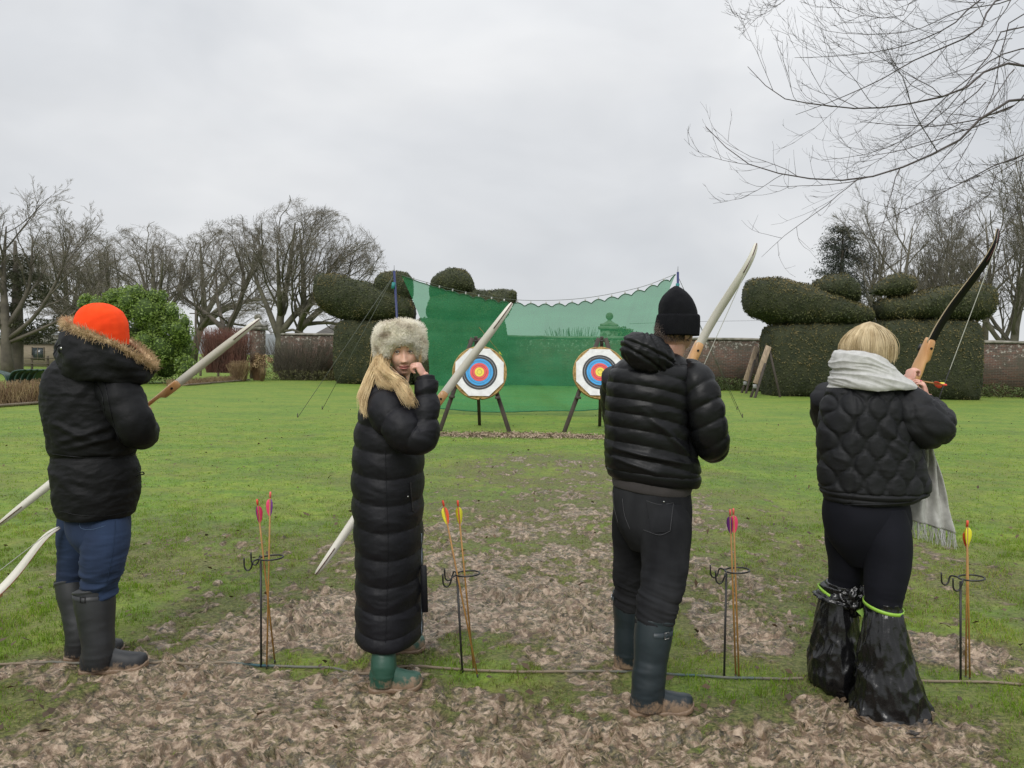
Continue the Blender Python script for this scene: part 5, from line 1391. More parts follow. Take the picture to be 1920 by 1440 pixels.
def head(c, fwd, up=(0, 0, 1), s=1.0, n=60, k=80, male=False):
    """head mesh; returns V, faces, material index (0 skin, 1 lips, 2 brow), frame"""
    f = unit(np.array(fwd, float)); r = unit(np.cross(f, np.array(up, float))); u = np.cross(r, f)
    ph = np.linspace(-np.pi / 2, np.pi / 2, n); th = np.arange(k) / k * 2 * np.pi
    dx = np.cos(ph)[:, None] * np.sin(th)[None]; dy = np.cos(ph)[:, None] * np.cos(th)[None]; dz = np.repeat(np.sin(ph)[:, None], k, 1)
    e = lambda q: np.sign(q) * np.abs(q) ** .92
    x = .073 * e(dx); y = np.where(dy > 0, .088, .100) * e(dy); z = .116 * dz
    t = np.clip(-z / .116, 0, 1)
    x = x * (1 - (.26 if male else .34) * t ** 1.6); y = np.where(y < 0, y * (1 - .45 * sstep(.25, 1, t)), y * (1 - .10 * t ** 2))
    x = x * (1 - .10 * np.clip(z / .116, 0, 1) ** 2)
    w = sstep(.02, .06, y)
    ax = np.abs(x); g = lambda q, s_: np.exp(-(q / s_) ** 2)
    nz = np.clip((.018 - z) / .062, 0, 1) * (1 - sstep(-.054, -.046, -(-z) * 1.0) * 0) * (z > -.056) * sstep(-.056, -.046, z)
    d = .027 * g(x, .0115) * nz ** 1.1 + .010 * g(ax - .0125, .0065) * g(z + .043, .009)
    d += .006 * g(z - .024, .010) * g(x, .05) - .012 * g(ax - .031, .017) * g(z - .004, .013) + .006 * g(ax - .040, .02) * g(z + .032, .022)
    d += .0075 * g(x, .021) * g(z + .0665, .0050) + .0085 * g(x, .018) * g(z + .0775, .0058) - .0055 * g(x, .023) * g(z + .0718, .0022) - .004 * g(ax - .027, .006) * g(z + .071, .007)
    d += .009 * g(x, .022) * g(z + .105, .014) - .004 * g(x, .02) * g(z + .091, .007) + .004 * g(x, .006) * g(z + .058, .004) * -1
    y = y + w * d
    sm_ = g(z + .0718, .016) * w * np.clip(ax / .024, 0, 1.2) ** 2
    z = z + (.0045 * sm_ if not male else 0)
    P = np.stack([x, y, z], -1).reshape(-1, 3)
    F = grid_faces(n, k)
    cx = P[F].mean(1)
    mi = np.zeros(len(F), int)
    fr = cx[:, 1] > .04
    mi[fr & (np.abs(cx[:, 2] + .0718 - .0045 * (cx[:, 0] / .024) ** 2) < .0105 * np.clip(1 - (cx[:, 0] / .026) ** 2, 0, 1) ** .6) & (np.abs(cx[:, 0]) < .026)] = 1
    bz = .0255 + .10 * (np.abs(cx[:, 0]) - .028) * (np.abs(cx[:, 0]) < .034) - .25 * np.clip(np.abs(cx[:, 0]) - .034, 0, 1)
    mi[fr & (np.abs(cx[:, 2] - bz) < .0032) & (np.abs(cx[:, 0]) > .013) & (np.abs(cx[:, 0]) < .049)] = 2
    R3 = np.stack([r, f, u], 1)
    W = (P * s) @ R3.T + np.array(c)
    loc = lambda q: np.array(q) * s @ R3.T + np.array(c)
    return W, [F[:, ::-1]], mi, loc, R3
def eyes(parent, loc, R3, s=1.0, r=.0118, yy=.0745):
    for sx in (-1, 1):
        c = loc((sx * .031, yy, .003))
        e = mk('eye', ell(c, np.array([r, r, r]) * s, 12, 18), eye_w, parent)
        mk('iris', ell(loc((sx * .031 + .001, yy + r * .72, .0025)), np.array([.0056, .0036, .0056]) * s, 8, 14, R3), eye_d, e)
        a = np.linspace(-1, 1, 12)
        P = np.stack([loc((sx * .031 + q * .0145, yy + r * (.93 - .55 * q * q), .003 + .0058 * (1 - q * q) - .0008)) for q in a])
        mk('upper_lash', tubes(P[None], (.0024 * (1 - .6 * a ** 2))[None] * s, 6), brow_m, e)
        P = np.stack([loc((sx * .031 + q * .013, yy + r * (.86 - .55 * q * q), .003 - .0062 * (1 - q * q))) for q in a])
        mk('lower_lid', tubes(P[None], np.full((1, 12), .0017) * s, 6), skin_m, e)
def ear(loc, R3, sx, s=1.0):
    V, F = ell((0, 0, 0), (.008, .018, .032), 10, 16)
    V = V + np.stack([np.abs(V[:, 1]) * .3 * sx, 0 * V[:, 0], 0 * V[:, 0]], 1)
    return (V * s) @ R3.T + loc((sx * .077, -.008, -.008)), F
def hand(w, d, pn_, size=.178, curl=(.5, .7, .5), thumb=.6, side=1, fan=.08):
    """five-fingered hand from wrist w along d, palm facing pn_; side: +1 puts the thumb on cross(d, pn_)"""
    w = np.array(w, float); d = unit(d); p = unit(np.array(pn_, float) - d * np.dot(pn_, d)); x = np.cross(d, p) * side
    s = size / .178; parts = []
    V, F = ell((0, 0, 0), (.040, .052, .014), 12, 20)
    V = (V[:, 0:1] * x + V[:, 1:2] * d + V[:, 2:3] * p) * s + w + d * .050 * s
    parts.append((V, F))
    parts.append(sweep([(*(w - d * .05 * s), .026 * s), (*w, .025 * s), (*(w + d * .03 * s), .026 * s)], 8, 14))
    for i, (o_, L_, r_) in enumerate(((.029, .072, .0082), (.010, .080, .0086), (-.010, .074, .0082), (-.028, .058, .0072))):
        q = w + (d * (.088 - .004 * abs(i - 1)) + x * o_) * s; ang = 0.0; K = [(*(q - d * .02 * s), r_ * s), (*q, r_ * s * 1.05)]
        dd = unit(d + x * fan * (1.5 - i))
        for j, fr_ in enumerate((.44, .31, .25)):
            ang += curl[j] * (1 + .06 * i); v = dd * math.cos(ang) + p * math.sin(ang)
            q = q + v * L_ * fr_ * s; K.append((*q, r_ * s * (1 - .11 * (j + 1))))
        parts.append(sweep(K, 16, 10))
    q = w + (d * .022 + x * .026 + p * .004) * s
    t1 = unit(d * .6 + x * .65 + p * .35 * thumb); t2 = unit(d * .85 + x * .15 + p * .75 * thumb); t3 = unit(d * .8 - x * .15 + p * .9 * thumb)
    q1 = q + t1 * .042 * s; q2 = q1 + t2 * .032 * s; q3 = q2 + t3 * .026 * s
    parts.append(sweep([(*(q - t1 * .01), .012 * s), (*q, .0125 * s), (*q1, .0105 * s), (*q2, .0095 * s), (*q3, .0070 * s)], 16, 10))
    return remesh(cat(*parts), .0036 * s, 2)
def strands(P, D, L_, rng, rad=.0008, bend=.3, n=4, grav=0.0):
    """fur tufts rooted at P along D"""
    m = len(P); d = unit(D + rng.normal(size=(m, 3)) * .28); st = L_ * rng.uniform(.6, 1.3, m)[:, None] / (n - 1)
    out = [P]; 
    cv = rng.normal(size=(m, 3)) * bend
    for i in range(1, n):
        out.append(out[-1] + d * st); d = unit(d + cv * .4 + np.array([0, 0, -grav]))
    P4 = np.stack(out, 1)
    return tubes(P4, rad * np.tile(np.linspace(1.2, .25, n), (m, 1)), 3, caps=False)
def boot(parent, heel, toe, top, rt, ra, m, strap=None, rim=True, lean=(0, 0)):
    heel, toe, top = np.array(heel, float), np.array(toe, float), np.array(top, float)
    ax = unit((toe - heel) * [1, 1, 0]); sd = np.array([-ax[1], ax[0], 0]); Lf = np.linalg.norm((toe - heel)[:2])
    an = heel + ax * Lf * .27 + [0, 0, .125]
    K = [(*top, rt), (*(top * .72 + an * .28), rt * .985), (*(top * .4 + an * .6), rt * .86), (*(top * .12 + an * .88), ra * 1.02), (*(an - [0, 0, .03]), ra * 1.0), (*(an - [0, 0, .095]), ra * .92)]
    def dsp(th, s, V, D):
        return wrinkle(V, .0035, 5, 14, heel[0], 2) * sstep(.15, .5, s) + .0035 * np.exp(-((s - .012) / .012) ** 2) + .0025 * np.exp(-((s - .84) / .01) ** 2)
    sh = sweep(K, 60, 36, dsp)
    ts = np.array([0, .04, .14, .28, .42, .58, .74, .88, .97, 1.0]); hw = np.array([.012, .030, .037, .036, .037, .046, .049, .043, .026, .008]); hh = np.array([.07, .105, .125, .135, .112, .086, .074, .062, .045, .025])
    tt = np.linspace(0, 1, 30); w = np.interp(tt, ts, hw); h = np.interp(tt, ts, hh)
    kk = 28; a = np.arange(kk) / kk * 2 * np.pi; ca, sa = np.cos(a), np.sin(a)
    cw = np.sign(ca) * np.abs(ca) ** .8; zz = np.where(sa > 0, np.abs(sa) ** .9, -np.abs(sa) ** .35 * .0)
    V = heel + ax * (tt * Lf)[:, None, None] + sd * (w[:, None] * cw[None])[..., None] + np.array([0, 0, 1.0]) * (.014 + h[:, None] * np.maximum(zz, 0)[None] + np.minimum(sa, 0)[None] * .006)[..., None]
    V[..., 2] += (.022 * np.clip((tt - .72) / .28, 0, 1) ** 2)[:, None]
    ft = (V.reshape(-1, 3), [grid_faces(30, kk)[:, ::-1], np.arange(kk)[None], (29 * kk + np.arange(kk))[::-1][None]])
    b = mk('boot', cat(sh, ft), m, parent)
    # sole
    V2 = heel + ax * ((tt * 1.03 - .015) * Lf)[:, None, None] + sd * ((w[:, None] + .005) * np.sign(ca) * np.abs(ca) ** .5)[..., None] + np.array([0, 0, 1.0]) * (.012 + np.sign(sa) * np.abs(sa) ** .4 * .014)[None, :, None]
    V2[..., 2] += (.020 * np.clip((tt - .72) / .28, 0, 1) ** 2)[:, None] + fbm(V2[..., 0] * 40, V2[..., 1] * 40, 2.0, 2) * .004
    mk('sole', (V2.reshape(-1, 3), [grid_faces(30, kk)[:, ::-1], np.arange(kk)[None], (29 * kk + np.arange(kk))[::-1][None]]), mud_m, b)
    if strap is not None:
        z, a0, a1 = strap           # drop below the rim, start and end angle round the shaft as seen from above
        q = top + (an - top) * z; aa = np.linspace(a0, a1, 14)
        P = np.stack([q + (rt * .965 + .004) * np.array([math.cos(t), math.sin(t), 0]) + [0, 0, .002] for t in aa])
        V = np.concatenate([np.stack([P + [0, 0, .011], P - [0, 0, .011]], 1).reshape(-1, 3), (np.stack([P + [0, 0, .011], P - [0, 0, .011]], 1) + (np.stack([P - q, P - q], 1) * .04)).reshape(-1, 3)])
        n_ = len(aa); gf = grid_faces(n_, 2, False)
        mk('strap', (V, [gf, gf[:, ::-1] + n_ * 2, np.stack([np.arange(n_ - 1) * 2, np.arange(n_ - 1) * 2 + 2, np.arange(n_ - 1) * 2 + 2 + n_ * 2, np.arange(n_ - 1) * 2 + n_ * 2], 1)]), m, b)
        pb = P[len(P) // 2]; no = unit((pb - q) * [1, 1, 0]); tg = np.cross([0, 0, 1], no)
        a = np.linspace(0, 2 * np.pi, 5) + math.pi / 4
        mk('buckle', tubes((pb + no * .006 + np.outer(np.cos(a), tg) * .016 + np.outer(np.sin(a), [0, 0, 1]) * .019)[None], np.full((1, 5), .0022), 5), steel_m if m is boot_navy else black_metal, b)
    return b
def body(parent, parts, headp=None, hands=(), mats=(skin_m, lip_m, brow_m), hand_i=3, hm=skin_hand):
    """one continuous figure under the clothes, head and hands included"""
    V, F = remesh(cat(*parts), .016, 4)
    allp = [(V, F)]; mi = [np.zeros(sum(len(f) for f in F), int)]
    if headp is not None:
        allp.append((headp[0], headp[1])); mi.append(headp[2])
    for h in hands:
        allp.append(h); mi.append(np.full(sum(len(f) for f in h[1]), hand_i))
    VF = cat(*allp)
    return mk('body', VF, list(mats) + [hm], parent, True, np.concatenate(mi))
from mathutils.bvhtree import BVHTree
def bvh_of(objs):
    V, F, n = [], [], 0
    for o in objs:
        m = o.matrix_world.copy()
        off = np.zeros(3); p = o
        while p is not None: off = off + np.array(p.location); p = p.parent
        vs = [tuple(np.array(v.co) + off) for v in o.data.vertices]
        V += vs; F += [tuple(i + n for i in q.vertices) for q in o.data.polygons]; n += len(vs)
    return BVHTree.FromPolygons(V, F)
def on_surf(bv, u, v, lift=.002):
    d = at(u, v, 10.0) - CAM; h = bv.ray_cast(Vector(CAM), Vector(d))
    if h[0] is None: return None
    n = np.array(h[1]); n = n if np.dot(n, d) < 0 else -n
    return np.array(h[0]) + n * lift
def seam(name, bv, pts, r, m, parent, n=24, lift=.0015):
    K = resample([(u, v, 0) for u, v in pts], n)[:, :2]
    P = [on_surf(bv, u, v, lift) for u, v in K]; P = [p for p in P if p is not None]
    if len(P) > 3: return mk(name, tubes(np.array(P)[None], np.full((1, len(P)), r), 5), m, parent)
def patch(name, bv, quad, m, parent, lift=.003, n=8):
    (a, b, c, d) = [np.array(q, float) for q in quad]
    G = []
    for i in range(n):
        for j in range(n):
            s, t = i / (n - 1), j / (n - 1); q = (a * (1 - t) + b * t) * (1 - s) + (d * (1 - t) + c * t) * s
            p = on_surf(bv, q[0], q[1], lift)
            if p is None: return None
            G.append(p)
    return mk(name, (np.array(G), [grid_faces(n, n, False)]), m, parent)
# ================================================================== man in parka and orange hat
Y = 3.76
p1 = empty('person', gr(185, 1255))
tag(p1, 'person in black fur-hooded parka, orange hat and blue jeans, back turned, holding a bow', 'person')
def sec1(v, l, r, b, Y): return sec(v, l + 5, r - 5, b * .96, Y)
torso = [sec1(964, 116, 248, .176, Y), sec1(959, 109, 253, .182, Y), sec1(935, 102, 259, .188, Y), sec1(910, 97, 263, .185, Y), sec1(880, 95, 262, .182, Y), sec1(862, 97, 256, .172, Y), sec1(853, 97, 253, .168, Y), sec1(842, 93, 256, .178, Y),
         sec1(810, 87, 258, .188, Y), sec1(770, 80, 257, .190, Y), sec1(735, 77, 253, .186, Y), sec1(710, 81, 246, .175, Y), sec1(690, 93, 238, .155, Y), sec1(674, 112, 228, .12, Y), sec1(660, 140, 215, .09, Y)]
fl = [((100, 790), (190, 830), 3.6, .012, .016), ((110, 830), (200, 800), 3.6, .010, .014), ((180, 700), (120, 780), 3.6, .008, .02), ((205, 720), (215, 830), 3.6, -.012, .012), ((130, 840), (230, 815), 3.6, .009, .012), ((220, 890), (262, 870), 3.6, .010, .012), ((225, 925), (262, 905), 3.6, .009, .012), ((110, 900), (180, 940), 3.6, .006, .02), ((235, 940), (262, 930), 3.6, .008, .01), ((100, 860), (250, 857), 3.6, -.010, .008)]
tdisp = lambda th, s, V, N: wrinkle(V, .008, 4.5, 10, 1.0, 3) + wrinkle(V, .004, 14, 22, 3.0, 2) + folds(V, fl)
adisp = lambda th, s, V, D: wrinkle(V, .009, 7, 16, 5.0) + .004 * np.sin(s * 40 + 2 * np.sin(th))
armR = sweep([key(190, 706, 3.80, .060), key(216, 726, 3.67, .086), key(238, 764, 3.62, .090), key(256, 802, 3.61, .080), key(263, 812, 3.68, .074), key(268, 806, 3.82, .066), key(266, 795, 4.0, .056)], 90, 48, adisp)
armL = sweep([key(120, 720, 3.85, .085), key(125, 770, 3.95, .085), key(150, 815, 4.02, .078), key(210, 800, 4.06, .062), key(245, 792, 4.06, .05)], 50, 30, adisp)
coat = mk('parka', cat(loft(torso, 170, 120, tdisp), armR, armL), parka_m, p1)
bvc = bvh_of([coat])
seam('waist_seam', bvc, [(98, 851), (140, 856), (190, 858), (230, 856), (252, 850)], .0022, nylon, coat)
seam('armhole_seam', bvc, [(186, 690), (197, 720), (205, 760), (215, 800), (228, 830)], .002, nylon, coat)
seam('hem_seam', bvc, [(112, 958), (150, 966), (200, 967), (250, 957)], .0016, nylon, coat)
seam('back_pleat', bvc, [(175, 712), (190, 735), (196, 770)], .0016, nylon, coat)
mk('toggle_cord', tubes(resample([at(256, 878, 3.68), at(262, 886, 3.66), at(268, 885, 3.66), at(270, 889, 3.67), at(262, 890, 3.67), at(256, 893, 3.68)], 20)[None], np.full((1, 20), .003), 6), nylon, coat)
# hood lying round the neck, its fur edge rising to the left
rim = [(123, 608, 3.67), (143, 618, 3.58), (181, 632, 3.545), (224, 651, 3.555), (261, 673, 3.62), (286, 687, 3.73), (276, 668, 3.85), (240, 640, 3.95), (185, 618, 3.95), (140, 604, 3.84)]
low = [(112, 690, 3.66), (126, 706, 3.59), (165, 712, 3.56), (212, 716, 3.57), (247, 722, 3.63), (276, 712, 3.73), (262, 702, 3.84), (225, 695, 3.93), (170, 690, 3.93), (125, 678, 3.82)]
def closed(K, n):
    P = np.array([at(*q) for q in K]); P = np.vstack([P[-2:], P, P[:3]]); m = len(K)
    R_ = resample(P, 20 * (len(P) - 1) + 1)
    i0 = 20 * 2
    return R_[i0:i0 + 20 * m][np.linspace(0, 20 * m - 1, n).astype(int)]
nr = 120
RM_, LW = closed(rim, nr), closed(low, nr)
cen = RM_.mean(0)
rows = []
for t in np.linspace(0, 1, 26):
    P = LW * (1 - t) + RM_ * t
    out = unit((P - cen) * [1, 1, .3]); P = P + out * (.022 * math.sin(math.pi * min(t * 1.05, 1)) ** .8) + unit(P - cen) * (.012 * np.sin(np.arange(nr) / nr * 2 * np.pi * 5 + 5 * t + 1)[:, None] * math.sin(math.pi * t))
    rows.append(P)
for t in np.linspace(.12, 1, 10):
    P = RM_ * (1 - t) + (cen + (RM_ - cen) * .55 + [0, 0, -.07]) * t; rows.append(P)
HV = np.stack(rows)
HV = HV + unit(HV - cen) * (wrinkle(HV, .014, 9, 14, 3.0) * (np.arange(len(rows)) < 27)[:, None])[..., None]
hood = mk('hood', (HV.reshape(-1, 3), [grid_faces(len(rows), nr)]), parka_m, p1)
rfu = np.random.RandomState(101)
m_ = 5200
ii = rfu.randint(0, nr, m_); PP = RM_[ii] + (RM_[(ii + 1) % nr] - RM_[ii]) * rfu.rand(m_, 1)
outd = unit((PP - cen) * [1, 1, 0]) * .75
a_ = rfu.uniform(-1.3, 1.5, m_)[:, None]
DD = outd * np.cos(a_) + np.array([0, 0, 1.0]) * np.sin(a_)
PP = PP + rfu.normal(size=(m_, 3)) * .007
fo = mk('fur_trim', cat(tubes(np.vstack([RM_, RM_[:2]])[None], np.full((1, nr + 2), .014), 8), strands(PP, DD, .028, rfu, .0014, .5, 3)), fur_tan, hood)
mk('cord_lock', cat(ell(at(113, 655, 3.58), (.012, .012, .02), 8, 12), line3([at(113, 662, 3.585), at(108, 650, 3.575), at(116, 645, 3.57), at(126, 648, 3.56)], .003, 6, 16)), nylon, hood)
mk('press_stud', ell(at(115, 653, 3.565), (.007, .004, .007), 8, 12), steel_m, hood)
hat = [sec(645, 150, 238, .118, 3.76), sec(625, 146, 238, .122, 3.76), sec(604, 144, 236, .12, 3.76), sec(588, 149, 229, .108, 3.76), sec(577, 160, 217, .086, 3.76), sec(571, 173, 205, .05, 3.76), sec(569.5, 185, 195, .015, 3.76)]
mk('hat', loft(hat, 50, 64, lambda th, s, V, N: .0009 * np.sin(th * 46) + wrinkle(V, .004, 9, 9, 2.0) - .004 * np.exp(-((np.abs(((th - 4.6) + 3.14) % 6.28 - 3.14)) / .08) ** 2) * s), orange_m, p1)
# jeans
legs = cat(loft([sec(1030, 150, 232, .11, 3.74), sec(1008, 134, 240, .14, 3.74), sec(985, 126, 243, .145, 3.75), sec(950, 126, 241, .135, 3.76), sec(930, 130, 238, .12, 3.76)], 50, 60),
           sweep([key(196, 962, 3.76, .095), key(197, 1000, 3.71, .112), key(194, 1045, 3.665, .095), key(187, 1090, 3.66, .080), key(180, 1130, 3.66, .070)], 110, 56, lambda th, s, V, D: wrinkle(V, .006 + .007 * 1, 4, 15, 2.0) * sstep(.1, .6, s) + .0035 * np.sin(s * 60 + np.sin(th) * 2) * sstep(.45, .8, s)),
           sweep([key(152, 960, 3.84, .105), key(147, 1000, 3.84, .098), key(144, 1045, 3.84, .083), key(138, 1085, 3.83, .070), key(136, 1120, 3.83, .066)], 110, 50, lambda th, s, V, D: wrinkle(V, .010, 4, 15, 7.0) * sstep(.1, .6, s)))
jn = mk('jeans', legs, denim, p1)
bvj = bvh_of([jn])
stitch = M('stitching', (.10, .16, .27), .8)
seam('pocket_stitch', bvj, [(150, 975), (152, 990), (172, 993), (198, 986)], .0010, stitch, jn)
seam('side_seam', bvj, [(216, 975), (214, 1010), (208, 1050), (200, 1092)], .0012, M('seam_dark', (.015, .035, .08), .9), jn)
boot(p1, gr(150, 1264), gr(277, 1253), at(176, 1104, 3.665), .091, .070, boot_grey, (.09, -2.4, -.9))
boot(p1, gr(121, 1240), gr(232, 1226), at(135, 1087, 3.835), .080, .066, boot_grey, (.09, 2.6, 3.6))
hd = head(at(192, 628, 3.77), (.62, .75, -.35), n=40, k=50)
body(p1, [sweep([key(190, 650, 3.77, .055), key(180, 700, 3.78, .06)], 6, 14), loft([sec(955, 135, 230, .08, 3.78), sec(850, 110, 240, .12, 3.76), sec(740, 95, 235, .13, 3.77), sec(690, 130, 215, .08, 3.77)], 20, 24),
          sweep([key(215, 728, 3.67, .05), key(250, 800, 3.63, .042), key(264, 792, 4.02, .03)], 16, 12), sweep([key(118, 725, 3.85, .05), key(150, 810, 4.02, .042), key(247, 792, 4.05, .03)], 16, 12),
          sweep([key(196, 960, 3.78, .07), key(187, 1090, 3.67, .055), key(178, 1215, 3.68, .04)], 16, 14), sweep([key(152, 960, 3.84, .07), key(138, 1085, 3.83, .055), key(140, 1205, 3.84, .04)], 16, 14)],
     hd, [hand(at(266, 795, 4.02), (-.2, .5, .35), (-.8, .3, 0), curl=(1.0, 1.1, .8)), hand(at(247, 791, 4.06), (.6, .3, .3), (.2, -.5, .6), curl=(.9, 1.1, .8), side=-1)])
BV1 = CAM - at(243, 790, 4.04)
bow('recurve_bow', at(487, 598, 3.98), at(-4, 985, 4.10), BV1, limb_white, limb_edge, 'white-limbed wooden bow held diagonally behind the black parka', string=False, emblem=True)
# bow lying at the left edge
tA = at(112, 989, 3.72); tB = gr(-330, 1330, .03)
b5, _ = bow('recurve_bow', tA, tB, (-.05, -.62, .45), limb_white, M('limb_red_edge', (.55, .05, .05), .5), 'white-limbed bow leaning in at the lower left edge, its curved tip showing', tipdeco=False)
# ================================================================== woman in long padded coat and fur hat
Y = 3.68
p2 = empty('person', gr(738, 1288))
tag(p2, 'person in long black padded coat and pale fur hat with hand at mouth, facing us', 'person')
rows = [sec(1190, 672, 790, .236, Y - .01), sec(1185, 668, 793, .242, Y - .01), sec(1168, 667, 794, .240, Y - .01), sec(1140, 667, 794, .236, Y), sec(1080, 667, 794, .228, Y), sec(1000, 664, 794, .225, Y), sec(930, 660, 795, .220, Y), sec(860, 661, 796, .210, Y), sec(800, 667, 794, .20, Y), sec(768, 675, 786, .195, Y), sec(745, 684, 776, .18, Y), sec(725, 697, 767, .15, Y), sec(714, 710, 762, .11, Y), sec(706, 716, 758, .075, Y)]
seamv = np.array([1197, 1158, 1117, 1070, 1022, 974, 926, 879, 833, 789, 752, 715, 690]); seamz = np.array([at(730, v, Y)[2] for v in seamv])
def p2d(th, s, V, N):
    zz = V[..., 2] + .035 * (V[..., 0] - at(730, 900, Y)[0]) ** 2 * 10 * 0 + .010 * np.sin(V[..., 0] * 9)
    # seams dip a little round the body, as sewn baffles do
    zz = zz + .012 * np.cos((V[..., 0] - at(730, 900, Y)[0]) / .165 * np.pi / 2)
    ph = np.interp(zz, seamz, np.arange(len(seamz)))
    side = np.exp(-(np.abs(V[..., 0] - at(727, 900, Y)[0]) / .006) ** 2) * (V[..., 1] < Y)
    return puff(ph, .0145, .5) + wrinkle(V, .0050, 6, 12, 4.0) + .004 * ridged(V[..., 0] * 30, V[..., 1] * 12, V[..., 2] * 10, 2) * np.exp(-np.abs(np.sin(np.pi * ph)) * 5) - .003 * side
def p2a(th, s, V, D):
    return puff(s * 5.2 + .1 * np.sin(th) + .35, .014, .6) + wrinkle(V, .008, 8, 12, 6.0)
armR = sweep([key(716, 748, 3.58, .080), key(726, 768, 3.50, .092), key(752, 800, 3.44, .090), key(778, 822, 3.42, .078), key(792, 815, 3.43, .070), key(797, 780, 3.45, .062), key(799, 745, 3.47, .054), key(799, 716, 3.49, .047)], 130, 56, p2a)
cuff = sweep([key(799, 719, 3.487, .044), key(798, 706, 3.492, .042)], 14, 30, lambda th, s, V, D: .001 * np.sin(th * 26))
armL = sweep([key(742, 748, 3.84, .08), key(748, 800, 3.92, .085), key(752, 845, 3.95, .075), key(772, 830, 3.97, .055)], 50, 30, p2a)
collar = loft([sec(728, 703, 768, .125, Y), sec(714, 710, 766, .115, Y), sec(704, 714, 762, .100, Y), sec(700, 718, 758, .085, Y)], 24, 50, lambda th, s, V, N: puff(s * 2.0, .010) + wrinkle(V, .004, 9, 9, 8.0))
coat2 = mk('padded_coat', cat(loft(rows, 270, 100, p2d), armR, cuff, armL, collar), puffer_m, p2)
bv2 = bvh_of([coat2])
seam('side_seam', bv2, [(722, 845), (724, 900), (726, 960), (728, 1020), (727, 1080), (725, 1140), (723, 1205)], .0012, puffer_m, coat2, 60)
seam('zip', bv2, [(790, 1000), (790.5, 1060), (790.5, 1120), (790, 1195)], .0022, zip_m, coat2, 50)
seam('pocket_opening', bv2, [(769, 905), (771, 930), (774, 960)], .0040, hole_m, coat2, 20)
mk('storm_flap', cat(bar(at(794, 1060, 3.62), at(797, 1148, 3.62), .010, .03, (1, 0, 0), .003)), puffer_m, coat2)
mk('zip_pull', ell(at(765, 931, 3.485), (.004, .003, .004), 6, 8), steel_m, coat2)
# head
hc = at(757, 662, 3.66)
hf = unit(np.array([.15, -1, .02]))
hd = head(hc, hf, up=(-.05, 0, 1), s=.97, n=120, k=150)
hnd = hand(at(799, 711, 3.49), (-.50, -.10, .85), (-.80, .25, -.45), size=.155, curl=(1.15, 1.25, .7), thumb=.55, side=-1)
bd = body(p2, [sweep([key(752, 690, 3.68, .05), key(742, 735, 3.70, .055)], 6, 14), loft([sec(980, 680, 780, .14, Y), sec(850, 685, 780, .13, Y), sec(760, 690, 775, .16, Y), sec(715, 722, 758, .07, Y)], 20, 24),
               sweep([key(726, 768, 3.52, .045), key(780, 818, 3.43, .04), key(795, 705, 3.488, .026)], 20, 12), sweep([key(742, 750, 3.84, .045), key(752, 845, 3.94, .04), key(774, 826, 3.97, .027)], 16, 12),
               sweep([key(735, 980, 3.60, .08), key(725, 1120, 3.56, .055), key(720, 1250, 3.54, .04)], 16, 14), sweep([key(745, 980, 3.80, .08), key(752, 1120, 3.88, .055), key(756, 1190, 3.95, .04)], 16, 14)],
          hd, [hnd, hand(at(774, 826, 3.97), (.4, .2, .1), (.2, -.5, .6), curl=(.9, 1.1, .8), side=-1)])
eyes(bd, hd[3], hd[4], .97)
# fur hat
hr = [sec(674, 710, 790, .098, 3.66), sec(668, 704, 796, .112, 3.66), sec(652, 703, 797, .130, 3.66), sec(634, 703, 797, .130, 3.66), sec(618, 706, 795, .125, 3.66), sec(608, 716, 786, .105, 3.66), sec(604, 732, 772, .065, 3.66), sec(603, 745, 757, .02, 3.66)]
HVv, HF = loft(hr, 60, 90, lambda th, s, V, N: fbm(V[..., 0] * 16, V[..., 1] * 16, V[..., 2] * 16, 2) * .006)
fc = at(760, 662, 3.66)
def lift_front(V):
    V = V.copy(); front = sstep(.02, .10, 3.66 - V[:, 1]); mid = np.exp(-((V[:, 0] - fc[0]) / .065) ** 4)
    zb, zt = at(750, 676, 3.66)[2], at(750, 640, 3.66)[2]
    t = np.clip((zt - V[:, 2]) / (zt - zb), 0, 1)
    V[:, 2] += .072 * front * mid * t
    return V
HVv = lift_front(HVv)
ht = mk('fur_hat', (HVv, HF), fur_dark, p2)
rf2 = np.random.RandomState(131)
nn, kk = 60, 90; G = HVv[:nn * kk].reshape(nn, kk, 3)
m_ = 13500; i_ = rf2.randint(0, nn - 1, m_); j_ = rf2.randint(0, kk, m_); a_, b_ = rf2.rand(m_, 1), rf2.rand(m_, 1)
PP = G[i_, j_] * (1 - a_) * (1 - b_) + G[i_ + 1, j_] * a_ * (1 - b_) + G[i_, (j_ + 1) % kk] * (1 - a_) * b_ + G[i_ + 1, (j_ + 1) % kk] * a_ * b_
nz = unit(PP - np.array([hc[0] - .01, 3.66, at(750, 640, 3.66)[2]]))
sw = np.stack([fbm(PP[:, 0] * 9, PP[:, 1] * 9, PP[:, 2] * 9 + q, 2) for q in (0, 7, 13)], 1)
mk('fur', strands(PP, nz * .8 + sw * 1.2 + np.array([0, 0, -.05]), .020, rf2, .0012, .3, 3), fur_cream, ht)
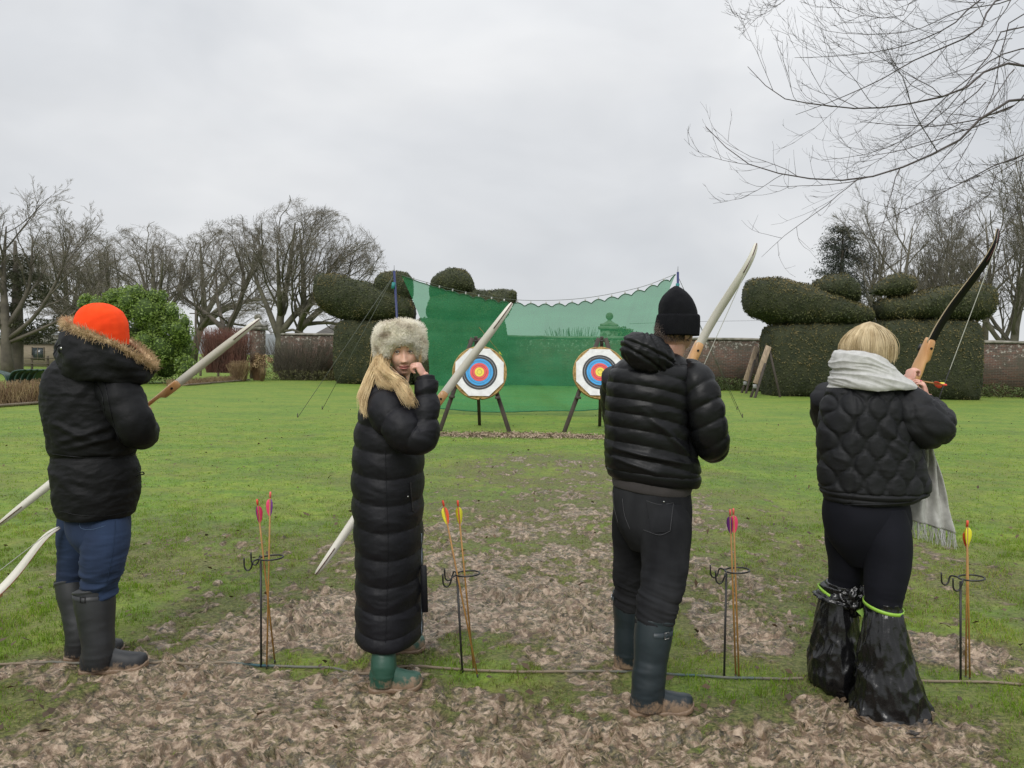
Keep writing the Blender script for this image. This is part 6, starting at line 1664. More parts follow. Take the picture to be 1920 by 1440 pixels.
# hair
def hair_lock(parent, m, guides, n, spread, rng, rad=.0011, name='hair', tip=.3, segs=16, fan=1.0):
    P = []
    for k in range(n):
        g = guides[rng.randint(len(guides))]; K = resample(np.array([at(*q) for q in g]), segs)
        o1, o2 = rng.normal(size=3) * spread, rng.normal(size=3) * spread
        t = np.linspace(0, 1, segs)[:, None]
        wv = np.stack([fbm(t[:, 0] * 2.2 + rng.uniform(0, 50), k * .13, 0.0, 2), fbm(t[:, 0] * 2.2, k * .37 + 9, 5.0, 2), 0 * t[:, 0]], 1)
        P.append(K + o1 * (1 - t) + o2 * t * fan + wv * spread * 1.0 * t)
    P = np.stack(P)
    return tubes(P, rad * np.tile(np.concatenate([np.full(segs - 5, 1.0), np.linspace(1, tip, 5)]), (n, 1)), 3, caps=False)
rhh = np.random.RandomState(141)
gl = [[(720, 659, 3.63), (708, 678, 3.57), (696, 702, 3.54), (684, 728, 3.50), (678, 752, 3.48)], [(719, 664, 3.63), (705, 685, 3.57), (690, 712, 3.53), (677, 740, 3.50), (680, 770, 3.47)], [(718, 669, 3.63), (700, 690, 3.58), (684, 720, 3.54), (675, 745, 3.50)], [(722, 664, 3.63), (708, 690, 3.56), (694, 722, 3.51), (683, 758, 3.47), (686, 778, 3.46)]]
gf_ = [[(720, 659, 3.63), (715, 682, 3.53), (738, 706, 3.50), (754, 728, 3.44), (768, 750, 3.40)], [(718, 662, 3.63), (710, 690, 3.54), (718, 715, 3.50), (734, 728, 3.46)], [(722, 666, 3.63), (718, 688, 3.52), (744, 712, 3.47), (762, 735, 3.40), (774, 758, 3.38)], [(717, 664, 3.63), (706, 688, 3.55), (710, 714, 3.51), (718, 724, 3.49)], [(723, 672, 3.63), (723, 696, 3.50), (752, 716, 3.46), (770, 742, 3.41)], [(719, 668, 3.63), (713, 690, 3.53), (736, 712, 3.48), (752, 738, 3.42), (764, 756, 3.39)]]
gr_ = [[(789, 655, 3.60), (788, 672, 3.60), (787, 688, 3.62)]]
gb_ = [[(712, 650, 3.66), (704, 680, 3.66), (698, 712, 3.64), (694, 735, 3.60)], [(722, 650, 3.68), (716, 690, 3.64), (706, 715, 3.60), (700, 735, 3.57)]]
mk('hair', cat(hair_lock(p2, None, gl, 380, .0085, rhh, .0012, segs=11), hair_lock(p2, None, gf_, 850, .0095, rhh, .0012, segs=11), hair_lock(p2, None, gr_, 60, .003, rhh, .0011, segs=8), hair_lock(p2, None, gb_, 260, .012, rhh, .0012, segs=10)), hair_blonde, p2)
# boots, one muddy green pair
boot(p2, gr(692, 1297), gr(790, 1291), at(718, 1160, 3.575), .056, .056, boot_green)
boot(p2, gr(722, 1228), gr(796, 1219), at(748, 1120, 3.93), .070, .062, boot_green)
bow('recurve_bow', at(960, 568, 4.02), at(592, 1077, 3.90), (.12, -1, .0), limb_white, limb_edge, 'white-limbed wooden bow held behind the long padded coat, pointing at the left target', string=False)
# ================================================================== man in black down jacket and beanie
Y = 3.53
p3 = empty('person', gr(1215, 1325))
tag(p3, 'person in black down jacket and black beanie seen from behind, navy boots, holding a bow', 'person')
rows = [sec(896, 1165, 1296, .12, Y), sec(894, 1146, 1310, .15, Y), sec(883, 1137, 1316, .168, Y), sec(868, 1134, 1312, .172, Y), sec(830, 1133, 1305, .170, Y), sec(780, 1134, 1304, .172, Y), sec(740, 1136, 1308, .174, Y), sec(712, 1139, 1310, .168, Y), sec(692, 1147, 1304, .15, Y), sec(678, 1164, 1290, .12, Y), sec(668, 1190, 1278, .095, Y), sec(664, 1210, 1270, .08, Y)]
xm = at(1220, 800, Y)[0]
def p3d(th, s, V, N):
    z = V[..., 2] + .20 * (V[..., 0] - xm) * (V[..., 1] < Y + .02) - .018 * np.cos((V[..., 0] - xm) / .2 * 1.5)
    ph = (z - at(1220, 893, Y)[2]) / .0655
    low = sstep(.0, .3, s) * 0 + 1
    g = puff(ph, .0125, .5)
    tuck = wrinkle(V, .0055, 9, 9, 2.0) + .004 * ridged(V[..., 0] * 34, V[..., 1] * 10, V[..., 2] * 9, 2) * np.exp(-np.abs(np.sin(np.pi * ph)) * 4)
    return g + tuck + folds(V, f3)
f3 = [((1205, 770), (1290, 850), 3.4, .010, .012), ((1150, 840), (1290, 870), 3.4, .012, .010), ((1145, 855), (1230, 885), 3.4, .010, .010), ((1240, 800), (1300, 870), 3.4, .009, .012), ((1296, 720), (1300, 860), 3.4, -.020, .012)]
def p3a(th, s, V, D):
    return puff(s * 9.5 + .25 * np.sin(th + .6) + .2, .0105, .5) + wrinkle(V, .006, 8, 9, 5.0)
armR = sweep([key(1288, 700, 3.54, .07), key(1302, 716, 3.47, .086), key(1316, 752, 3.44, .086), key(1327, 795, 3.43, .080), key(1333, 826, 3.45, .076), key(1337, 838, 3.53, .066), key(1340, 815, 3.64, .058), key(1340, 784, 3.72, .046)], 150, 56, p3a)
armL = sweep([key(1162, 705, 3.66, .08), key(1160, 760, 3.78, .085), key(1180, 810, 3.90, .075), key(1240, 770, 3.96, .058), key(1288, 735, 3.98, .045)], 60, 36, p3a)
hem = loft([sec(902, 1150, 1312, .150, Y), sec(896, 1141, 1315, .163, Y), sec(886, 1137, 1317, .170, Y), sec(878, 1140, 1314, .165, Y)], 16, 90, lambda th, s, V, N: wrinkle(V, .003, 12, 4, 1.0))
V_, F_ = hem; V_ = V_.copy(); V_[:, 2] -= (V_[:, 0] - xm) * .10
jk = mk('down_jacket', cat(loft(rows, 210, 100, p3d), armR, armL, (V_, F_)), nylon, p3)
# hood: plump roll hanging behind the neck
def blob(c, ax, rot, n=50, k=70, disp=None):
    V, F = ell((0, 0, 0), (1, 1, 1), n, k); N = V.copy()
    P = V * np.array(ax)
    if disp is not None: P = P + N * disp(V)[:, None]
    return P @ np.asarray(rot).T + np.array(c), F
rt = rotz(.15) @ np.array([[math.cos(.42), 0, math.sin(.42)], [0, 1, 0], [-math.sin(.42), 0, math.cos(.42)]])
def hoodd(V):
    a = np.arctan2(V[:, 0] + .25, V[:, 2] + .9)
    s1 = -.013 * np.exp(-((V[:, 2] - .12) / .05) ** 2) - .013 * np.exp(-((V[:, 0] - .22 + V[:, 2] * .5) / .04) ** 2) - .012 * np.exp(-((V[:, 0] - .66 + V[:, 2] * .3) / .04) ** 2) - .012 * np.exp(-((V[:, 2] + .42 + .2 * V[:, 0]) / .05) ** 2) - .010 * np.exp(-((V[:, 0] + .42) / .04) ** 2) * (V[:, 2] > -.4)
    return s1 + .005 * ridged(V[:, 0] * 2.5, V[:, 1] * 2.5, V[:, 2] * 2.5, 2) * .5 + fbm(V[:, 0] * 3, V[:, 1] * 3, V[:, 2] * 3, 2) * .005
hood3 = cat(blob(at(1214, 663, 3.41), (.128, .085, .086), rt, disp=hoodd), loft([sec(712, 1196, 1314, .12, 3.52), sec(702, 1204, 1310, .115, 3.52), sec(690, 1212, 1302, .105, 3.52), sec(682, 1218, 1294, .095, 3.52), sec(680, 1228, 1284, .08, 3.52)], 24, 60, lambda th, s, V, N: puff(s * 2.4, .012) + wrinkle(V, .005, 9, 9, 3)))
mk('hood', hood3, nylon, jk)
# beanie
br = [sec(629, 1228, 1311, .105, 3.53), sec(627, 1227, 1312, .112, 3.53), sec(610, 1227, 1313, .117, 3.53), sec(594, 1230, 1313, .115, 3.53), sec(590, 1232, 1311, .108, 3.53)]
mk('beanie', cat(loft(br, 40, 180, lambda th, s, V, N: .0016 * np.sin(th * 60)), loft([sec(598, 1234, 1310, .106, 3.53), sec(580, 1234, 1307, .108, 3.53), sec(565, 1237, 1301, .100, 3.53), sec(552, 1245, 1291, .082, 3.53), sec(542, 1255, 1280, .05, 3.53), sec(536.5, 1263, 1272, .018, 3.53)], 50, 90, lambda th, s, V, N: wrinkle(V, .004, 10, 6, 2.0))), beanie_m, p3)
hf = unit(np.array([.80, .62, -.30]))
hd = head(at(1266, 622, 3.54), hf, s=1.0, n=90, k=110, male=True)
loc, R3 = hd[3], hd[4]
bd = body(p3, [sweep([key(1264, 634, 3.54, .062), key(1256, 665, 3.53, .064), key(1245, 705, 3.55, .07)], 10, 18), loft([sec(930, 1160, 1285, .11, Y), sec(820, 1155, 1290, .12, Y), sec(730, 1150, 1295, .13, Y), sec(690, 1185, 1290, .09, Y)], 20, 24),
               sweep([key(1300, 718, 3.48, .05), key(1332, 824, 3.46, .042), key(1340, 775, 3.74, .028)], 18, 12), sweep([key(1165, 710, 3.68, .05), key(1180, 810, 3.90, .042), key(1292, 730, 3.98, .028)], 18, 12),
               sweep([key(1240, 960, 3.46, .09), key(1238, 1100, 3.37, .06), key(1212, 1290, 3.34, .04)], 18, 14), sweep([key(1188, 960, 3.60, .09), key(1182, 1100, 3.72, .06), key(1172, 1235, 3.78, .04)], 18, 14)],
          (hd[0], hd[1], hd[2]), [hand(at(1341, 778, 3.73), (.10, .3, .9), (-.85, .2, .2), size=.18, curl=(.8, .9, .6), side=-1), hand(at(1294, 728, 3.98), (.4, .1, .5), (.2, -.5, .6), curl=(.9, 1.1, .8), side=-1)], (skin_man, skin_man, hair_short))
V1, F1 = ear(loc, R3, 1, 1.0)
mk('ear', (V1, F1), skin_man, bd)
V1, F1 = ear(loc, R3, -1, 1.0)
mk('ear', (V1, F1), skin_man, bd)
rhs = np.random.RandomState(151)
# cropped hair at nape and temple
m_ = 2600; q = unit(rhs.normal(size=(m_ * 4, 3))); q = q[(q[:, 1] < .25) & (q[:, 2] < .3) & (q[:, 2] > -.50 + .30 * np.clip(q[:, 1] + .6, 0, 1))][:m_]
P = np.stack([q[:, 0] * .0735 * (1 - .26 * np.clip(-q[:, 2], 0, 1) ** 1.6), np.where(q[:, 1] > 0, .088, .100) * q[:, 1] * np.where(q[:, 1] < 0, 1 - .45 * sstep(.25, 1, np.clip(-q[:, 2], 0, 1)), 1), q[:, 2] * .116], 1)
W = np.stack([loc(p) for p in P]); D = q @ R3.T
mk('hair', strands(W, D * .6 + np.array([0, 0, -.8]), .016, rhs, .0010, .1, 3), hair_short, p3)
# jersey hem, jeans
V_, F_ = loft([sec(919, 1147, 1294, .145, Y), sec(912, 1146, 1297, .150, Y), sec(900, 1146, 1300, .150, Y), sec(880, 1150, 1300, .14, Y)], 20, 80, lambda th, s, V, N: .001 * np.sin(th * 70) + wrinkle(V, .002, 8, 4, 2))
V_ = V_.copy(); V_[:, 2] -= (V_[:, 0] - xm) * .12
mk('jersey_hem', (V_, F_), shirt_m, p3)
legd = lambda sd, a0: (lambda th, s, V, D: wrinkle(V, .007, 4, 9, sd) * sstep(.05, .5, s) + .006 * ridged(V[..., 0] * 3, V[..., 1] * 3, V[..., 2] * 22 + V[..., 0] * 8, 2) * sstep(.45, .8, s))
jn = mk('jeans', cat(loft([sec(1030, 1180, 1285, .09, 3.51), sec(1008, 1166, 1293, .13, 3.51), sec(985, 1155, 1297, .145, 3.51), sec(955, 1149, 1299, .150, 3.52), sec(925, 1147, 1296, .145, 3.53), sec(900, 1152, 1292, .13, 3.53)], 50, 70, lambda th, s, V, N: wrinkle(V, .004, 7, 7, 3)),
                     sweep([key(1240, 955, 3.48, .112), key(1244, 990, 3.45, .126), key(1247, 1040, 3.41, .106), key(1242, 1095, 3.37, .093), key(1231, 1140, 3.345, .082), key(1226, 1185, 3.34, .070)], 130, 60, legd(2.0, 0)),
                     sweep([key(1192, 955, 3.58, .105), key(1188, 990, 3.62, .102), key(1186, 1045, 3.67, .088), key(1183, 1090, 3.71, .078), key(1180, 1135, 3.74, .066)], 130, 56, legd(9.0, 2))), denim_blk, p3)
bvj = bvh_of([jn])
st3 = M('grey_stitch', (.06, .06, .065), .8)
pk = patch('back_pocket', bvj, [(1212, 940), (1262, 946), (1258, 996), (1222, 1000)], denim_blk, jn, .004, 10)
for pts in ([(1212, 939), (1236, 946), (1262, 943)], [(1262, 944), (1259, 970), (1256, 996)], [(1256, 996), (1236, 1003), (1206, 993)], [(1168, 935), (1172, 965), (1182, 992)], [(1152, 925), (1153, 950), (1160, 980)]):
    seam('stitch_line', bvj, pts, .0011, st3, jn, 18, .004)
mk('rivet', ell(on_surf(bvj, 1244, 941, .005), (.005, .003, .004), 6, 10), steel_m, jn)
boot(p3, gr(1182, 1341), gr(1298, 1334), at(1228, 1160, 3.34), .084, .070, boot_navy, (.16, -1.75, -.55))
boot(p3, gr(1152, 1260), gr(1240, 1250), at(1180, 1110, 3.745), .080, .066, boot_navy, (.12, 2.5, 3.5))
bow('recurve_bow', at(1418, 456, 3.90), at(1170, 1010, 4.02), (.19, -1, .10), limb_white, limb_edge, 'white-limbed wooden bow rising past the black beanie with its string showing')
# ================================================================== woman with grey scarf, quilted jacket and bin bags
Y = 3.48
p4 = empty('person', gr(1640, 1330))
tag(p4, 'person in grey scarf and quilted jacket, bin bags tied over boots, nocking an arrow', 'person')
def sec4(v, l, r, b, Y): return sec(v, l + 3, r - 5, b * .97, Y)
rows = [sec4(938, 1560, 1700, .13, Y), sec4(935, 1545, 1716, .155, Y), sec4(926, 1539, 1738, .168, Y), sec4(910, 1535, 1746, .172, Y), sec4(870, 1532, 1738, .172, Y), sec4(820, 1532, 1724, .170, Y), sec4(780, 1535, 1712, .168, Y), sec4(752, 1542, 1704, .160, Y), sec4(732, 1552, 1696, .14, Y), sec4(716, 1568, 1684, .115, Y), sec4(704, 1590, 1672, .09, Y)]
xm = at(1630, 840, Y)[0]
def onion(x, z, Wd=.050, P=.168, A=.0205):
    """puffed cells between waved stitch lines that nearly touch"""
    i = np.floor(x / Wd)
    best = np.full(x.shape, 9.0)
    for k in (-1, 0, 1, 2):
        n = i + k; xi = n * Wd + np.where(np.mod(n, 2) == 0, 1, -1) * A * np.sign(np.cos(2 * np.pi * z / P)) * np.abs(np.cos(2 * np.pi * z / P)) ** .7
        best = np.minimum(best, np.abs(x - xi))
    return best
def p4d(th, s, V, N):
    x = V[..., 0] - xm; ang = np.where(V[..., 1] < Y, 1.0, 1.0)
    d_ = onion(x * 1.08 + .02, V[..., 2] + .10 * x, )
    zb = at(1630, 918, Y)[2]
    band = V[..., 2] < zb
    q = np.where(band, np.abs(V[..., 2] - at(1630, 929, Y)[2]) * .9 + .002, d_)
    edge = -.006 * np.exp(-((V[..., 2] - zb) / .005) ** 2)
    spine = -.006 * np.exp(-((V[..., 0] - at(1577, 850, Y)[0]) / .006) ** 2) * (V[..., 1] < Y)
    return .0125 * (1 - np.exp(-(q / .010) ** 1.2)) - .006 + wrinkle(V, .0055, 8, 9, 2.0) + edge + spine + folds(V, f4)
f4 = [((1650, 800), (1705, 850), 3.35, .012, .015), ((1660, 830), (1715, 870), 3.35, .010, .015), ((1540, 840), (1600, 870), 3.35, .006, .015)]
def p4a(th, s, V, D):
    d_ = onion(th * .075, s * .42, .046, .17)
    return .011 * (1 - np.exp(-(d_ / .010) ** 1.1)) - .005 + wrinkle(V, .010, 7, 9, 6.0)
armR = sweep([key(1672, 738, 3.52, .075), key(1694, 758, 3.44, .092), key(1722, 786, 3.39, .098), key(1744, 800, 3.39, .090), key(1752, 792, 3.46, .078), key(1748, 775, 3.56, .062), key(1741, 760, 3.62, .048)], 150, 60, p4a)
armL = sweep([key(1556, 740, 3.62, .075), key(1562, 790, 3.76, .085), key(1600, 810, 3.88, .08), key(1660, 765, 3.94, .06), key(1695, 730, 3.96, .045)], 60, 36, p4a)
jk = mk('quilted_jacket', cat(loft(rows, 210, 170, p4d), armR, armL), quilt_m, p4)
bv4 = bvh_of([jk])
seam('hem_binding', bv4, [(1542, 940), (1580, 945), (1640, 946), (1700, 942), (1740, 928)], .0028, quilt_m, jk, 40)
# head and hair
hf = unit(np.array([.78, .66, -.30]))
hd = head(at(1635, 653, 3.50), hf, s=.96, n=90, k=110)
loc, R3 = hd[3], hd[4]
bd = body(p4, [sweep([key(1628, 665, 3.50, .05), key(1622, 715, 3.50, .055)], 8, 14), loft([sec(950, 1560, 1690, .12, Y), sec(840, 1560, 1690, .11, Y), sec(750, 1560, 1690, .12, Y), sec(710, 1600, 1660, .07, Y)], 20, 24),
               sweep([key(1690, 755, 3.45, .045), key(1746, 795, 3.42, .04), key(1738, 752, 3.64, .026)], 18, 12), sweep([key(1558, 745, 3.64, .045), key(1605, 805, 3.86, .04), key(1704, 722, 3.97, .026)], 18, 12),
               sweep([key(1655, 990, 3.43, .085), key(1656, 1120, 3.38, .055), key(1660, 1290, 3.36, .04)], 18, 14), sweep([key(1595, 990, 3.56, .085), key(1580, 1110, 3.60, .055), key(1570, 1240, 3.62, .04)], 18, 14)],
          (hd[0], hd[1], hd[2]), [hand(at(1739, 752, 3.64), (-.22, .1, 1), (-.8, .45, .1), size=.165, curl=(.75, .85, .7), thumb=.8, side=-1), hand(at(1703, 722, 3.97), (.25, .15, .9), (.8, .2, -.1), size=.165, curl=(1.0, 1.1, .8), side=1)])
mk('nail', ell(at(1727, 714, 3.635), (.005, .003, .004), 6, 10), M('pink_nail', (.75, .15, .20), .3), bd)
rh4 = np.random.RandomState(161)
scalp = loft([sec(668, 1598, 1638, .066, 3.48), sec(658, 1593, 1645, .078, 3.48), sec(644, 1592, 1651, .086, 3.49), sec(630, 1596, 1651, .082, 3.50), sec(620, 1606, 1644, .060, 3.50), sec(615, 1618, 1636, .03, 3.50), sec(614, 1624, 1630, .01, 3.50)], 30, 40)
sp = []
crown = at(1632, 603, 3.50)
for k in range(2300):
    a = rh4.uniform(0, 2 * np.pi); ca, sa = math.cos(a), math.sin(a)
    # leave the face (far right) open
    if ca * .78 + sa * .66 > .66: continue
    end_v = 672 + rh4.normal() * 3 + 6 * max(0, -sa) - 4 * max(0, ca)
    K = []
    j = rh4.normal(size=3) * .006
    for t in np.linspace(0, 1, 9):
        r = math.sin(min(t * 1.9, 1.57)) if t < .83 else 1.0 - (t - .83) * .35
        c = at(1626, 603 + (end_v - 603) * (t ** 1.35), 3.50)
        K.append(c + np.array([ca * .113, sa * .108, 0]) * r + j * t + [.012 * (1 - t), 0, 0])
    sp.append(np.array(K))
SP = np.stack(sp)
mk('hair', cat(scalp, tubes(SP, np.tile(np.concatenate([np.full(6, .0013), np.linspace(.0012, .0005, 3)]), (len(SP), 1)), 3, caps=False)), hair_ash, p4)
# scarf: wound in slanting folds, shawl over the shoulders
def scd(th, s, V, N):
    x = V[..., 0] - at(1620, 690, Y)[0]; z = V[..., 2] + .30 * x * (1 - .6 * s) + .02 * pn(x * 8, V[..., 1] * 8, V[..., 2] * 4)
    f = ridged(x * 2.2 + 2 + .5 * pn(x * 6, V[..., 1] * 6, 1.0), V[..., 1] * 2, z * 19, 2, .4)
    return .015 * f + .0015 * fbm(V[..., 0] * 30, V[..., 1] * 30, V[..., 2] * 30, 2)
_sc = loft([sec(727, 1556, 1712, .165, Y), sec(722, 1556, 1709, .172, Y), sec(712, 1561, 1700, .166, Y), sec(698, 1566, 1688, .148, Y), sec(686, 1564, 1676, .135, Y), sec(675, 1564, 1668, .128, Y), sec(667, 1568, 1660, .118, Y), sec(662, 1578, 1652, .100, Y)], 110, 130, scd, caps=False)
_v = _sc[0].copy(); _t = sstep(at(1620, 715, Y)[2], at(1620, 660, Y)[2], _v[:, 2]); _v[:, 2] -= .24 * np.clip(_v[:, 0] - at(1600, 690, Y)[0], 0, 1) * _t
sc1 = (_v, _sc[1])
scf = mk('scarf', sc1, scarf_m, p4)
sm = scf.modifiers.new('thickness', 'SOLIDIFY'); sm.thickness = .006
# hanging tail with fringe
TL = [[(1728, 815, 3.50), (1742, 815, 3.46)], [(1728, 860, 3.56), (1756, 858, 3.50)], [(1716, 905, 3.58), (1768, 905, 3.53)], [(1708, 950, 3.58), (1777, 948, 3.54)], [(1708, 975, 3.58), (1788, 998, 3.54)]]
L0 = resample([at(*a) for a, b in TL], 50); L1 = resample([at(*b) for a, b in TL], 50)
tt = np.linspace(0, 1, 40)[None, :, None]
TV = L0[:, None] * (1 - tt) + L1[:, None] * tt
TV[..., 1] += .018 * np.sin(tt[..., 0] * 15 + np.linspace(0, 2, 50)[:, None]) + fbm(tt[..., 0] * 5, np.linspace(0, 3, 50)[:, None], 1.0, 2) * .012
tl = mk('scarf_tail', (TV.reshape(-1, 3), [grid_faces(50, 40, False)]), scarf_m, scf)
sm = tl.modifiers.new('thickness', 'SOLIDIFY'); sm.thickness = .004
FR = []
for k in range(110):
    q = rh4.rand() * 38.9; i = int(q); p = TV[-1, i] * (1 - (q - i)) + TV[-1, i + 1] * (q - i)
    K = [p + [0, 0, .004]]; dd = np.array([.10 + rh4.normal() * .12, rh4.normal() * .1, -1])
    for j in range(4): K.append(K[-1] + unit(dd + rh4.normal(size=3) * .12) * rh4.uniform(.018, .024))
    FR.append(np.array(K))
mk('fringe', tubes(np.stack(FR), np.tile([.0017, .0016, .0014, .0012, .0008], (110, 1)), 3, caps=False), scarf_m, tl)
# leggings
lgd = lambda sd: (lambda th, s, V, D: wrinkle(V, .0035, 4, 14, sd) * sstep(.3, .7, s))
mk('leggings', cat(loft([sec(1060, 1590, 1685, .08, 3.49), sec(1035, 1568, 1698, .115, 3.49), sec(1010, 1551, 1704, .14, 3.49), sec(980, 1543, 1707, .155, 3.49), sec(955, 1542, 1706, .155, 3.49), sec(930, 1546, 1700, .14, 3.49)], 50, 70),
                   sweep([key(1650, 960, 3.45, .110), key(1659, 1010, 3.42, .112), key(1663, 1055, 3.40, .100), key(1659, 1100, 3.38, .084), key(1656, 1140, 3.375, .071), key(1655, 1175, 3.37, .064)], 100, 56, lgd(1.0)),
                   sweep([key(1594, 960, 3.55, .108), key(1591, 1010, 3.57, .105), key(1592, 1050, 3.58, .093), key(1585, 1090, 3.60, .076), key(1572, 1125, 3.61, .068), key(1570, 1150, 3.61, .06)], 100, 50, lgd(5.0))), legging_m, p4)
# boots inside the bags (toes hidden), then the bags
def bagd(sd, tw):
    def f(th, s, V, N):
        w = sstep(0, .9, 1 - s)          # fuller towards the foot
        q = V[..., 0] + tw * V[..., 2]
        fold = ridged(q * 7 + .6 * pn(V[..., 0] * 5, V[..., 1] * 5, V[..., 2] * 6 + sd), V[..., 1] * 7, V[..., 2] * 2.2 + sd, 2, .5) * .5 + .5
        fold2 = ridged(V[..., 0] * 13 - tw * 8 * V[..., 2], V[..., 1] * 13, V[..., 2] * 6 + sd, 2, .5) * .5 + .5
        fine = ridged(th * 2.6 + s * 5 * tw, s * 3.0, sd, 2, .45)
        return (.030 * (fold - .6) + .012 * (fold2 - .6)) * (.35 + .9 * w) + .006 * fine * (.6 + .6 * w) + .010 * ridged(th * 1.5, s * 14, sd + 2, 2) * np.exp(-((s - .02) / .10) ** 2)
    return f
def bag(keys_, sd, tw, lbl):
    return mk('bin_bag', loft(keys_, 150, 150, bagd(sd, tw)), bag_m, p4)
nb_ = bag([sec(1360, 1618, 1722, .080, 3.32), sec(1348, 1610, 1732, .105, 3.32), sec(1330, 1606, 1732, .112, 3.325), sec(1300, 1610, 1722, .106, 3.33), sec(1250, 1615, 1708, .096, 3.34), sec(1200, 1619, 1698, .088, 3.35), sec(1160, 1623, 1692, .082, 3.365), sec(1138, 1627, 1686, .074, 3.375), sec(1126, 1628, 1685, .073, 3.375)], 1.0, .35, '')
fb_ = bag([sec(1290, 1540, 1602, .08, 3.60), sec(1276, 1530, 1612, .105, 3.60), sec(1255, 1524, 1616, .115, 3.60), sec(1215, 1527, 1614, .105, 3.605), sec(1175, 1531, 1610, .092, 3.61), sec(1140, 1535, 1604, .082, 3.61), sec(1118, 1538, 1600, .076, 3.61), sec(1098, 1542, 1598, .074, 3.60)], 4.0, -.3, '')
a_ = np.linspace(0, 2 * np.pi, 40)
def tape(c, rx, ry, tilt, w, par, tx=0.0):
    c = np.array(c); P = np.stack([c[0] + rx * np.cos(a_), c[1] + ry * np.sin(a_), c[2] - tilt * np.cos(a_) + .012 * np.sin(a_)], 1)
    V = np.stack([P + [0, 0, w / 2], P - [0, 0, w / 2]], 1).reshape(-1, 3)
    o = mk('tape_band', (V, [grid_faces(40, 2, False)]), tape_m, par)
    s_ = o.modifiers.new('thickness', 'SOLIDIFY'); s_.thickness = .003
tape(at(1656, 1136, 3.375), .084, .086, .012, .015, nb_)
tape(at(1568, 1118, 3.61), .084, .084, .040, .017, fb_)
mk('tape_end', (np.array([at(1600, 1122, 3.52), at(1616, 1126, 3.50), at(1619, 1150, 3.48), at(1602, 1142, 3.50), at(1622, 1162, 3.47)]), [np.array([[0, 1, 2, 3]]), np.array([[3, 2, 4]])]), tape_m, fb_, False)
mk('bag_knot', blob(at(1602, 1124, 3.54), (.045, .035, .06), rotz(.3), 30, 40, lambda V: .02 * ridged(V[:, 0] * 2.5, V[:, 1] * 2.5, V[:, 2] * 2.5, 2)), bag_m, fb_)
mk('bag_neck', loft([sec(1122, 1540, 1602, .080, 3.61), sec(1108, 1545, 1606, .078, 3.605), sec(1094, 1552, 1606, .074, 3.60)], 30, 90, bagd(7.0, .4)), bag_m, fb_)
# trampled plastic round the near foot
mk('bag_hem', loft([sec(1372, 1612, 1752, .10, 3.29), sec(1362, 1598, 1762, .135, 3.29), sec(1350, 1600, 1752, .14, 3.30), sec(1338, 1604, 1735, .12, 3.31)], 40, 160, lambda th, s, V, N: .016 * ridged(th * 2.2 + s, s * 9, 3.0, 3, .6)), M('muddy_bag', (.030, .026, .022), .4, (.20, .14, .09), 22.0, lo=.42, hi=.62, bump=.6, bscale=50, bdist=.006), nb_)
arrow('arrow', at(1668, 706, 4.25), at(1774, 722, 3.60), [YEL, ORANGE, ORANGE], NOCKR, 'yellow and orange fletched arrow held in the fingers of the woman with the scarf', roll=.4)
bow('recurve_bow', at(1871, 429, 3.84), at(1640, 1045, 4.02), (.30, -1.0, .20), limb_black, M('limb_tan_edge', (.45, .36, .22), .5), 'wooden bow with black limbs raised by the woman in the grey scarf')
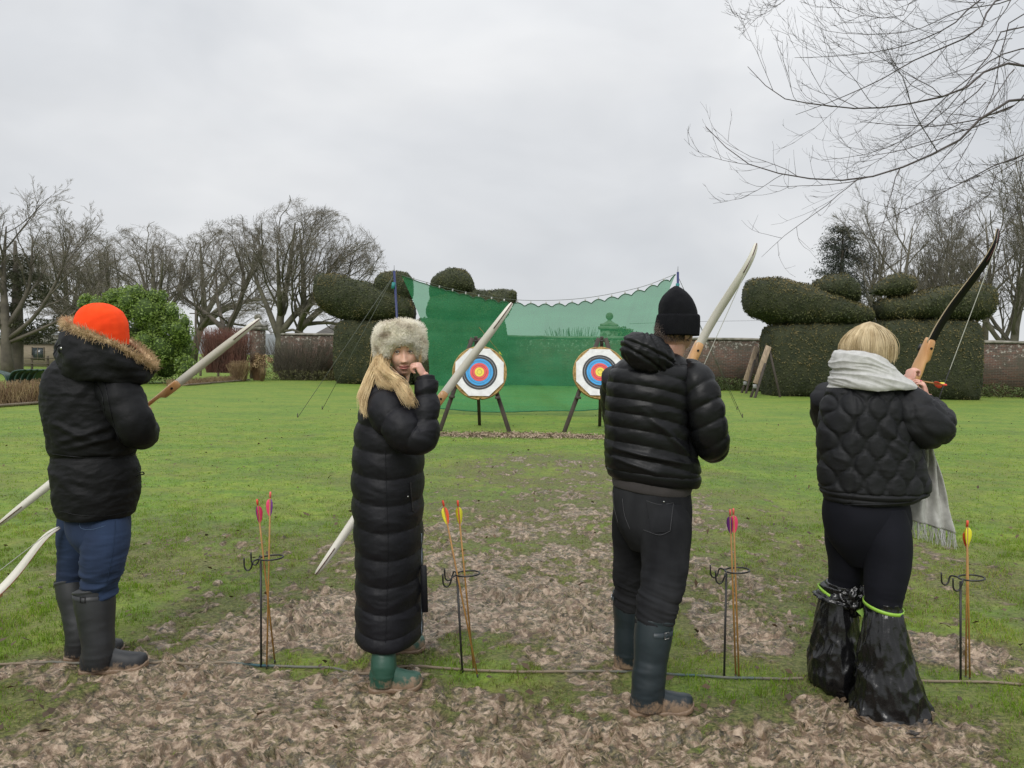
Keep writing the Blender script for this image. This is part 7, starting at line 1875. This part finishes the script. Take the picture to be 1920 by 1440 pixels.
# ------------------------------------------------------------------ bare tree reaching in from the right
ro = np.random.RandomState(201)
tb = np.array([8.6, 7.6, 0.0])
ot = empty('overhanging_tree', tb)
mk('trunk', sweep([(*(tb - [0, 0, .3]), .34), (*(tb + [-.1, 0, 1.5]), .26), (*(tb + [-.2, .1, 3.6]), .21), (*(tb + [-.1, .1, 6.5]), .13), (*(tb + [.1, .2, 8.5]), .06)], 30, 16, lambda th, s, V, D: fbm(th * 3, s * 12, 1.0, 3) * .02), branch_near, ot)
LIMBS = [([(1920, 122), (1790, 175), (1640, 203), (1530, 195), (1460, 180), (1402, 125)], 7.0, .021), ([(1920, 185), (1800, 262), (1680, 318), (1580, 338), (1470, 327), (1390, 300), (1323, 237)], 6.4, .021),
         ([(1920, 290), (1800, 345), (1700, 392), (1620, 440)], 6.8, .015), ([(1900, -10), (1830, 60), (1720, 110), (1650, 150), (1560, 190), (1492, 215)], 7.4, .017), ([(1880, -20), (1780, 50), (1680, 90), (1570, 105), (1490, 108)], 8.0, .016),
         ([(1760, -30), (1690, 30), (1600, 25), (1540, -10)], 7.2, .012), ([(1500, -40), (1470, 2), (1430, 28), (1400, 37), (1352, 22)], 7.6, .008), ([(1930, 50), (1850, 110), (1780, 200), (1700, 260), (1620, 290), (1540, 300)], 7.8, .014),
         ([(1920, 296), (1850, 370), (1757, 420)], 6.2, .013), ([(1925, 90), (1800, 160), (1720, 235), (1650, 300), (1560, 335)], 8.4, .013), ([(1930, 20), (1880, 90), (1860, 180), (1800, 300), (1740, 380)], 8.8, .012), ([(1930, 380), (1890, 430), (1850, 520)], 7.0, .010), ([(1960, 140), (1900, 200), (1830, 230), (1740, 330), (1650, 400)], 9.2, .013), ([(1940, -20), (1800, 20), (1700, 60), (1560, 60), (1500, 30)], 9.0, .012)]
LP = []
for k, (px_, yy_, r0) in enumerate(LIMBS):
    r0 *= .78
    P = [at(u, v, yy_ + ro.normal() * .12) for (u, v) in px_]
    a = tb + [-.15, .1, 2.6 + (k % 7) * .75]; m_ = a * .5 + P[0] * .5 + [0, 0, .25]
    K = np.vstack([a, m_] + P)
    Pp = resample(K, 30); Rr_ = np.concatenate([np.linspace(r0 * 2.2, r0, 10), np.linspace(r0, r0 * .16, 20)])
    mk('branch', tubes(Pp[None], Rr_[None], 7), branch_near, ot)
    vis = resample(np.vstack(P), 14); LP.append((vis, np.linspace(r0, r0 * .16, 14)))
P0 = np.stack([p for p, r in LP]); R0 = np.stack([r for p, r in LP])
tw = []
P1, R1 = levels(ro, P0, R0, 9, .0, .90, .50, .18, .36, 9, .10, .05, .38, rmin=.0024); tw.append(tubes(P1, R1, 4, False))
P1b, R1b = levels(ro, P0, R0, 7, .0, .97, .75, .3, .12, 7, .12, .09, .3, rmin=.0020); tw.append(tubes(P1b, R1b, 3, False))
P2, R2 = levels(ro, P1, R1, 5, .15, .98, .55, .25, .46, 7, .12, .11, .6, rmin=.0019); tw.append(tubes(P2, R2, 3, False))
P3, R3_ = levels(ro, P2, R2, 2, .2, .98, .7, .25, .40, 4, .12, .14, .7, rmin=.0015); tw.append(tubes(P3, R3_, 3, False))
mk('twigs', cat(*tw), branch_near, ot)
tag(ot, 'bare tree whose thin drooping branches hang into the upper right of the sky', 'tree')
